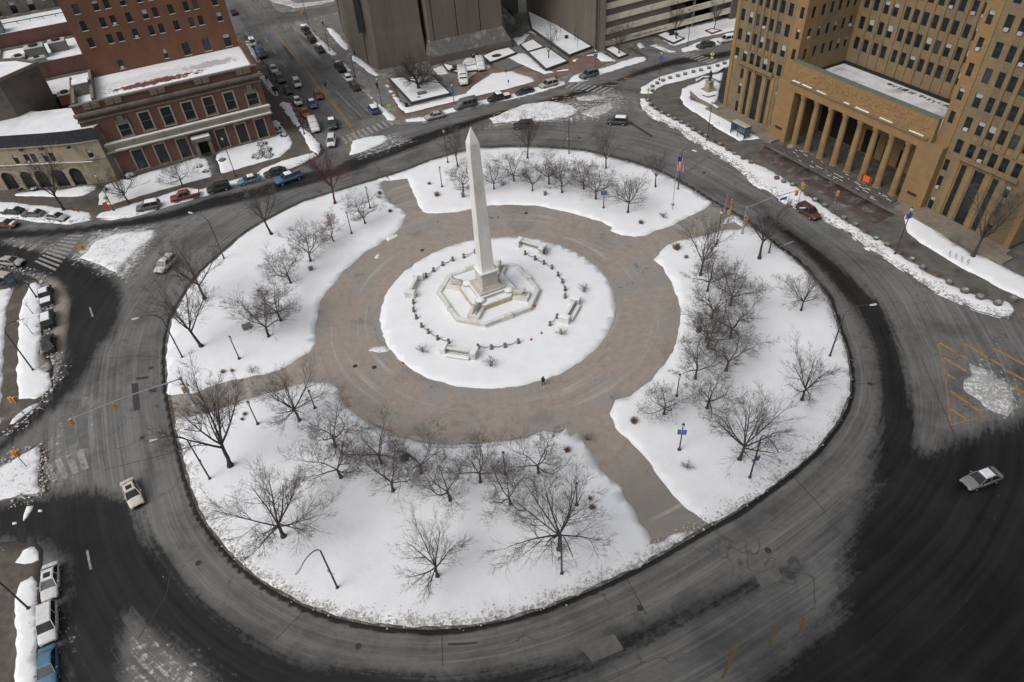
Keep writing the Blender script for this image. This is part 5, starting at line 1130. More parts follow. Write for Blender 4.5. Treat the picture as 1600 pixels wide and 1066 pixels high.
r3 = block('flat_roofed_annex', 'low annex with a bare snowy roof left of the tall brick block', [aw_(-50, 26.2), aw_(-41.2, 26.2), aw_(-36.2, 13.3), aw_(-36.2, 18.3), aw_(-31.9, 18.3), aw_(-31.9, 38.4), aw_(-50, 38.4)], 10.5, 'brickA')
rc = block('rear_brick_building', 'long brick building with a snowy roof carrying pipes, furthest back on the left', [aw_(-62, 56.6), aw_(-31.9, 56.6), aw_(-31.9, 73), aw_(-62, 73)], 17, 'brickA')
block('grey_stone_building', 'grey stone building with tall dark window strips at the top left', [aw_(-75, 76), aw_(-38, 76), aw_(-38, 100), aw_(-75, 100)], 36, 'stoneA', rects={0: [(x, x+1.5, z, z+3.0) for x in (14.6, 18.6, 22.6, 26.6, 30.8) for z in (8, 12.5, 17, 21.5)]+[(34.6, 36.2, z, z+2.6) for z in (13, 19)]})
def roof_unit(x, y, z, a, b, h, label, mat='stonebox'):
    w_ = aw_(x, y); r = empty('rooftop_unit', (*w_, z), A_.a, label, 'rooftop unit', 'rooftop cooling units'); m = MB(); m.box(-a/2, a/2, -b/2, b/2, 0, h); m.build('housing', MT[mat], r); m = MB(); m.frus(-a/2-.05, a/2+.05, -b/2-.05, b/2+.05, h, h+.15, .1, .1); m.build('snow_cap', MT['roofslush'], r)
    m = MB(); m.lathe([(min(a, b)*.33, h+.15), (min(a, b)*.33, h+.5), (min(a, b)*.2, h+.5)], 12); m.build('fan', MT['slate'], r)
roof_unit(-43.3, 45, 14, 4.2, 3.2, 2.6, 'large grey cooling unit in the centre of the low brick roof')
roof_unit(-38.5, 47.5, 14, 3.8, 3.0, 2.2, 'grey cooling unit on the low brick roof nearest the tall block')
roof_unit(-47.0, 43, 14, 3.0, 2.4, 1.6, 'small brick-sided unit on the left of the low brick roof', 'brickB')
roof_unit(-43.2, 40.6, 14, 3.6, 1.8, 1.2, 'striped metal louvre unit at the front of the low brick roof', 'galv')
roof_unit(-51.5, 61, 17, 3.4, 3.4, 2.6, 'grey unit with two vents on the long rear roof')
roof_unit(-38.5, 20.3, 10.5, 3.0, 2.4, 2.2, 'square brick chimney stump with a snow top beside the stair hood', 'brickB')
m = MB(); m.tube([(0, 0, .6), (21, 0, .6)], .12, 6)
for k in range(8): m.tube([(k*3, 0, 0), (k*3, 0, .6)], .08, 5)
tag(m.build('roof_pipe', MT['steel'], None, (*aw_(-53, 66), 17.0), A_.a), 'long grey pipe on supports along the snowy rear roof', 'pipe')
# blue and white metal lean-to behind the cream roof
MT['bluemetal'] = mottled('blue metal sheet', (.06, .11, .17), (.05, .085, .13), 3, .5, obj=True)

# -------- concrete court tower with battered base, slab wing and parking garage
def concrete(name, a, b, c3):
    t = NT(name); p = t.obj(); f = t.ramp(t.noise(t.scale(p, (1, 1, .07)), .5, 6, .65), .3, .7); c = t.mix(f, a, b)
    c = t.mix(t.ramp(t.noise(t.scale(p, (2.5, 2.5, .04)), 1.0, 5), .5, .75, 0, .5), c, c3); c = t.mix(t.ramp(t.noise(p, .12, 4), .45, .7, 0, .35), c, tuple(x*1.3 for x in a))
    sp = t.n('ShaderNodeSeparateXYZ'); t.l(p, sp.inputs[0]); fz = t.math('FRACT', t.math('MULTIPLY', sp.outputs[2], 1/3.6)); c = t.mix(t.ramp(fz, .985, .99, 0, .4), c, c3)
    t.bump(t.noise(p, 2, 6), .3, .05); return t.out(c, .92, .15)
MT['conc_a'] = concrete('brown concrete', (.15, .13, .11), (.12, .107, .093), (.075, .068, .06))
MT['conc_b'] = concrete('warm panel concrete', (.165, .135, .113), (.135, .113, .098), (.085, .07, .06))
MT['conc_slope'] = mottled('frosted concrete slope', (.15, .145, .135), (.1, .095, .088), 1.2, .9, c3=(.3, .3, .295), s3=.4, obj=True)
MT['conc_light'] = mottled('cream precast', (.72, .66, .53), (.6, .55, .44), .8, .85, c3=(.45, .41, .33), s3=.3, obj=True)
def court_tower():
    o = Vector((-5, 200, 0)); R = empty('concrete_court_tower', o, 0, 'windowless brown concrete tower with sloped base and deep vertical grooves', 'building')
    L = lambda pts: [(x-o.x, y-o.y) for x, y in pts]
    # left mass: three shafts split by grooves, flaring at the foot
    def shaft(name, base, top_in, z0, z1, ztop, mat):
        m = MB(); P = L(base); cx = sum(p[0] for p in P)/len(P); cy = sum(p[1] for p in P)/len(P)
        Q = [(x+(cx-x)*top_in, y+(cy-y)*top_in) for x, y in P]; n = len(P)
        for a, b, za, zb in ((P, P, 0, z0), (P, Q, z0, z1), (Q, Q, z1, ztop)):
            for i in range(n):
                j = (i+1) % n; m.quad((*a[i], za), (*a[j], za), (*b[j], zb), (*b[i], zb))
        m.quad(*[(*q, ztop) for q in Q]); return m.build(name, MT[mat], R)
    shaft('shaft', [(-47.5, 239), (-43, 219), (-35.5, 236), (-40, 252)], .03, 4, 12, 50, 'conc_a')
    shaft('shaft', [(-43.5, 221), (-38.2, 202), (-33, 192), (-24, 196), (-30, 232)], .06, 3, 11, 52, 'conc_a')
    shaft('shaft', [(-32.5, 191), (-29.5, 187.5), (-16.8, 190.8), (-16.0, 212), (-28, 220)], .05, 2, 10, 54, 'conc_a')
    shaft('shaft', [(-28, 195.5), (-20, 197), (-20, 240), (-34, 240)], .0, 2, 10, 56, 'conc_a')
    g = MB(); g.box(-32.9-o.x-.5, -32.9-o.x+1.0, 190.2-o.y, 190.8-o.y, 9, 54) ; g.build('groove', MT['slate'], R)
    m = MB(); m.quad((-25.5, -11.8, .0), (-17.5, -10.4, 0), (-20.6, -8.6, 6.2), (-22.2, -8.9, 6.2)); m.build('frosted_foot', MT['conc_slope'], R)
    # right mass: warm panels over a sloped plinth
    a = math.atan2(196-187.5, 6.4+15.6); ca, sa = math.cos(a), math.sin(a); T = lambda x, y, z: (-15.6-o.x+x*ca-y*sa, 187.5-o.y+x*sa+y*ca, z)
    W_ = 23.6; m = MB()
    m.quad(T(0, 0, 0), T(W_, 0, 0), T(W_, 0, 2.2), T(0, 0, 2.2)); m.quad(T(W_, 0, 0), T(W_, 22, 0), T(W_, 22, 2.2), T(W_, 0, 2.2)); m.quad(T(0, 22, 0), T(0, 0, 0), T(0, 0, 2.2), T(0, 22, 2.2)); m.build('plinth', MT['conc_a'], R)
    m = MB(); m.quad(T(0, 0, 2.2), T(W_, 0, 2.2), T(W_-1.6, 1.8, 5.6), T(1.2, 1.8, 5.6)); m.quad(T(W_, 0, 2.2), T(W_, 22, 2.2), T(W_-1.6, 22, 5.6), T(W_-1.6, 1.8, 5.6)); m.quad(T(0, 22, 2.2), T(0, 0, 2.2), T(1.2, 1.8, 5.6), T(1.2, 22, 5.6)); m.build('sloped_base', MT['conc_slope'], R)
    m = MB()
    for x0, x1 in ((1.2, 2.3), (2.6, 8.9), (9.2, 15.5), (15.8, W_-1.6)):
        m.quad(T(x0, 1.8, 5.6), T(x1, 1.8, 5.6), T(x1, 1.8, 56), T(x0, 1.8, 56)); m.quad(T(x1, 1.8, 5.6), T(x1, 2.2, 5.6), T(x1, 2.2, 56), T(x1, 1.8, 56)); m.quad(T(x0, 2.2, 5.6), T(x0, 1.8, 5.6), T(x0, 1.8, 56), T(x0, 2.2, 56))
    m.quad(T(1.2, 2.2, 5.6), T(W_-1.6, 2.2, 5.6), T(W_-1.6, 2.2, 56), T(1.2, 2.2, 56)); m.quad(T(W_-1.6, 2.2, 5.6), T(W_-1.6, 24, 5.6), T(W_-1.6, 24, 56), T(W_-1.6, 2.2, 56)); m.quad(T(1.2, 24, 5.6), T(1.2, 2.2, 5.6), T(1.2, 2.2, 56), T(1.2, 24, 56)); m.quad(T(1.2, 2.2, 56), T(W_-1.6, 2.2, 56), T(W_-1.6, 24, 56), T(1.2, 24, 56))
    m.build('panel_wall', MT['conc_b'], R)
    m = MB(); m.quad(T(W_-.4, 9, 0), T(W_+6.8, 11.5, 0), T(W_+6.8, 11.5, 3.2), T(W_-.4, 9, 3.2)); m.quad(T(W_-.4, 9, 3.2), T(W_+6.8, 11.5, 3.2), T(W_+3.5, 18, 7.2), T(W_-.4, 16, 7.2)); m.quad(T(W_+6.8, 11.5, 0), T(W_+9, 22, 0), T(W_+9, 22, 3.2), T(W_+6.8, 11.5, 3.2)); m.build('entrance_ramp_wall', MT['conc_slope'], R)
    m = MB(); m.quad(T(W_-1.6, 20, 0), T(W_+14, 26, 0), T(W_+14, 26, 52), T(W_-1.6, 20, 52)); m.build('recessed_wall', MT['conc_a'], R)
court_tower()
def slab_wing():
    R = empty('concrete_slab_building', (28.2, 190.4, 0), 0, 'tall blank brown concrete slab between the court tower and the garage', 'building'); o = (28.2, 190.4)
    m = MB(); P = [(28.2, 190.4), (29.2, 188.2), (31.0, 188.0), (31.0, 190.2), (50, 197.5), (34.5, 236), (12.7, 227.1)]; m.prism([(x-o[0], y-o[1]) for x, y in P], -.05, 50); m.build('wall', MT['conc_a'], R)
    m = MB(); m.box(.98, 1.1, -2.3, -2.2, 0, 50); m.prism([(.35, -.95), (.75, -1.9), (.9, -1.8), (.5, -.85)], 0, 49); m.build('joint', MT['slate'], R)
slab_wing()
def garage():
    R = Frame((31.25, 190.5), 20.8).root('parking_garage', 'open concrete parking garage with cream bands rising to the right', 'parking garage')
    bk = MB(); bk.box(0, 41, 9, 30, 0, 24); bk.build('inner_shade_wall', MT['black'], R)  # black box paints the deep shade inside the decks
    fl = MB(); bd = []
    for k in range(7):
        z = .45+3.15*k; zl = z; zr = z+1.35
        b = MB(); h = 1.45; X0, X1 = .02, 40.2
        if k == 0: X0 = .02
        b.v = [(X0, -.45, zl), (X1, -.45, zr), (X1, .0, zr), (X0, .0, zl), (X0, -.45, zl+h), (X1, -.45, zr+h), (X1, 0, zr+h), (X0, 0, zl+h)]
        b.f = [(0, 1, 5, 4), (1, 2, 6, 5), (2, 3, 7, 6), (3, 0, 4, 7), (4, 5, 6, 7), (3, 2, 1, 0)]; b.mi = [0]*6
        if k == 0:  # the lowest band stops over the car entrance openings but stays continuous above them
            pass
        b.build('parapet_band', MT['conc_light'], R)
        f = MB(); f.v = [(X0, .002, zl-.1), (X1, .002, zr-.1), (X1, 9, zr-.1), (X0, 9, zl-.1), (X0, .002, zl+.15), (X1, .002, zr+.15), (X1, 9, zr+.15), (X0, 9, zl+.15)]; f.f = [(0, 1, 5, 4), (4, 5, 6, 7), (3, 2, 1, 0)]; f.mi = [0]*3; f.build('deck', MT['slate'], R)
    for x in (6.2, 14.2, 28.2, 35.5):
        p = MB(); p.box(x-.3, x+.3, .2, .8, 0, 23); p.build('pillar', MT['stoneB'], R)
    rw = MB(); rw.box(40.21, 46, -1.0, 30, -.05, 24); rw.build('stair_tower', MT['conc_a'], R)
    # small dark lettering along the lowest band (too small in the photo to read as words)
    tx = MB(); r = random.Random(4); x = 8.6
    for wl in (7, 5, 4, 7, 4):
        for k in range(wl):
            zb = 1.0+x*.0336; tx.box(x, x+.2, -.48, -.452, zb, zb+.34); x += .34
        x += .4
    tag(tx.build('lettering', MT['steel'], R), kind='stuff')
garage()
# raised planters in front of the tower
MT['planterwall'] = mottled('dark granite planter wall', (.05, .046, .042), (.075, .07, .064), 2, .85)
MT['planterbrick'] = mottled('red brick planter wall', (.12, .05, .045), (.09, .045, .04), 3, .85)
def planter(px, h, label, wall='planterwall', t=.35):
    P = [at(*p) for p in px]; c = sum(P, Vector())/len(P); R = empty('raised_planter', c, 0, label, 'planter'); n = len(P)
    ar = sum(P[i].x*P[(i+1) % n].y-P[(i+1) % n].x*P[i].y for i in range(n))
    if ar < 0: P = P[::-1]
    Q = [(p.x-c.x, p.y-c.y) for p in P]; I = []
    for i in range(n):
        a, b, d = Vector(Q[i-1]), Vector(Q[i]), Vector(Q[(i+1) % n]); e1 = (b-a).normalized(); e2 = (d-b).normalized(); n1 = Vector((-e1.y, e1.x)); n2 = Vector((-e2.y, e2.x)); m_ = (n1+n2).normalized(); k = t/max(.3, m_.dot(n1)); I.append(tuple(b+m_*k))
    m = MB()
    for i in range(n):
        j = (i+1) % n; m.quad((*Q[i], 0), (*Q[j], 0), (*Q[j], h), (*Q[i], h)); m.quad((*Q[i], h), (*Q[j], h), (*I[j], h), (*I[i], h)); m.quad((*I[i], h), (*I[j], h), (*I[j], h-.3), (*I[i], h-.3))
    m.build('wall', MT[wall], R); s_ = MB(); s_.prism(I, .1, h-.08); s_.build('snow_fill', MT['roofsnow'], R)
planter([(607,126),(643,165),(706,150),(676,121)], .75, 'large square raised planter with the dark wide tree')
planter([(824,86),(856,77),(888,100),(853,113)], .8, 'square raised planter with a thin upright tree')
planter([(812,73),(833,64),(851,77),(824,85)], .7, 'small angled planter behind the square one')
planter([(830,49),(824,20),(870,42),(926,77),(889,91)], .8, 'long raised bed of saplings against the brown slab')
planter([(753,91),(771,83),(796,77),(808,86),(766,102)], .7, 'raised planter with a round brown bed near the sloped base')
planter([(698,113),(690,101),(722,108),(752,101),(756,112),(715,117)], .6, 'narrow dark planter under the tower left of the shuttle bus')
planter([(944,79),(958,74),(982,88),(966,94)], .6, 'small planter with a leafless tree at the garage corner')
planter([(1025,58),(1040,52),(1070,63),(1052,71)], .6, 'corner planter beside the garage steps')
planter([(1101,50),(1112,47),(1128,50),(1112,55)], .5, 'low red brick planter below the right end of the garage', 'planterbrick')
planter([(733,84),(752,76),(757,82),(738,92)], .7, 'dark planter wall beside the parked white van')
for u, v, a, b, w_ in [(776,91,1.5,.9,'near the sloped base'), (714,107,1.6,.9,'left of the shuttle bus')]:
    mb = MB(); pts = [(1.3*math.cos(k/16*6.283)*(1+.12*math.sin(3*k)), 1.0*math.sin(k/16*6.283)) for k in range(16)]; mb.prism(pts, 0, .12); mb.prism([(x*.6, y*.6) for x, y in pts], .12, .3)
    tag(mb.build('flower_bed', MT['mulch'], None, (*at(u, v)[:2], .63 if v < 100 else .53), .3), f'bare round brown flower bed in the planter {w_}', 'flower bed')
# ribbed stair between planters
st = MB()
for k in range(12): st.box(-2.6, 2.6, k*.5, k*.5+.5, -.05, .14+k*.045)
for k in range(12): st.m = 0; st.box(-2.5, 2.5, k*.5+.04, k*.5+.18, .14+k*.045, .16+k*.045)
tag(st.build('stone_steps', MT['stonebox'], None, tuple(at(805, 108)), math.radians(35)), 'broad grey ribbed steps between the raised planters', 'steps')
# City-hall-like tower that the photograph is taken from (behind the camera), added unseen to soften light on the near lawns
def host_tower():
    R = empty('unseen_office_tower', (0, -22, 0), 0, 'unseen tall stone office tower added behind the viewpoint to shade the near lawns', 'building')
    m = MB(); m.box(-34, 34, -14, 18.5, -.05, 64); m.box(-20, 20, -13, 18.3, 64, 96); m.build('wall', MT['stoneB'], R)
    parts('pier', MT['stoneA'], R, [(x-.6, x+.6, 18.51, 18.7, 3, 62) for x in range(-32, 33, 4)])
host_tower()
# ---------------------------------------------------------------- monument in the middle
MT['marble'] = mottled('white marble', (.70, .695, .67), (.57, .565, .54), .7, .75, c3=(.46, .445, .41), s3=.5, obj=True, sv=(1, 1, .35))
MT['marble_d'] = mottled('weathered marble', (.49, .47, .43), (.37, .35, .315), 1.2, .85, c3=(.5, .48, .44), s3=.6, obj=True)
MT['ochre'] = mottled('ochre stained marble', (.46, .36, .2), (.38, .33, .24), 1.5, .85, c3=(.55, .52, .46), s3=.5, obj=True)
MC = at(764, 452); MC.x, MC.y = -3.2, 87.9
def oct_(r, ch, c=(0, 0)):
    k = r-ch; return [(c[0]+x, c[1]+y) for x, y in ((-k, -r), (k, -r), (r, -k), (r, k), (k, r), (-k, r), (-r, k), (-r, -k))]
def monument():
    R = empty('obelisk_monument', (MC.x, MC.y, .25), math.radians(23.7), 'white marble obelisk on an octagonal snow-covered fountain basin', 'monument')
    m = MB()
    for i in range(8):
        o1, o2 = oct_(7.3, 3.4), oct_(6.7, 3.1); a, b = o1[i], o1[(i+1) % 8]; c, d = o2[(i+1) % 8], o2[i]
        m.quad((*a, -.1), (*b, -.1), (*b, .75), (*a, .75)); m.quad((*a, .75), (*b, .75), (*c, .75), (*d, .75)); m.quad((*d, .75), (*c, .75), (*c, .3), (*d, .3))
    m.build('basin_rim', MT['marble'], R)
    m = MB()
    for i in range(8):
        o1, o2 = oct_(7.42, 3.45), oct_(6.95, 3.22); a, b = o1[i], o1[(i+1) % 8]; c, d = o2[(i+1) % 8], o2[i]
        m.quad((*a, .52), (*b, .52), (*b, .62), (*a, .62)); m.quad((*a, .62), (*b, .62), (*c, .63), (*d, .63)); m.quad((*d, .52), (*c, .52), (*b, .52), (*a, .52))
    m.build('rim_moulding', MT['marble_d'], R)
    m = MB(); m.prism(oct_(6.72, 3.1), .2, .42); m.build('basin_snow', MT['snow'], R)
    for x in (-1, 1):
        m = MB(); m.frus(-.9+0, .9, x*7.15-.35, x*7.15+.35, -.1, .95, .08, .05); m.build('rim_pier', MT['marble'], R); m = MB(); m.frus(x*7.15-.35, x*7.15+.35, -.9, .9, -.1, .95, .05, .08); m.build('rim_pier', MT['marble'], R)
    # inner terraces
    m = MB(); m.prism(oct_(3.9, 1.5), .3, 1.15); m.build('lower_terrace', MT['ochre'], R)
    m = MB(); m.prism(oct_(3.75, 1.45), 1.15, 1.3); m.build('terrace_snow', MT['roofsnow'], R)
    m = MB(); m.box(-2.5, 2.5, -2.5, 2.5, 1.3, 1.75); m.box(-2.15, 2.15, -2.15, 2.15, 1.75, 2.15); m.build('plinth_steps', MT['marble_d'], R)
    m = MB()
    for a, b, c, d in ((-2.45, 2.45, -2.45, -2.2), (-2.45, 2.45, 2.2, 2.45), (-2.45, -2.2, -2.2, 2.2), (2.2, 2.45, -2.2, 2.2)): m.box(a, b, c, d, 1.751, 1.83)
    m.build('step_snow', MT['roofsnow'], R)
    m = MB(); m.frus(-1.75, 1.75, -1.75, 1.75, 2.15, 2.7, .3, .3); m.box(-1.32, 1.32, -1.32, 1.32, 2.7, 4.75); m.frus(-1.4, 1.4, -1.4, 1.4, 4.75, 5.0, -.15, -.15); m.box(-1.6, 1.6, -1.6, 1.6, 5.0, 5.2); m.build('pedestal', MT['marble_d'], R)
    m = MB(); m.box(-1.55, 1.55, -1.55, 1.55, 5.2, 5.28); m.build('cap_snow', MT['roofsnow'], R)
    m = MB(); m.frus(-1.2, 1.2, -1.2, 1.2, 5.28, 5.7, .16, .16); z0, z1 = 5.7, 26.3; N = 22
    for k in range(N):
        a = z0+(z1-z0)*k/N; b = z0+(z1-z0)*(k+1)/N-.02; ra = 1.04-.33*k/N; rb = 1.04-.33*(k+1)/N
        m.frus(-ra, ra, -ra, ra, a, b, ra-rb, ra-rb); m.box(-rb+.012, rb-.012, -rb+.012, rb-.012, b-.001, b+.021, False, False)
    m.frus(-.71, .71, -.71, .71, 26.3, 28.5, .66, .66); m.build('shaft', MT['marble'], R)
    # corner scrolls with basins and lions lying on the four diagonals
    for k in range(4):
        an = math.pi/4+k*math.pi/2; ca, sa = math.cos(an), math.sin(an)
        m = MB(); m.lathe([(.35, .3), (.4, .9), (.78, 1.45), (.85, 1.6), (.7, 1.62)], 16, (3.5*ca, 3.5*sa)); b = m.build('fountain_bowl', MT['marble_d'], R)
        s_ = MB(); s_.lathe([(.72, 1.6), (.6, 1.75), (.1, 1.85)], 14, (3.5*ca, 3.5*sa)); s_.build('bowl_snow', MT['roofsnow'], b)
        m = MB(); m.box(4.0, 6.9, -1.0, 1.0, .3, 1.0); o = m.build('lion_plinth', MT['marble'], R, (0, 0, 0), an)
        # lion: skinned body, head on a raised neck, fore and hind legs folded, tail
        skin_body('lion_statue', [((4.35, 0, 1.45), .3), ((4.9, 0, 1.55), .36), ((5.5, 0, 1.6), .38), ((5.9, 0, 1.85), .34), ((6.15, 0, 2.15), .33), ((6.45, 0, 2.1), .17),
            ((5.75, .25, 1.25), .14), ((6.55, .28, 1.1), .11), ((5.75, -.25, 1.25), .14), ((6.55, -.28, 1.1), .11), ((4.5, .35, 1.25), .2), ((5.0, .42, 1.1), .11), ((4.5, -.35, 1.25), .2), ((5.0, -.42, 1.1), .11), ((4.1, .3, 1.15), .06), ((4.5, .6, 1.08), .05)],
            [(0, 1), (1, 2), (2, 3), (3, 4), (4, 5), (2, 6), (6, 7), (2, 8), (8, 9), (0, 10), (10, 11), (0, 12), (12, 13), (0, 14), (14, 15)], MT['marble_d'], R, None, an, root=1)
    m = MB(); m.lathe([(.8, 1.3), (.85, 1.7), (.7, 1.9), (.62, 1.95)], 14, (3.4, -1.2)); 
    return R
def skin_body(name, verts, edges, mat, parent=None, loc=None, rz=None, root=0, sub=1):
    me = bpy.data.meshes.new(name); me.from_pydata([v[0] for v in verts], edges, []); o = bpy.data.objects.new(name, me); COL.objects.link(o)
    md = o.modifiers.new('s', 'SKIN'); md.use_smooth_shade = True; me.skin_vertices[0] if me.skin_vertices else None
    if not me.skin_vertices:
        bm = bmesh.new(); bm.from_mesh(me); bm.verts.layers.skin.verify(); bm.to_mesh(me); bm.free()
    for i, v in enumerate(verts):
        r = v[1] if hasattr(v[1], '__len__') else (v[1], v[1]); me.skin_vertices[0].data[i].radius = r; me.skin_vertices[0].data[i].use_root = (i == root)
    sb = o.modifiers.new('u', 'SUBSURF'); sb.levels = sub; sb.render_levels = sub
    dg = bpy.context.evaluated_depsgraph_get(); ev = o.evaluated_get(dg); nm = bpy.data.meshes.new_from_object(ev); nm.name = name
    o.modifiers.clear(); o.data = nm; nm.materials.clear(); nm.materials.append(mat); nm.polygons.foreach_set('use_smooth', [True]*len(nm.polygons))
    if parent: o.parent = parent
    if loc is not None: o.location = loc
    if rz is not None: o.rotation_euler = (0, 0, rz)
    return o
monument()
# bollard posts with chains round the obelisk
postm = MB(); postm.lathe([(.3, 0), (.3, .12), (.2, .16), (.17, .62), (.24, .68), (.2, .8), (.06, .88)], 12); POSTME = postm.mesh('post', MT['stoneA'])
ZP = lambda x, y: (580+x/4, 360+y/4)
runs = [[(580,178),(652,149)], [(347,300),(393,265),(450,228),(512,198)], [(275,415),(267,465),(268,515),(285,560)], [(318,612),(360,650),(418,690),(486,712)], [(670,745),(753,748),(838,738),(922,712)], [(1118,603),(1163,555)], [(1212,430),(1212,383),(1195,335),(1168,292)], [(1130,248),(1080,220),(1025,192),(963,160)]]
rn = ['upper left short run','upper left run','left run','lower left run','lower right run','short right run','right run','upper right run']
for i, r in enumerate(runs):
    P = [at(*ZP(*p)) for p in r]
    for k, p in enumerate(P):
        tag(link('chain_post', POSTME, None, (p.x, p.y, .24)), f'stubby stone chain post {["starting","second in","third in","ending"][min(k, 3)] if len(P) == 4 else ["starting","ending"][k]} the {rn[i]} round the obelisk', 'post', 'chain posts round the obelisk')
    for k in range(len(P)-1):
        a, b = P[k], P[k+1]; m = MB(); m.tube([(*(a.lerp(b, t/10)-a)[:2], .66-.42*math.sin(math.pi*t/10)) for t in range(11)], .05, 5)
        tag(m.build('chain', MT['steel'], None, (a.x, a.y, .24)), f'sagging dark chain between posts {["first and second","second and third","third and fourth"][k]} of the {rn[i]} round the obelisk'.replace('sagging dark ', '') , 'chain', 'chains round the obelisk')
def exedra(u, v, w_):
    p = at(u, v); d = Vector((MC.x-p.x, MC.y-p.y)); an = math.atan2(d.y, d.x)-math.pi/2  # local +y points to the obelisk
    R = empty('balustrade_bench', (p.x, p.y, .2), an, f'white marble balustrade bench with end piers {w_}', 'stone bench', 'marble balustrade benches')
    for s_ in (-1, 1):
        m = MB(); m.box(s_*2.35-.4, s_*2.35+.4, -.7, .9, -.05, 1.15); m.box(s_*2.35-.48, s_*2.35+.48, -.78, .98, 1.15, 1.27); e = m.build('end_pier', MT['marble'], R)
        m = MB(); m.frus(s_*2.35-.44, s_*2.35+.44, -.74, .94, 1.27, 1.36, .05, .05); m.build('snow_cap', MT['roofsnow'], e)
    m = MB(); m.box(-1.949, 1.949, -.18, .18, -.05, .35); m.box(-1.949, 1.949, -.2, .2, 1.0, 1.18); m.build('rail', MT['marble'], R)
    bal = MB(); bal.lathe([(.07, .35), (.1, .5), (.06, .75), (.08, 1.0)], 8); bme = bal.mesh('baluster', MT['marble_d'])
    for k in range(13): link('baluster', bme, R, (-1.75+k*.292, 0, 0))
    m = MB(); m.box(-1.95+.1, 1.85, -1.1, -.45, .3, .45); m.box(-1.7, -1.4, -1.0, -.55, -.05, .3); m.box(1.4, 1.7, -1.0, -.55, -.05, .3); m.build('seat', MT['marble'], R)
    m = MB(); m.frus(-1.8, 1.8, -1.07, -.48, .451, .55, .08, .08); m.build('seat_snow', MT['roofsnow'], R)
exedra(830, 390, 'behind the obelisk'); exedra(648, 452, 'left of the obelisk'); exedra(718, 556, 'in front of the obelisk'); exedra(891, 491, 'right of the obelisk')
MT['red'] = paint('red plastic', (.55, .04, .03), .1)
for u, v, w_ in [(836,481,'against the octagon'),(830,533,'left one of two on the open snow'),(846,523,'right one of two on the open snow')]:
    m = MB(); m.lathe([(.22, 0), (.2, .05), (.1, .1), (.03, .62)], 10); tag(m.build('small_red_cone', MT['red'], None, (*at(u, v)[:2], .25)), f'tiny red marker cone {w_}', 'cone', 'red marker cones on the disc')
for u, v in [(660,392),(585,575),(555,573),(632,567),(822,334),(880,330),(735,575)][:5]:
    m = MB(); m.lathe([(.36, 0), (.35, .012), (.3, .014)], 20)
    tag(m.build('manhole_cover', MT['slate'], None, (*at(u, v)[:2], .122)), kind='structure')

# ---------------------------------------------------------------- vehicles
def loft(mb, st, close=True):
    """st: list of rings (same count) -> skin"""
    n = len(st[0]); b = len(mb.v)
    for r in st: mb.v += [tuple(p) for p in r]
    for i in range(len(st)-1):
        for k in range(n):
            k2 = (k+1) % n; mb.f.append((b+i*n+k, b+i*n+k2, b+(i+1)*n+k2, b+(i+1)*n+k)); mb.mi.append(mb.m)
    if close: mb.f.append(tuple(b+k for k in range(n))[::-1]); mb.mi.append(mb.m); e = b+(len(st)-1)*n; mb.f.append(tuple(e+k for k in range(n))); mb.mi.append(mb.m)
def ring(x, zl, zh, w_):
    h = zh-zl; half = [(w_*.86, zl), (w_, zl+.12*h+.04), (w_*1.0, zl+.55*h), (w_*.97, zl+.85*h), (w_*.86, zh-.01), (w_*.4, zh+.015)]
    return [(x, y, z) for y, z in half]+[(x, -y, z) for y, z in half[::-1]]
VT = {
 'sedan': dict(L=4.75, W=.9, body=[(-2.37,.42,.72,.8),(-2.3,.3,.95,.86),(-1.6,.24,1.0,.9),(0,.22,.97,.92),(1.0,.22,.95,.91),(1.9,.25,.84,.88),(2.28,.3,.72,.82),(2.38,.4,.6,.74)], cab=(-1.9,1.15,-1.15,.28,.93,1.42,.84,.64), ax=(-1.38,1.42)),
 'suv': dict(L=4.7, W=.94, body=[(-2.33,.5,.95,.86),(-2.28,.38,1.08,.9),(-1.6,.3,1.08,.95),(0,.28,1.07,.95),(1.05,.28,1.05,.94),(1.9,.3,.98,.92),(2.25,.36,.86,.87),(2.35,.48,.7,.8)], cab=(-2.28,1.2,-2.0,.45,1.05,1.72,.88,.72), ax=(-1.38,1.42)),
 'pickup': dict(L=5.7, W=.97, body=[(-2.85,.55,1.05,.9),(-2.8,.48,1.12,.94),(-.9,.42,1.12,.97),(0,.4,1.12,.97),(1.35,.4,1.12,.96),(2.3,.42,1.08,.95),(2.75,.48,.98,.92),(2.85,.6,.8,.86)], cab=(-1.0,1.5,-.75,.75,1.1,1.82,.88,.74), ax=(-1.75,1.85), bed=(-2.72,-1.1)),
 'van': dict(L=5.6, W=1.0, body=[(-2.8,.45,2.2,.9),(-2.75,.38,2.3,.96),(-1,.35,2.32,1.0),(.9,.35,2.3,1.0),(1.75,.36,1.75,.97),(2.0,.36,1.3,.97),(2.6,.4,1.12,.94),(2.8,.5,.8,.86)], cab=(-2.5,1.95,-2.5,1.0,1.35,2.25,1.005,.97), ax=(-1.75,1.85), van=1),
 'bus': dict(L=7.4, W=1.15, body=[(-3.7,.5,2.6,1.05),(-3.65,.42,2.75,1.12),(-1,.4,2.8,1.15),(1.9,.4,2.75,1.15),(2.3,.4,2.2,1.12),(2.6,.4,1.55,1.05),(3.4,.42,1.3,1.0),(3.65,.55,.95,.9)], cab=(-3.4,2.55,-3.4,1.95,1.6,2.45,1.155,1.15), ax=(-2.4,2.5), van=1),
}
VC = {}
def wheel_mesh():
    if 'w' in VC: return VC['w']
    t = MB(); t.tube([(0, -.11, 0), (0, .11, 0)], .34, 16); r = MB(); r.tube([(0, -.118, 0), (0, .118, 0)], .2, 12)
    VC['w'] = (t.mesh('tyre', MT['rubber'], False), r.mesh('rim', MT['galv'], False)); return VC['w']
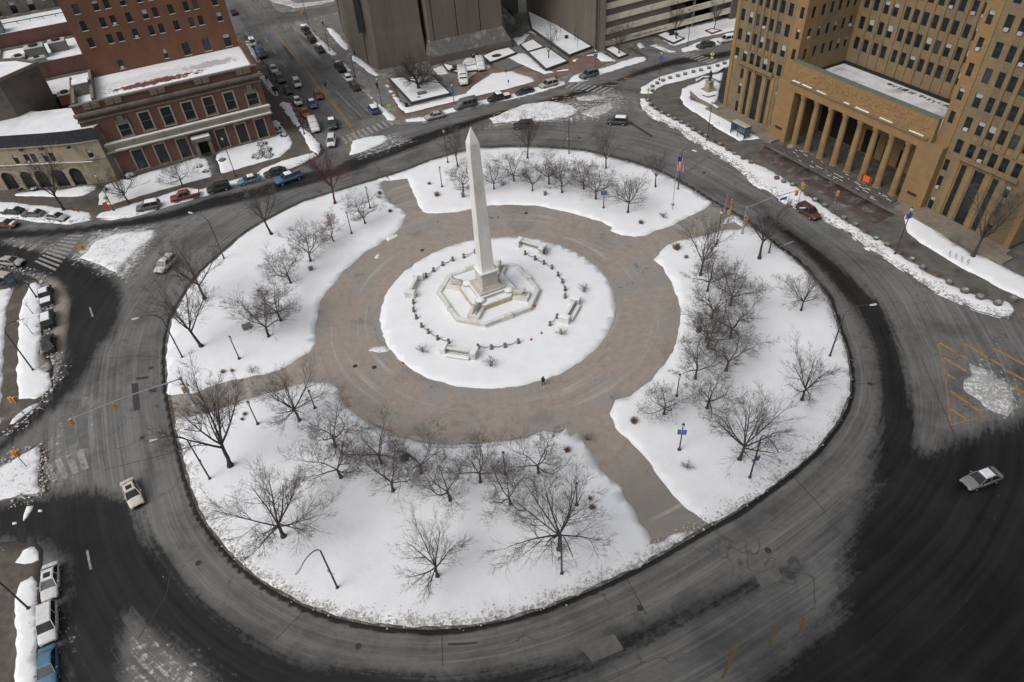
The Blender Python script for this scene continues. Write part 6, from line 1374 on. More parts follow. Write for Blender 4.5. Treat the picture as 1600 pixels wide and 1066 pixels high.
MT['lampglass'] = NT('headlight glass').out((.55, .56, .56), .2, .5); MT['redglass'] = NT('tail light').out((.3, .015, .01), .25, .5)
def vehicle_meshes(t):
    if t in VC: return VC[t]
    d = VT[t]; b = MB(); loft(b, [ring(*s) for s in d['body']][::1]); x0, x1, x2, x3, zb, zt, wb, wt = d['cab']; g = MB(); rf = MB()
    # glass house: bottom rectangle -> top rectangle, split windscreen / sides by painted pillars
    B = [(x0, -wb, zb), (x1, -wb, zb), (x1, wb, zb), (x0, wb, zb)]; T_ = [(x2, -wt, zt), (x3, -wt, zt), (x3, wt, zt), (x2, wt, zt)]
    if not d.get('van'):
        for i in range(4): j = (i+1) % 4; g.quad(B[i], B[j], T_[j], T_[i])
        e = .05; rf.v = [(x2-.06, -wt-.02, zt-.03), (x3+.06, -wt-.02, zt-.03), (x3+.06, wt+.02, zt-.03), (x2-.06, wt+.02, zt-.03), (x2+.12, -wt+.12, zt+.06), (x3-.18, -wt+.12, zt+.06), (x3-.18, wt-.12, zt+.06), (x2+.12, wt-.12, zt+.06)]
        rf.f = [(0,1,5,4),(1,2,6,5),(2,3,7,6),(3,0,4,7),(4,5,6,7),(3,2,1,0)]; rf.mi = [0]*6
        for sy in (-1, 1):
            for xb, xt in ((x0, x2), (x1, x3), ((x0+x1)/2-.1, (x2+x3)/2-.05)): rf.tube([(xb, sy*(wb+.0), zb), (xt, sy*wt, zt)], .045, 5)
    else:
        for sy in (-1, 1):
            n = 5 if t == 'bus' else 3
            for k in range(n):
                a = x0+(x3-x0)*(k+.08)/n; c = x0+(x3-x0)*(k+.92)/n; g.quad((a, sy*(wb+.005), zb), (c, sy*(wb+.005), zb), (c, sy*(wt+.005), zt-.2), (a, sy*(wt+.005), zt-.2))
        f = [s for s in d['body'] if s[2] < zt+.3 and s[0] > 0]; s0 = d['body'][3]; s1 = d['body'][5]
        nx = Vector((s0[2]-s1[2], 0, s1[0]-s0[0])).normalized()*.03
        P = lambda t_, y: (s0[0]+(s1[0]-s0[0])*t_+nx.x, y, s0[2]+(s1[2]-s0[2])*t_+nx.z+.03)
        g.quad(P(.12, -.8), P(.95, -.85), P(.95, .85), P(.12, .8))
    out = [b.mesh('body', MT['black'], True), g.mesh('windows', MT['carglass'])]
    out.append(rf.mesh('roof', MT['black']) if rf.v else None)
    # snow caps for the roof and bonnet
    s_ = MB(); s_.frus(x2+.05, x3-.05, -wt+.04, wt-.04, zt+.03, zt+.16, .14, .1) if not d.get('van') else None
    s2 = MB(); bx = d['body'][-3][0]; s2.frus(x1+.1, bx, -.7, .7, d['body'][-3][2]-.02, d['body'][4][2]+.06, .12, .12)
    fx = d['body'][-1][0]; rx = d['body'][0][0]; hz = d['body'][-2][2]-.1; rz = d['body'][0][2]-.02
    h = MB(); h.box(fx-.16, fx-.02, -.13, .13, -.07, .07); tl = MB(); tl.box(rx+.0, rx+.1, -.1, .1, -.1, .1)
    bed = None
    if 'bed' in d: q = MB(); q.box(d['bed'][0], d['bed'][1], -.78, .78, 1.1, 1.146); bed = q.mesh('cargo_bed', MT['black'])
    gr = MB(); gr.box(fx-.1, fx+.02, -.5, .5, .4, .62); gr.box(fx-.06, fx+.03, -.75, .75, .3, .38)
    mi = MB(); mi.box(x1-.55, x1-.4, -.1, .1, 0, .14)
    VC[t] = dict(body=out[0], win=out[1], roof=out[2], s1=s_.mesh('roof_snow', MT['carsnow']) if s_.v else None, s2=s2.mesh('bonnet_snow', MT['carsnow']), hl=h.mesh('headlight', MT['lampglass']), tl=tl.mesh('tail_light', MT['redglass']), hz=hz, rz=rz, bed=bed, gr=gr.mesh('grille', MT['black']), mi=mi.mesh('mirror', MT['black']), zb=zb, wb=wb, W=d['body'][-2][3], Wr=d['body'][1][3])
    return VC[t]
PC = {}
def pcol(c):
    if c not in PC: PC[c] = paint('car paint %d' % len(PC), c)
    return PC[c]
WHITE, SILV, GREY, DARK, BLK = (.62, .62, .61), (.36, .355, .34), (.12, .12, .125), (.045, .048, .05), (.018, .019, .021)
def vehicle(kind, u, v, u2, v2, col, label, cat='car', name=None, snow_=0, scale=1.0, sun=False, bedsnow=False, grp=None):
    p, q = at(u, v), at(u2, v2); a = math.atan2(q.y-p.y, q.x-p.x); d = VT[kind]; V_ = vehicle_meshes(kind)
    names = dict(sedan='parked_car', suv='parked_suv', pickup='pickup_truck', van='van', bus='shuttle_bus')
    R = empty(name or names[kind], (p.x, p.y, .02), a, label, cat, grp); R.scale = (scale,)*3; m = pcol(col)
    def add(n, me, loc=(0, 0, 0), par=R, mat=None):
        o = link(n, me, par, loc)
        if mat: o.material_slots[0].link = 'OBJECT'; o.material_slots[0].material = mat
        return o
    b = add('body', V_['body'], mat=m); add('windows', V_['win'])
    if V_['roof']: add('roof', V_['roof'], mat=m)
    ty, rm = wheel_mesh()
    for x in d['ax']:
        for sy in (-1, 1): w_ = add('wheel', ty, (x, sy*(d['W']-.06), .34)); add('rim', rm, par=w_)
    for sy in (-1, 1):
        add('headlight', V_['hl'], (0, sy*(V_['W']-.2), V_['hz'])); add('tail_light', V_['tl'], (0, sy*(V_['Wr']-.14), V_['rz'])); add('mirror', V_['mi'], (0, sy*(V_['wb']+.16), V_['zb']+.02), mat=m)
    add('grille', V_['gr'])
    if snow_ >= 1 and V_['s1']: add('roof_snow', V_['s1'])
    if snow_ >= 2: add('bonnet_snow', V_['s2'])
    if V_['bed']: add('cargo_bed', V_['bed'], mat=MT['carsnow'] if bedsnow else MT['black'])
    if sun:
        x0, x1, x2, x3, zb, zt, wb, wt = d['cab']; k = MB(); k.box(x2+.45, x3-.3, -.36, .36, zt+.04, zt+.068); k.build('sunroof', MT['carglass'], R)
    return R
CK = 'vehicles parked along the kerb'
VL = [
 ('sedan',22,334,-30,332,BLK,'dark snow-topped car, leftmost of three parked on the left snow bank','car',2),
 ('sedan',54,338,2,336,GREY,'dark grey car in the middle of three on the left snow bank','car',1),
 ('sedan',91,343,140,350,SILV,'silver car, right one of three on the left snow bank','car',1),
 ('sedan',12,354,70,356,(.16,.02,.02),'maroon car with a snowy windscreen driving on the left street','car',2),
 ('suv',234,327,182,338,GREY,'grey parked car with a thick white snow roof left of the red pickup','car',1),
 ('pickup',291,311,245,322,(.2,.035,.028),'bright red pickup truck parked in front of the brick building','pickup truck',0),
 ('suv',343,298,295,310,BLK,'black parked car between the red pickup and a light blue car','car',0),
 ('sedan',391,285,350,296,(.11,.2,.29),'light blue car parked left of a dark one at the upper left kerb','car',1),
 ('sedan',431,273,390,284,(.03,.04,.035),'very dark green car parked between two blue vehicles','car',0),
 ('pickup',453,283,415,296,(.05,.13,.3),'bright blue pickup parked furthest right on the upper left kerb','pickup truck',1),
 ('suv',261,418,232,447,WHITE,'white car driving down the left side of the roundabout','car',0),
 ('sedan',20,413,70,416,SILV,'silver sedan on the left street below the crosswalk','car',0),
 ('pickup',75,467,74,440,DARK,'dark pickup with snow on its bonnet, topmost of three on the left pavement edge','pickup truck',2),
 ('suv',78,503,76,475,BLK,'black car in the middle of three at the left pavement edge','car',1),
 ('sedan',79,541,77,510,BLK,'black car lowest of three at the left pavement edge','car',0),
 ('sedan',210,775,226,812,(.56,.52,.45),'cream sedan with a dark sunroof driving on the left of the roundabout','car',0),
 ('sedan',83,913,81,960,WHITE,'white sedan with a sunroof parked at the bottom left','car',0),
 ('suv',80,979,80,1030,WHITE,'white wagon between the white sedan and the blue car at bottom left','car',0),
 ('sedan',80,1047,80,1100,(.06,.16,.25),'blue car cut off by the bottom edge at the lower left','car',0),
 ('sedan',1530,753,1490,768,(.2,.2,.205),'silver grey car alone on the dark wet road at the right','car',1),
 ('suv',1262,336,1310,368,(.1,.02,.022),'dark red car waiting beside the courthouse snow bank','car',0),
 ('suv',964,194,915,192,DARK,'dark car with a snow patch on its roof at the top of the roundabout','car',1),
 ('suv',818,200,770,204,BLK,'black car behind the slim tree at the top of the roundabout','car',0),
 ('suv',920,121,880,132,GREY,'dark grey car parked furthest right before the round brick paving','car',0),
 ('suv',857,136,815,147,SILV,'silver white car parked beside the small left crosswalk sign','car',0),
 ('sedan',820,147,780,158,(.03,.035,.055),'dark navy car parked right of a black pickup below the tower plaza','car',0),
 ('pickup',780,157,735,168,BLK,'black pickup with snow in its bed parked below the tower plaza','pickup truck',1),
 ('van',728,169,680,181,GREY,'grey van with a thick white roof parked between a silver car and black pickup','van',0),
 ('sedan',680,185,640,194,SILV,'silver sedan at the left end of the kerb below the tower plaza','car',0),
 ('bus',724,127,728,152,WHITE,'long white shuttle bus parked on the brick paving of the tower plaza','bus',0),
 ('van',751,107,756,124,WHITE,'white van parked up on the snowy tower plaza','van',0),
 ('sedan',1102,74,1060,83,DARK,'dark car parked along the snow in front of the garage','car',0),
 ('suv',1135,66,1100,72,WHITE,'white car half hidden by the courthouse corner','car',1),
 ('pickup',479,52,465,36,DARK,'dark pickup, highest of the cars on the right kerb of the side street','pickup truck',0),
 ('suv',488,65,472,47,BLK,'black car second from the top on the right kerb of the side street','car',0),
 ('sedan',500,80,485,63,DARK,'dark car third from the top on the right kerb of the side street','car',0),
 ('pickup',532,109,515,90,BLK,'large black pickup in front of the white car on the side street','pickup truck',0),
 ('sedan',544,125,525,103,WHITE,'white car between two dark ones on the right kerb of the side street','car',1),
 ('suv',555,139,536,118,DARK,'dark car parked below the white one on the right kerb of the side street','car',0),
 ('suv',584,175,566,153,(.05,.08,.2),'dark blue car driving away at the lower end of the side street','car',1),
 ('suv',396,71,405,90,SILV,'pale car with snow at the upper end of the left kerb of the side street','car',1),
 ('van',409,88,420,109,(.05,.07,.1),'long slate-blue van on the left kerb of the side street','van',0),
 ('sedan',429,112,440,132,WHITE,'white snow-covered car on the left kerb of the side street','car',2),
 ('suv',439,127,450,145,GREY,'grey car below the white snow-covered one on the left kerb','car',0),
 ('sedan',451,144,462,163,DARK,'dark grey car above the silver one on the left kerb','car',0),
 ('suv',465,134,476,155,WHITE,'white car driving in the middle lane of the side street','car',0),
 ('sedan',466,162,478,182,SILV,'silver snow-dusted car above the orange one on the left kerb','car',2),
 ('sedan',498,152,510,172,(.16,.05,.03),'rusty red car close to the yellow centre line','car',0),
 ('sedan',489,166,500,186,(.06,.09,.2),'blue sedan queuing beside the rusty red car','car',1),
 ('sedan',478,180,490,200,(.4,.07,.03),'orange red car directly behind the white van on the left kerb','car',0),
 ('van',492,202,502,224,WHITE,'tall white van at the lower end of the left kerb of the side street','van',0),
 ('pickup',520,197,525,222,(.035,.05,.045),'dark green pickup waiting behind the stop line of the side street','pickup truck',1),
 ('suv',519,225,516,250,WHITE,'white car entering the roundabout at the mouth of the side street','car',0),
 ('sedan',366,22,356,5,BLK,'dark car at the far upper end of the side street','car',0),
]
for t in VL:
    k, u, v, u2, v2, c, lab, cat, sn = t
    vehicle(k, u, v, u2, v2, c, lab, cat, snow_=sn, sun=('sunroof' in lab), bedsnow=(k == 'pickup' and ('snow' in lab or 'red' in lab)), scale=1.0 if v > 130 else 1.06)

# ---------------------------------------------------------------- lamps, signals, signs
MT['globe'] = NT('frosted lamp globe').out((.5, .5, .48), .4, .4)
MT['banner'] = paint('blue banner', (.06, .13, .4), .15); MT['signy'] = paint('yellow green sign', (.5, .68, .02), .05); MT['amber'] = paint('amber signal housing', (.62, .3, .02), .1)
MT['signgrey'] = paint('sign back grey', (.35, .36, .38), .1)
def curved_lamp(b, h, lab, z=9.0, banner=False):
    B = at(*b); H_ = at(*h, z); d = Vector((H_.x-B.x, H_.y-B.y, 0)); L = d.length; d.normalize(); L = min(max(L, 1.6), 3.4); an = math.atan2(d.y, d.x)
    R = empty('curved_street_lamp', (B.x, B.y, .12), an, lab, 'street lamp', 'curved road lamps')
    m = MB(); m.lathe([(.22, 0), (.22, .15), (.14, .3)], 10); m.build('base', MT['steel'], R)
    zt = z-.9; m = MB(); pts = [(0, 0, .2), (0, 0, zt*.5), (0, 0, zt-.6)]+[(L*.9*(1-math.cos(t))/1.35, 0, zt-.6+1.45*math.sin(t)) for t in [x*.19 for x in range(1, 11)]]; pts.append((L, 0, z-.25+.0))
    rr = [.12, .1, .085]+[.07-.002*k for k in range(10)]+[.045]; m.tube(pts, rr, 8); m.build('pole', MT['steel'], R, smooth=True)
    e = pts[-1]; m = MB(); m.v = []; loft(m, [[(e[0]+x, y*w_, e[2]+zz+.02*x) for y, zz in ((-.16, 0), (-.1, .1), (.1, .1), (.16, 0), (.08, -.06), (-.08, -.06))] for x, w_ in ((-.1, .3), (.1, .85), (.5, 1.1), (.8, .9), (.9, .4))]); m.build('lamp_head', MT['lamphead'], R)
    m = MB(); m.box(-.02, .02, .1, .62, zt*.42, zt*.42+.05); m.box(-.02, .02, -.1, -.4, 3.2, 3.7); m.build('bracket', MT['galv'], R)
    if banner: m = MB(); m.box(-.02, .02, .12, .6, 3.2, 4.1); m.build('banner', MT['banner'], R)
for t in [((351,406),(298,332),'tall curved road lamp on the left lawn rim reaching over the upper road'),((286,560),(216,496),'curved road lamp on the left rim above the left path'),((329,750),(245,686),'curved road lamp on the lower lawn rim below the signal mast'),((528,920),(470,885),'curved lamp standing alone on the snow at the bottom left of the island'),((878,898),(896,872),'curved lamp directly below the biggest tree at the bottom of the island'),
          ((1171,748),(1219,710),'curved lamp with a blue banner near the lower right kerb',9.0,True),((1296,558),(1360,476),'curved lamp on the right rim of the island'),((1059,298),(1082,234),'curved lamp next to the flagpole on the upper lawn'),((1201,397),(1250,324),'curved lamp near the dark red car opposite the courthouse'),((889,242),(892,184),'curved lamp at the top rim of the island facing away'),
          ((58,466),(31,387),'curved lamp on the left pavement above the parked black cars'),((53,580),(27,501),'curved lamp on the left pavement below the parked black cars'),((46,952),(-30,890),'thick dark lamp pole at the bottom left cut off by the frame',9.5)]:
    curved_lamp(*t)
def park_lamp(b, lab, h=4.2, banner=False, arms=0, tall=False, name='park_lamp'):
    B = at(*b); R = empty(name, (B.x, B.y, .2), random.uniform(-.2, .2), lab, 'street lamp', 'short park lamps' if not tall else 'straight street lamps')
    m = MB(); m.lathe([(.25, 0), (.24, .2), (.14, .35), (.09, .7), (.07, h-.4), (.11, h-.35), (.08, h-.25)], 10); m.build('pole', MT['steel'], R, smooth=True)
    if arms:
        for s_ in (-1, 1):
            m = MB(); m.tube([(0, 0, h-.5), (s_*.35, 0, h-.2), (s_*.7, 0, h-.35)], .04, 6); a = m.build('arm', MT['steel'], R); g = MB(); g.lathe([(.05, h-.35), (.17, h-.5), (.15, h-.72), (.05, h-.8)], 10, (s_*.7, 0)); g.build('lantern', MT['globe'], a)
    else:
        m = MB(); m.lathe([(.1, h-.25), (.2, h-.05), (.22, h+.15), (.16, h+.32), (.05, h+.42)], 12); m.build('lantern', MT['globe'], R, smooth=True)
        m = MB(); m.lathe([(.18, h+.33), (.1, h+.45), (.02, h+.58)], 10); m.build('cap', MT['steel'], R)
    if banner: m = MB(); m.box(.1, .55, -.02, .02, h-1.6, h-.7); m.box(-.55, -.1, -.02, .02, h-1.6, h-.7); m.build('banner', MT['banner'], R)
for t in [((579,327),'short black lamp at the upper end of the left lawn behind the first tree'),((550,367),'short black lamp right of the small red-tinted tree'),((375,563),'short black lamp on the open snow at the bottom of the left lawn'),((404,665),'short black lamp on the lower lawn near the left path'),((1061,705),'short black lamp with a blue banner on the lower right lawn',4.6,True),((1057,621),'short black lamp among the lower trees of the right lawn',3.8),
          ((943,327),'short black lamp with a blue banner on the upper lawn',4.4,True),((691,294),'short black lamp left of the first tree on the upper lawn',4.0),((790,743),'short black lamp behind the crooked tree on the lower lawn',4.0),((901,791),'short black lamp half hidden in the biggest crown of the lower lawn',4.0),((493,640),'short black lamp between the plaza and the dense pair of trees',3.2)]:
    park_lamp(*t)
for t in [((1119,383),'tall thin pole with a flag bracket at the top of the right lawn',6.2),((369,277),'tall slim lamp in front of the brick building',8.4),((1104,222),'tall lamp on the courthouse snow bank near the glass shelter',8.0),((1030,127),'tall lamp with a small blue sign at the top kerb of the court plaza',6.5,True),((1397,400),'tall lamp with a blue sign in front of the right courthouse wing',8.5,True),((1074,74),'double-armed lamp on the snow strip before the garage',5.5,False,1),((930,111),'lamp with a blue banner beside the round brick paving',4.8,True),((710,166),'lamp between a silver car and the grey van by the tower plaza',4.8,True),((597,167),'lamp at the lower end of the snow strip right of the side street',6.5),((555,122),'lamp beside the white car right of the side street',6.0),((515,80),'lamp on the narrow snow strip of the upper side street',5.0),((476,211),'tall dark lamp at the lower end of the left side street verge',7.5),((431,148),'tall dark lamp above the silver car left of the side street',7.5),((403,96),'tall dark lamp by the slate-blue van left of the side street',7.5),((484,47),'tall pole at the upper corner of the side street',8.5),((179,331),'dark lamp at the corner of the cream building with signs below',7.8,False),((700,256),'slim lamp pole left of the tall tree above the obelisk tip',7.0)]:
    park_lamp(*t, **{'tall': True, 'name': 'straight_street_lamp'})
def signal(par, loc, rz=0):
    m = MB(); m.box(-.17, .17, -.15, .15, -.48, .48); s_ = m.build('signal_head', MT['amber'], par, loc, rz)
    for k in range(3):
        l = MB(); l.tube([(0, -.18, .36-.36*k), (0, -.34, .36-.36*k)], .13, 8); l.build('lens_hood', MT['amber'], s_)
    return s_
def mast(b, e, ze, lab, heads, banner=False):
    B = at(*b); E_ = at(*e, ze); d = Vector((E_.x-B.x, E_.y-B.y, 0)); L = d.length; an = math.atan2(d.y, d.x)
    R = empty('traffic_signal_mast', (B.x, B.y, .12), an, lab, 'traffic signal'); m = MB(); m.lathe([(.32, 0), (.3, .2), (.17, .3), (.13, 5.6)], 10); m.build('pole', MT['galv'], R)
    m = MB(); m.tube([(0, 0, 5.3), (L*.5, 0, ze-.15), (L, 0, ze)], [.1, .08, .05], 8); m.build('mast_arm', MT['galv'], R)
    for t in heads: signal(R, (L*t, 0, 5.3+(ze-5.3)*t-.45), math.pi/2 if t > .1 else math.pi/3)
    signal(R, (.35, 0, 3.2)); signal(R, (-.1, -.4, 2.8), 1.3)
    if banner: m = MB(); m.box(L*.68, L*.82, -.03, .03, 5.05, 5.5); m.build('street_name_board', MT['banner'], R); m = MB(); m.box(.2, .9, -.03, .03, 2.3, 2.9); m.build('sign', MT['banner'], R)
mast((305,634),(110,656),6.2,'long signal mast arm across the left road at the left path',(.62, 1.0))
mast((1159,367),(1245,299),6.2,'signal mast with a blue street name board near the courthouse',(1.0,),True)
def ped_signal(b, lab, n=2, h=3.2):
    B = at(*b); R = empty('pedestrian_signal', (B.x, B.y, .12), random.random()*3, lab, 'traffic signal'); m = MB(); m.lathe([(.15, 0), (.07, .2), (.06, h)], 8); m.build('pole', MT['galv'], R)
    for k in range(n): signal(R, ((-.25, .25, 0)[k % 3], 0, h-.5+.35*k*0), k*1.7)
ped_signal((37,646),'amber signal head on a short pole at the foot of the left pavement'); ped_signal((42,730),'three amber signal heads on a pole on the small snowy corner island',3); ped_signal((8,860),'amber signal at the lower left pavement corner',1); ped_signal((1247,318),'amber signal on a pole at the courthouse snow bank',2,4.0); ped_signal((1137,350),'amber signal post beside the two red flags',1,2.8); ped_signal((1304,318),'amber hooded post on the dark courthouse forecourt',1,2.6); ped_signal((407,22),'amber signal at the far end of the side street',2,4.5); ped_signal((478,40),'amber signal over the upper side street corner',2,4.0)
def cross_sign(b, lab, h=2.6):
    B = at(*b); R = empty('crossing_sign', (B.x, B.y, .12), math.atan2(B.y, B.x)+math.pi/2+math.pi, lab, 'road sign', 'yellow green crossing signs'); m = MB(); m.tube([(0, 0, 0), (0, 0, h+.9)], .035, 6); m.build('post', MT['galv'], R)
    m = MB(); m.v = [(0, .04, h-.1), (.55, .04, h+.45), (0, .04, h+1.0), (-.55, .04, h+.45), (0, .06, h-.1), (.55, .06, h+.45), (0, .06, h+1.0), (-.55, .06, h+.45)]; m.f = [(0, 1, 2, 3), (7, 6, 5, 4), (0, 4, 5, 1), (1, 5, 6, 2), (2, 6, 7, 3), (3, 7, 4, 0)]; m.mi = [0]*6; s_ = m.build('warning_panel', MT['signy'], R)
    for sy in (.035, .065):
        m = MB(); m.box(-.05, .05, sy-.004, sy+.004, h+.62, h+.74); m.box(-.07, .07, sy-.004, sy+.004, h+.34, h+.6); m.box(-.12, -.05, sy-.004, sy+.004, h+.12, h+.34); m.box(.04, .11, sy-.004, sy+.004, h+.1, h+.34); m.box(.07, .18, sy-.004, sy+.004, h+.42, h+.5); m.build('walking_figure', MT['black'], s_)
    m = MB(); m.box(-.3, .3, .04, .06, h-.55, h-.2); m.build('arrow_plate', MT['signy'], R)
cross_sign((611,186),'yellow green walking-figure sign at the lower end of the side street'); cross_sign((1012,160),'yellow green walking-figure sign at the left tip of the court plaza',2.4); cross_sign((1111,101),'yellow green walking-figure sign at the far crosswalk before the courthouse',2.0); cross_sign((176,330),'yellow green walking-figure sign under the lamp at the cream building corner',2.4)
def plate_sign(b, w_, h0, h1, mat, lab, cat='sign', an=0.0):
    B = at(*b); R = empty('small_sign', (B.x, B.y, .12), math.atan2(B.y, B.x)+math.pi/2+an, lab, cat); m = MB(); m.tube([(0, 0, 0), (0, 0, h1)], .03, 6); m.build('post', MT['galv'], R); m = MB(); m.box(-w_/2, w_/2, .03, .06, h0, h1); m.build('panel', MT[mat], R)
plate_sign((170,331),.8,.4,2.0,'red','red upright board in the snow at the cream building corner'); plate_sign((178,320),.5,3.0,3.6,'banner','small blue sign near the cream building corner lamp'); plate_sign((869,134),.4,1.6,2.3,'steel','small dark sign by the silver white car'); plate_sign((791,122),.3,1.3,2.2,'steel','small dark sign post on the triangular snow of the tower plaza'); plate_sign((795,138),.3,1.3,2.0,'bluemetal','small teal sign post by the curved brick path'); plate_sign((770,108),.35,1.0,2.0,'steel','dark sign post beside the white van'); plate_sign((1057,64),.4,.2,.7,'banner','tiny blue sign in the corner planter of the garage')
# hydrant
B = at(123,333); m = MB(); m.lathe([(.16, 0), (.15, .1), (.12, .12), (.12, .5), (.17, .54), (.12, .68), (.03, .75)], 10); h_ = m.build('fire_hydrant', MT['red'], None, (B.x, B.y, .35)); tag(h_, 'red fire hydrant on the snow bank right of the street tree', 'hydrant')
for sy in (-1, 1): m = MB(); m.tube([(0, 0, .4), (0, sy*.22, .4)], .06, 8); m.build('nozzle', MT['red'], h_)
# flags
MT['flag'] = None
def flag_mat():
    t = NT('striped flag'); p = t.obj(); sp = t.n('ShaderNodeSeparateXYZ'); t.l(p, sp.inputs[0])
    s_ = t.math('GREATER_THAN', t.math('FRACT', t.math('MULTIPLY', sp.outputs[0], 1/.24)), .5); c = t.mix(s_, (.5, .03, .03), (.6, .6, .6))
    k = t.math('MULTIPLY', t.math('GREATER_THAN', sp.outputs[2], -1.05), t.math('LESS_THAN', sp.outputs[0], .78)); return t.out(t.mix(k, c, (.03, .05, .2)), .8, .1)
MT['flag'] = flag_mat()
def flagpole(b, h, mat, lab, fl=1.0, name='flagpole'):
    B = at(*b); R = empty(name, (B.x, B.y, .2), .3, lab, 'flagpole'); m = MB(); m.tube([(0, 0, 0), (0, 0, h)], [.07, .035], 8); m.lathe([(.09, h), (.09, h+.1), (.02, h+.18)], 8); m.build('pole', MT['galv'], R)
    m = MB(); n = 8
    for i in range(n):
        for j in range(10):
            f = lambda i, j: (.05+i*.17*fl, .1*math.sin(i*.9+j*.25), -(j*.26+i*.09)*fl)
            m.quad(f(i, j), f(i+1, j), f(i+1, j+1), f(i, j+1))
    m.build('flag', MT[mat], R, (0, 0, h-.3))
flagpole((1050,330), 11.0, 'flag', 'tall flagpole with a drooping striped flag at the tip of the upper lawn'); flagpole((1130,342), 4.6, 'red', 'left one of two short poles with red flags at the path mouth', .42, 'flag_post'); flagpole((1139,341), 3.6, 'red', 'right one of two short poles with red flags at the path mouth', .42, 'flag_post')
# planters along the plaza kerb
MT['planter'] = mottled('exposed aggregate concrete', (.1, .097, .09), (.16, .155, .145), 6, .9, obj=True)
z10 = lambda L: [(920+x/6.384, y/6.384) for x, y in L]; r3_ = lambda L: [(800+x/4, y/4) for x, y in L]; r8_ = lambda L: [(1200+x/4, 267+y/4) for x, y in L]
N1 = z10([(1350,650),(1280,675),(1195,697),(1115,718),(1040,735),(958,757),(885,777),(808,797),(738,822),(680,850),(632,880),(632,922)])
N2 = r3_([(847,640),(865,665),(895,690),(935,718),(975,738),(1015,757),(1055,778),(1095,798),(1130,822),(1170,843),(1210,862),(1255,893),(1300,915),(1345,948),(1390,975),(1440,1003),(1490,1028)])
N3 = r8_([(50,60),(95,80),(150,100),(235,160),(290,195),(350,230),(405,270),(470,308),(540,350),(600,390),(670,437),(740,475),(812,524),(890,567),(960,617),(1045,662),(1125,712),(1220,768),(1315,808),(1425,845),(1520,818)])
pm = MB(); pm.lathe([(.42, 0), (.5, .1), (.52, .55), (.56, .6), (.56, .68), (.44, .68), (.42, .6)], 16); PLM = pm.mesh('concrete_planter', MT['planter'])
ps = MB(); ps.lathe([(.43, .6), (.36, .72), (.1, .8)], 12); PSN = ps.mesh('snow_fill', mottled('mulch with snow', (.13, .115, .1), (.3, .29, .28), 5, .9, c3=(.6, .6, .6), s3=1.6)); ps = MB(); ps.lathe([(.43, .6), (.4, .72), (.2, .8)], 12); PSO = ps.mesh('reddish_plants', MT['planterfill'] if 'planterfill' in MT else mottled('reddish winter plants', (.22, .06, .04), (.12, .06, .045), 8, .9, obj=True))
RED = {11, 13, 15, 17}
idx = 0
for run, L in (('top kerb beyond the statue', N1), ('bank before the glass shelter', N2), ('bank before the columns', N3)):
    for k, p in enumerate(L):
        q = at(*p); red = (run != 'top kerb beyond the statue') and ((k % 2 == 1 and k > 9) if L is N2 else (k % 3 == 0 and k < 16)); o = link('concrete_planter', PLM, None, (q.x, q.y, .13)); s_ = 1.15 if L is N3 and k > 16 else .9; o.scale = (s_,)*3
        link('planting' if red else 'snow_fill', PSO if red else PSN, o)
        tag(o, f'round concrete planter {"with reddish plants" if red else "with grey-brown soil"} on the {run}', 'planter', f'round planters, {"reddish" if red else "plain"}, {run}')
# statue with curved low walls, plinth wall, glass shelters
MT['bronze'] = mottled('dark bronze', (.02, .025, .022), (.04, .05, .042), 4, .5, obj=True)
def statue():
    B = at(1107,142); R = empty('statue_monument', (B.x, B.y, .2), FRC.a+math.pi, 'dark bronze standing figure on a stepped stone pedestal by the courthouse', 'statue')
    m = MB(); m.box(-1.3, 1.3, -1.3, 1.3, 0, .25); m.box(-1.05, 1.05, -1.05, 1.05, .25, .45); m.frus(-.75, .75, -.75, .75, .45, 2.0, .1, .1); m.box(-.78, .78, -.78, .78, 2.0, 2.2); m.build('pedestal', MT['stoneB'], R)
    h = 2.2; s_ = 1.45
    V = [((0, 0, .95), .19), ((0, 0, 1.2), .2), ((0, 0, 1.42), .21), ((0, 0, 1.56), .08), ((0, .02, 1.72), .12), ((.1, 0, .88), .14), ((.12, .02, .48), .1), ((.13, 0, .06), .09), ((.14, .16, .03), .06), ((-.1, 0, .88), .14), ((-.12, -.03, .48), .1), ((-.13, -.05, .06), .09), ((-.14, .1, .03), .06), ((.24, 0, 1.38), .09), ((.3, -.02, 1.1), .07), ((.26, .16, .9), .05), ((-.24, 0, 1.38), .09), ((-.31, .02, 1.1), .07), ((-.28, .15, .92), .05), ((0, -.12, .7), .2), ((0, -.1, .35), .2)]
    E = [(0, 1), (1, 2), (2, 3), (3, 4), (0, 5), (5, 6), (6, 7), (7, 8), (0, 9), (9, 10), (10, 11), (11, 12), (2, 13), (13, 14), (14, 15), (2, 16), (16, 17), (17, 18), (0, 19), (19, 20)]
    skin_body('figure', [(tuple(c*s_ for c in p), r*s_) for p, r in V], E, MT['bronze'], R, (0, 0, h))
statue()
def wall_strip(px, h, t, mat, lab, name='low_wall', z=.1, cap=True):
    P = [at(*p) for p in px]; R = empty(name, P[0], 0, lab, 'wall'); o = P[0]; m = MB(); s_ = MB()
    for a, b in zip(P, P[1:]):
        d = (b-a).normalized(); n = Vector((-d.y, d.x, 0))*t/2; q = [(a-n-o), (b-n-o), (b+n-o), (a+n-o)]; m.prism([(v.x, v.y) for v in q], z, z+h); s_.prism([(v.x, v.y) for v in q], z+h+.001, z+h+.1)
    m.build('wall', MT[mat], R); s_.build('snow_cap', MT['roofsnow'], R) if cap else None
wall_strip([(1079,148),(1092,160),(1108,168),(1121,176)], 1.0, .5, 'plinth', 'long stone wall end with a snow cap left of the courthouse wing')
wall_strip([(1088,131),(1098,125),(1112,125),(1124,131)], .7, .4, 'stonebox', 'curved low wall behind the statue')
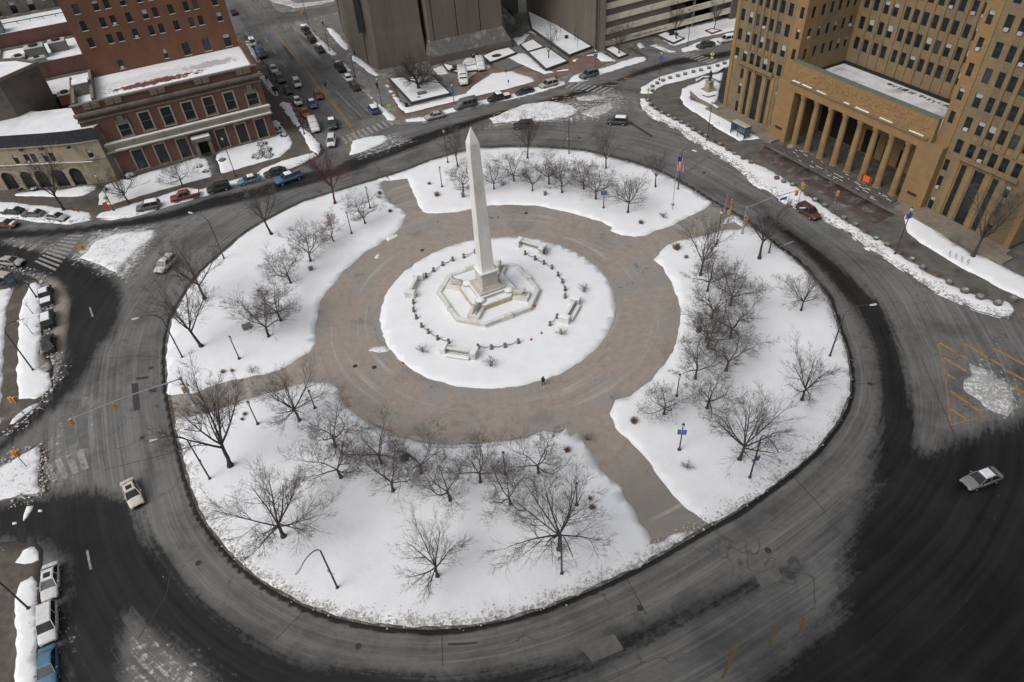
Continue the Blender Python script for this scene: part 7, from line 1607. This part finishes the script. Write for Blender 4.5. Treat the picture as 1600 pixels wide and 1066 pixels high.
wall_strip([(1089,125),(1105,119),(1120,117),(1131,110)], .7, .4, 'stonebox', 'second low wall further behind the statue')
wall_strip([(1098,151),(1106,154),(1117,151)], .45, .4, 'stonebox', 'short curved kerb wall in front of the statue')
m = MB(); P = [at(*p) for p in [(1131,113),(1137,108),(1140,150),(1128,163),(1121,156)]]; c = sum(P, Vector())/5; m.prism([(p.x-c.x, p.y-c.y) for p in P], -.05, .28); tag(m.build('dark_areaway', MT['slate'], None, (c.x, c.y, 0)), 'dark blue-grey sunken strip against the courthouse side', 'areaway')
MT['glass_clear'] = glassy('shelter glass', (.08, .12, .15), .1, .6); MT['blueframe'] = paint('blue steel', (.02, .045, .13), .1); MT['shelterroof'] = mottled('cream shelter roof', (.4, .38, .28), (.33, .32, .25), 2, .6, obj=True)
def shelter(u, v, an, lab, w_=4.0):
    B = at(u, v); R = empty('bus_shelter', (B.x, B.y, .14), an, lab, 'bus shelter'); d = 1.5
    for x in (-w_/2, 0, w_/2):
        for y in (0, d): m = MB(); m.box(x-.05, x+.05, y-.05, y+.05, 0, 2.5); m.build('post', MT['blueframe'], R)
    m = MB(); m.box(-w_/2-.15, w_/2+.15, -.2, d+.2, 2.5, 2.72); m.build('roof_edge', MT['blueframe'], R); m = MB(); m.frus(-w_/2-.05, w_/2+.05, -.1, d+.1, 2.72, 2.85, .1, .25); m.build('roof', MT['shelterroof'], R)
    for a in (-w_/2+.06, .06): m = MB(); m.box(a, a+w_/2-.12, d-.015, d+.015, .3, 2.3); m.build('glass_panel', MT['glass_clear'], R)
    for x in (-w_/2, w_/2): m = MB(); m.box(x-.015, x+.015, .06, d-.06, .3, 2.3); m.build('glass_panel', MT['glass_clear'], R)
    m = MB(); m.box(-w_/4, w_/4, d-.5, d-.15, .45, .5); m.build('bench', MT['blueframe'], R)
shelter(1151, 215, FRC.a, 'blue-framed glass bus shelter on the courthouse lawn'); shelter(8, 452, math.radians(-20), 'glass bus shelter with a pale roof on the left pavement', 3.4)
m = MB(); m.tube([(2.2*math.cos(t), 2.2*math.sin(t), 1.0) for t in [x*.2 for x in range(9)]], .04, 6)
for t in (0, .8, 1.6): m.tube([(2.2*math.cos(t), 2.2*math.sin(t), 0), (2.2*math.cos(t), 2.2*math.sin(t), 1.0)], .035, 6)
o = m.build('curved_railing', MT['steel'], None, (*at(1128,206)[:2], .14), 1.6); tag(o, 'curved dark railing on the snow left of the courthouse shelter', 'railing')
# bike racks in the snow
for k in range(4):
    q = at(1482+k*9.5, 401.5+k*4.2); m = MB(); m.tube([(-.35, 0, 0), (-.35, 0, .6), (-.2, 0, .8), (.2, 0, .8), (.35, 0, .6), (.35, 0, 0)], .035, 6); tag(m.build('bike_rack', MT['steel'], None, (q.x, q.y, .2), 1.2), ['leftmost','second from left','third from left','rightmost'][k]+' of four hoop bike racks in the snow before the right wing', 'bike rack', 'hoop bike racks')
for u, v, a, b, h, n_, w_ in [(660,151,2.2,.9,.45,'snowy_bench','low snow-topped bench in the big planter before the tower'),(655,156,.8,.6,.5,'stone_block','small stone block beside the snowy bench'),(682,147,1.6,.5,.25,'base_slab','dark base slab of a pole in the big planter'),(636,168,.8,.7,.8,'litter_bin','dark bin at the corner of the big planter'),(885,64,.8,.8,1.2,'utility_box','small dark utility box on the sapling bed'),(430,143,1.2,.8,1.0,'newspaper_box','dark street box on the verge above the silver car'),(709,113,1.6,.8,.7,'utility_box','dark box left of the shuttle bus'),(1052,57,2.5,.9,.5,'low_bench','dark low bench before the garage'),(1049,55,1.2,1.0,.8,'boulder','dark boulder on the snow before the garage')]:
    m = MB(); m.frus(-a/2, a/2, -b/2, b/2, 0, h, .06, .06); m.box(-a/2-.04, a/2+.04, -b/2-.04, b/2+.04, h, h+.07); tag(m.build(n_, MT['slate'] if 'dark' in w_ else MT['stonebox'], None, (*at(u, v)[:2], .15 if n_ != 'snowy_bench' else .7), .35), w_, n_.replace('_', ' '))
# ---------------------------------------------------------------- people
MT['skin'] = NT('skin').out((.45, .27, .2), .6, .3); MT['coat'] = mottled('dark coat', (.018, .02, .028), (.03, .033, .045), 6, .9, obj=True); MT['jeans'] = mottled('dark trousers', (.02, .024, .035), (.03, .035, .05), 6, .9, obj=True)
def person(u, v, face, lab):
    B = at(u, v); R = empty('person', (B.x, B.y, .13), face, lab, 'person')
    V = [((0, 0, .95), .15), ((0, 0, 1.2), .16), ((0, 0, 1.4), .17), ((0, .01, 1.52), .055), ((0, .02, 1.64), .1), ((.09, 0, .88), .11), ((.1, .12, .5), .075), ((.1, .05, .1), .055), ((.1, .2, .05), .045), ((-.09, 0, .88), .11), ((-.1, -.05, .5), .075), ((-.1, -.25, .12), .055), ((-.1, -.12, .05), .045),
         ((.2, 0, 1.38), .075), ((.26, -.05, 1.12), .055), ((.25, .12, .93), .04), ((-.2, 0, 1.38), .075), ((-.26, .06, 1.12), .055), ((-.24, .2, .98), .04)]
    E = [(0, 1), (1, 2), (2, 3), (3, 4), (0, 5), (5, 6), (6, 7), (7, 8), (0, 9), (9, 10), (10, 11), (11, 12), (2, 13), (13, 14), (14, 15), (2, 16), (16, 17), (17, 18)]
    skin_body('body', V, E, MT['coat'], R)
    m = MB(); m.lathe([(.02, 1.74), (.085, 1.72), (.108, 1.66), (.1, 1.6)], 12, (0, -.01)); m.build('hat', MT['black'], R)
    m = MB(); m.lathe([(.02, 1.71), (.07, 1.69), (.085, 1.64), (.07, 1.57), (.03, 1.54)], 10, (0, .055)); m.build('face', MT['skin'], R)
    m = MB(); m.lathe([(.19, .78), (.2, .95), (.185, 1.2), (.205, 1.4), (.1, 1.49)], 14); m.build('coat', MT['coat'], R, smooth=True)
for t in [(849,603,2.5,'person in dark clothes walking alone on the brown plaza at the disc edge'),(506,43,1,'person in dark clothes at the top of the pavement right of the side street'),(555,90,2,'person in dark clothes beside the foot of the concrete tower'),(590,140,0,'person in dark clothes on the pavement below the large planter corner'),(418,129,1,'person in dark clothes on the verge left of the side street'),(857,135,0,None),(510,140,1,'person in dark clothes crossing the side street')]:
    if t[3]: person(*t)
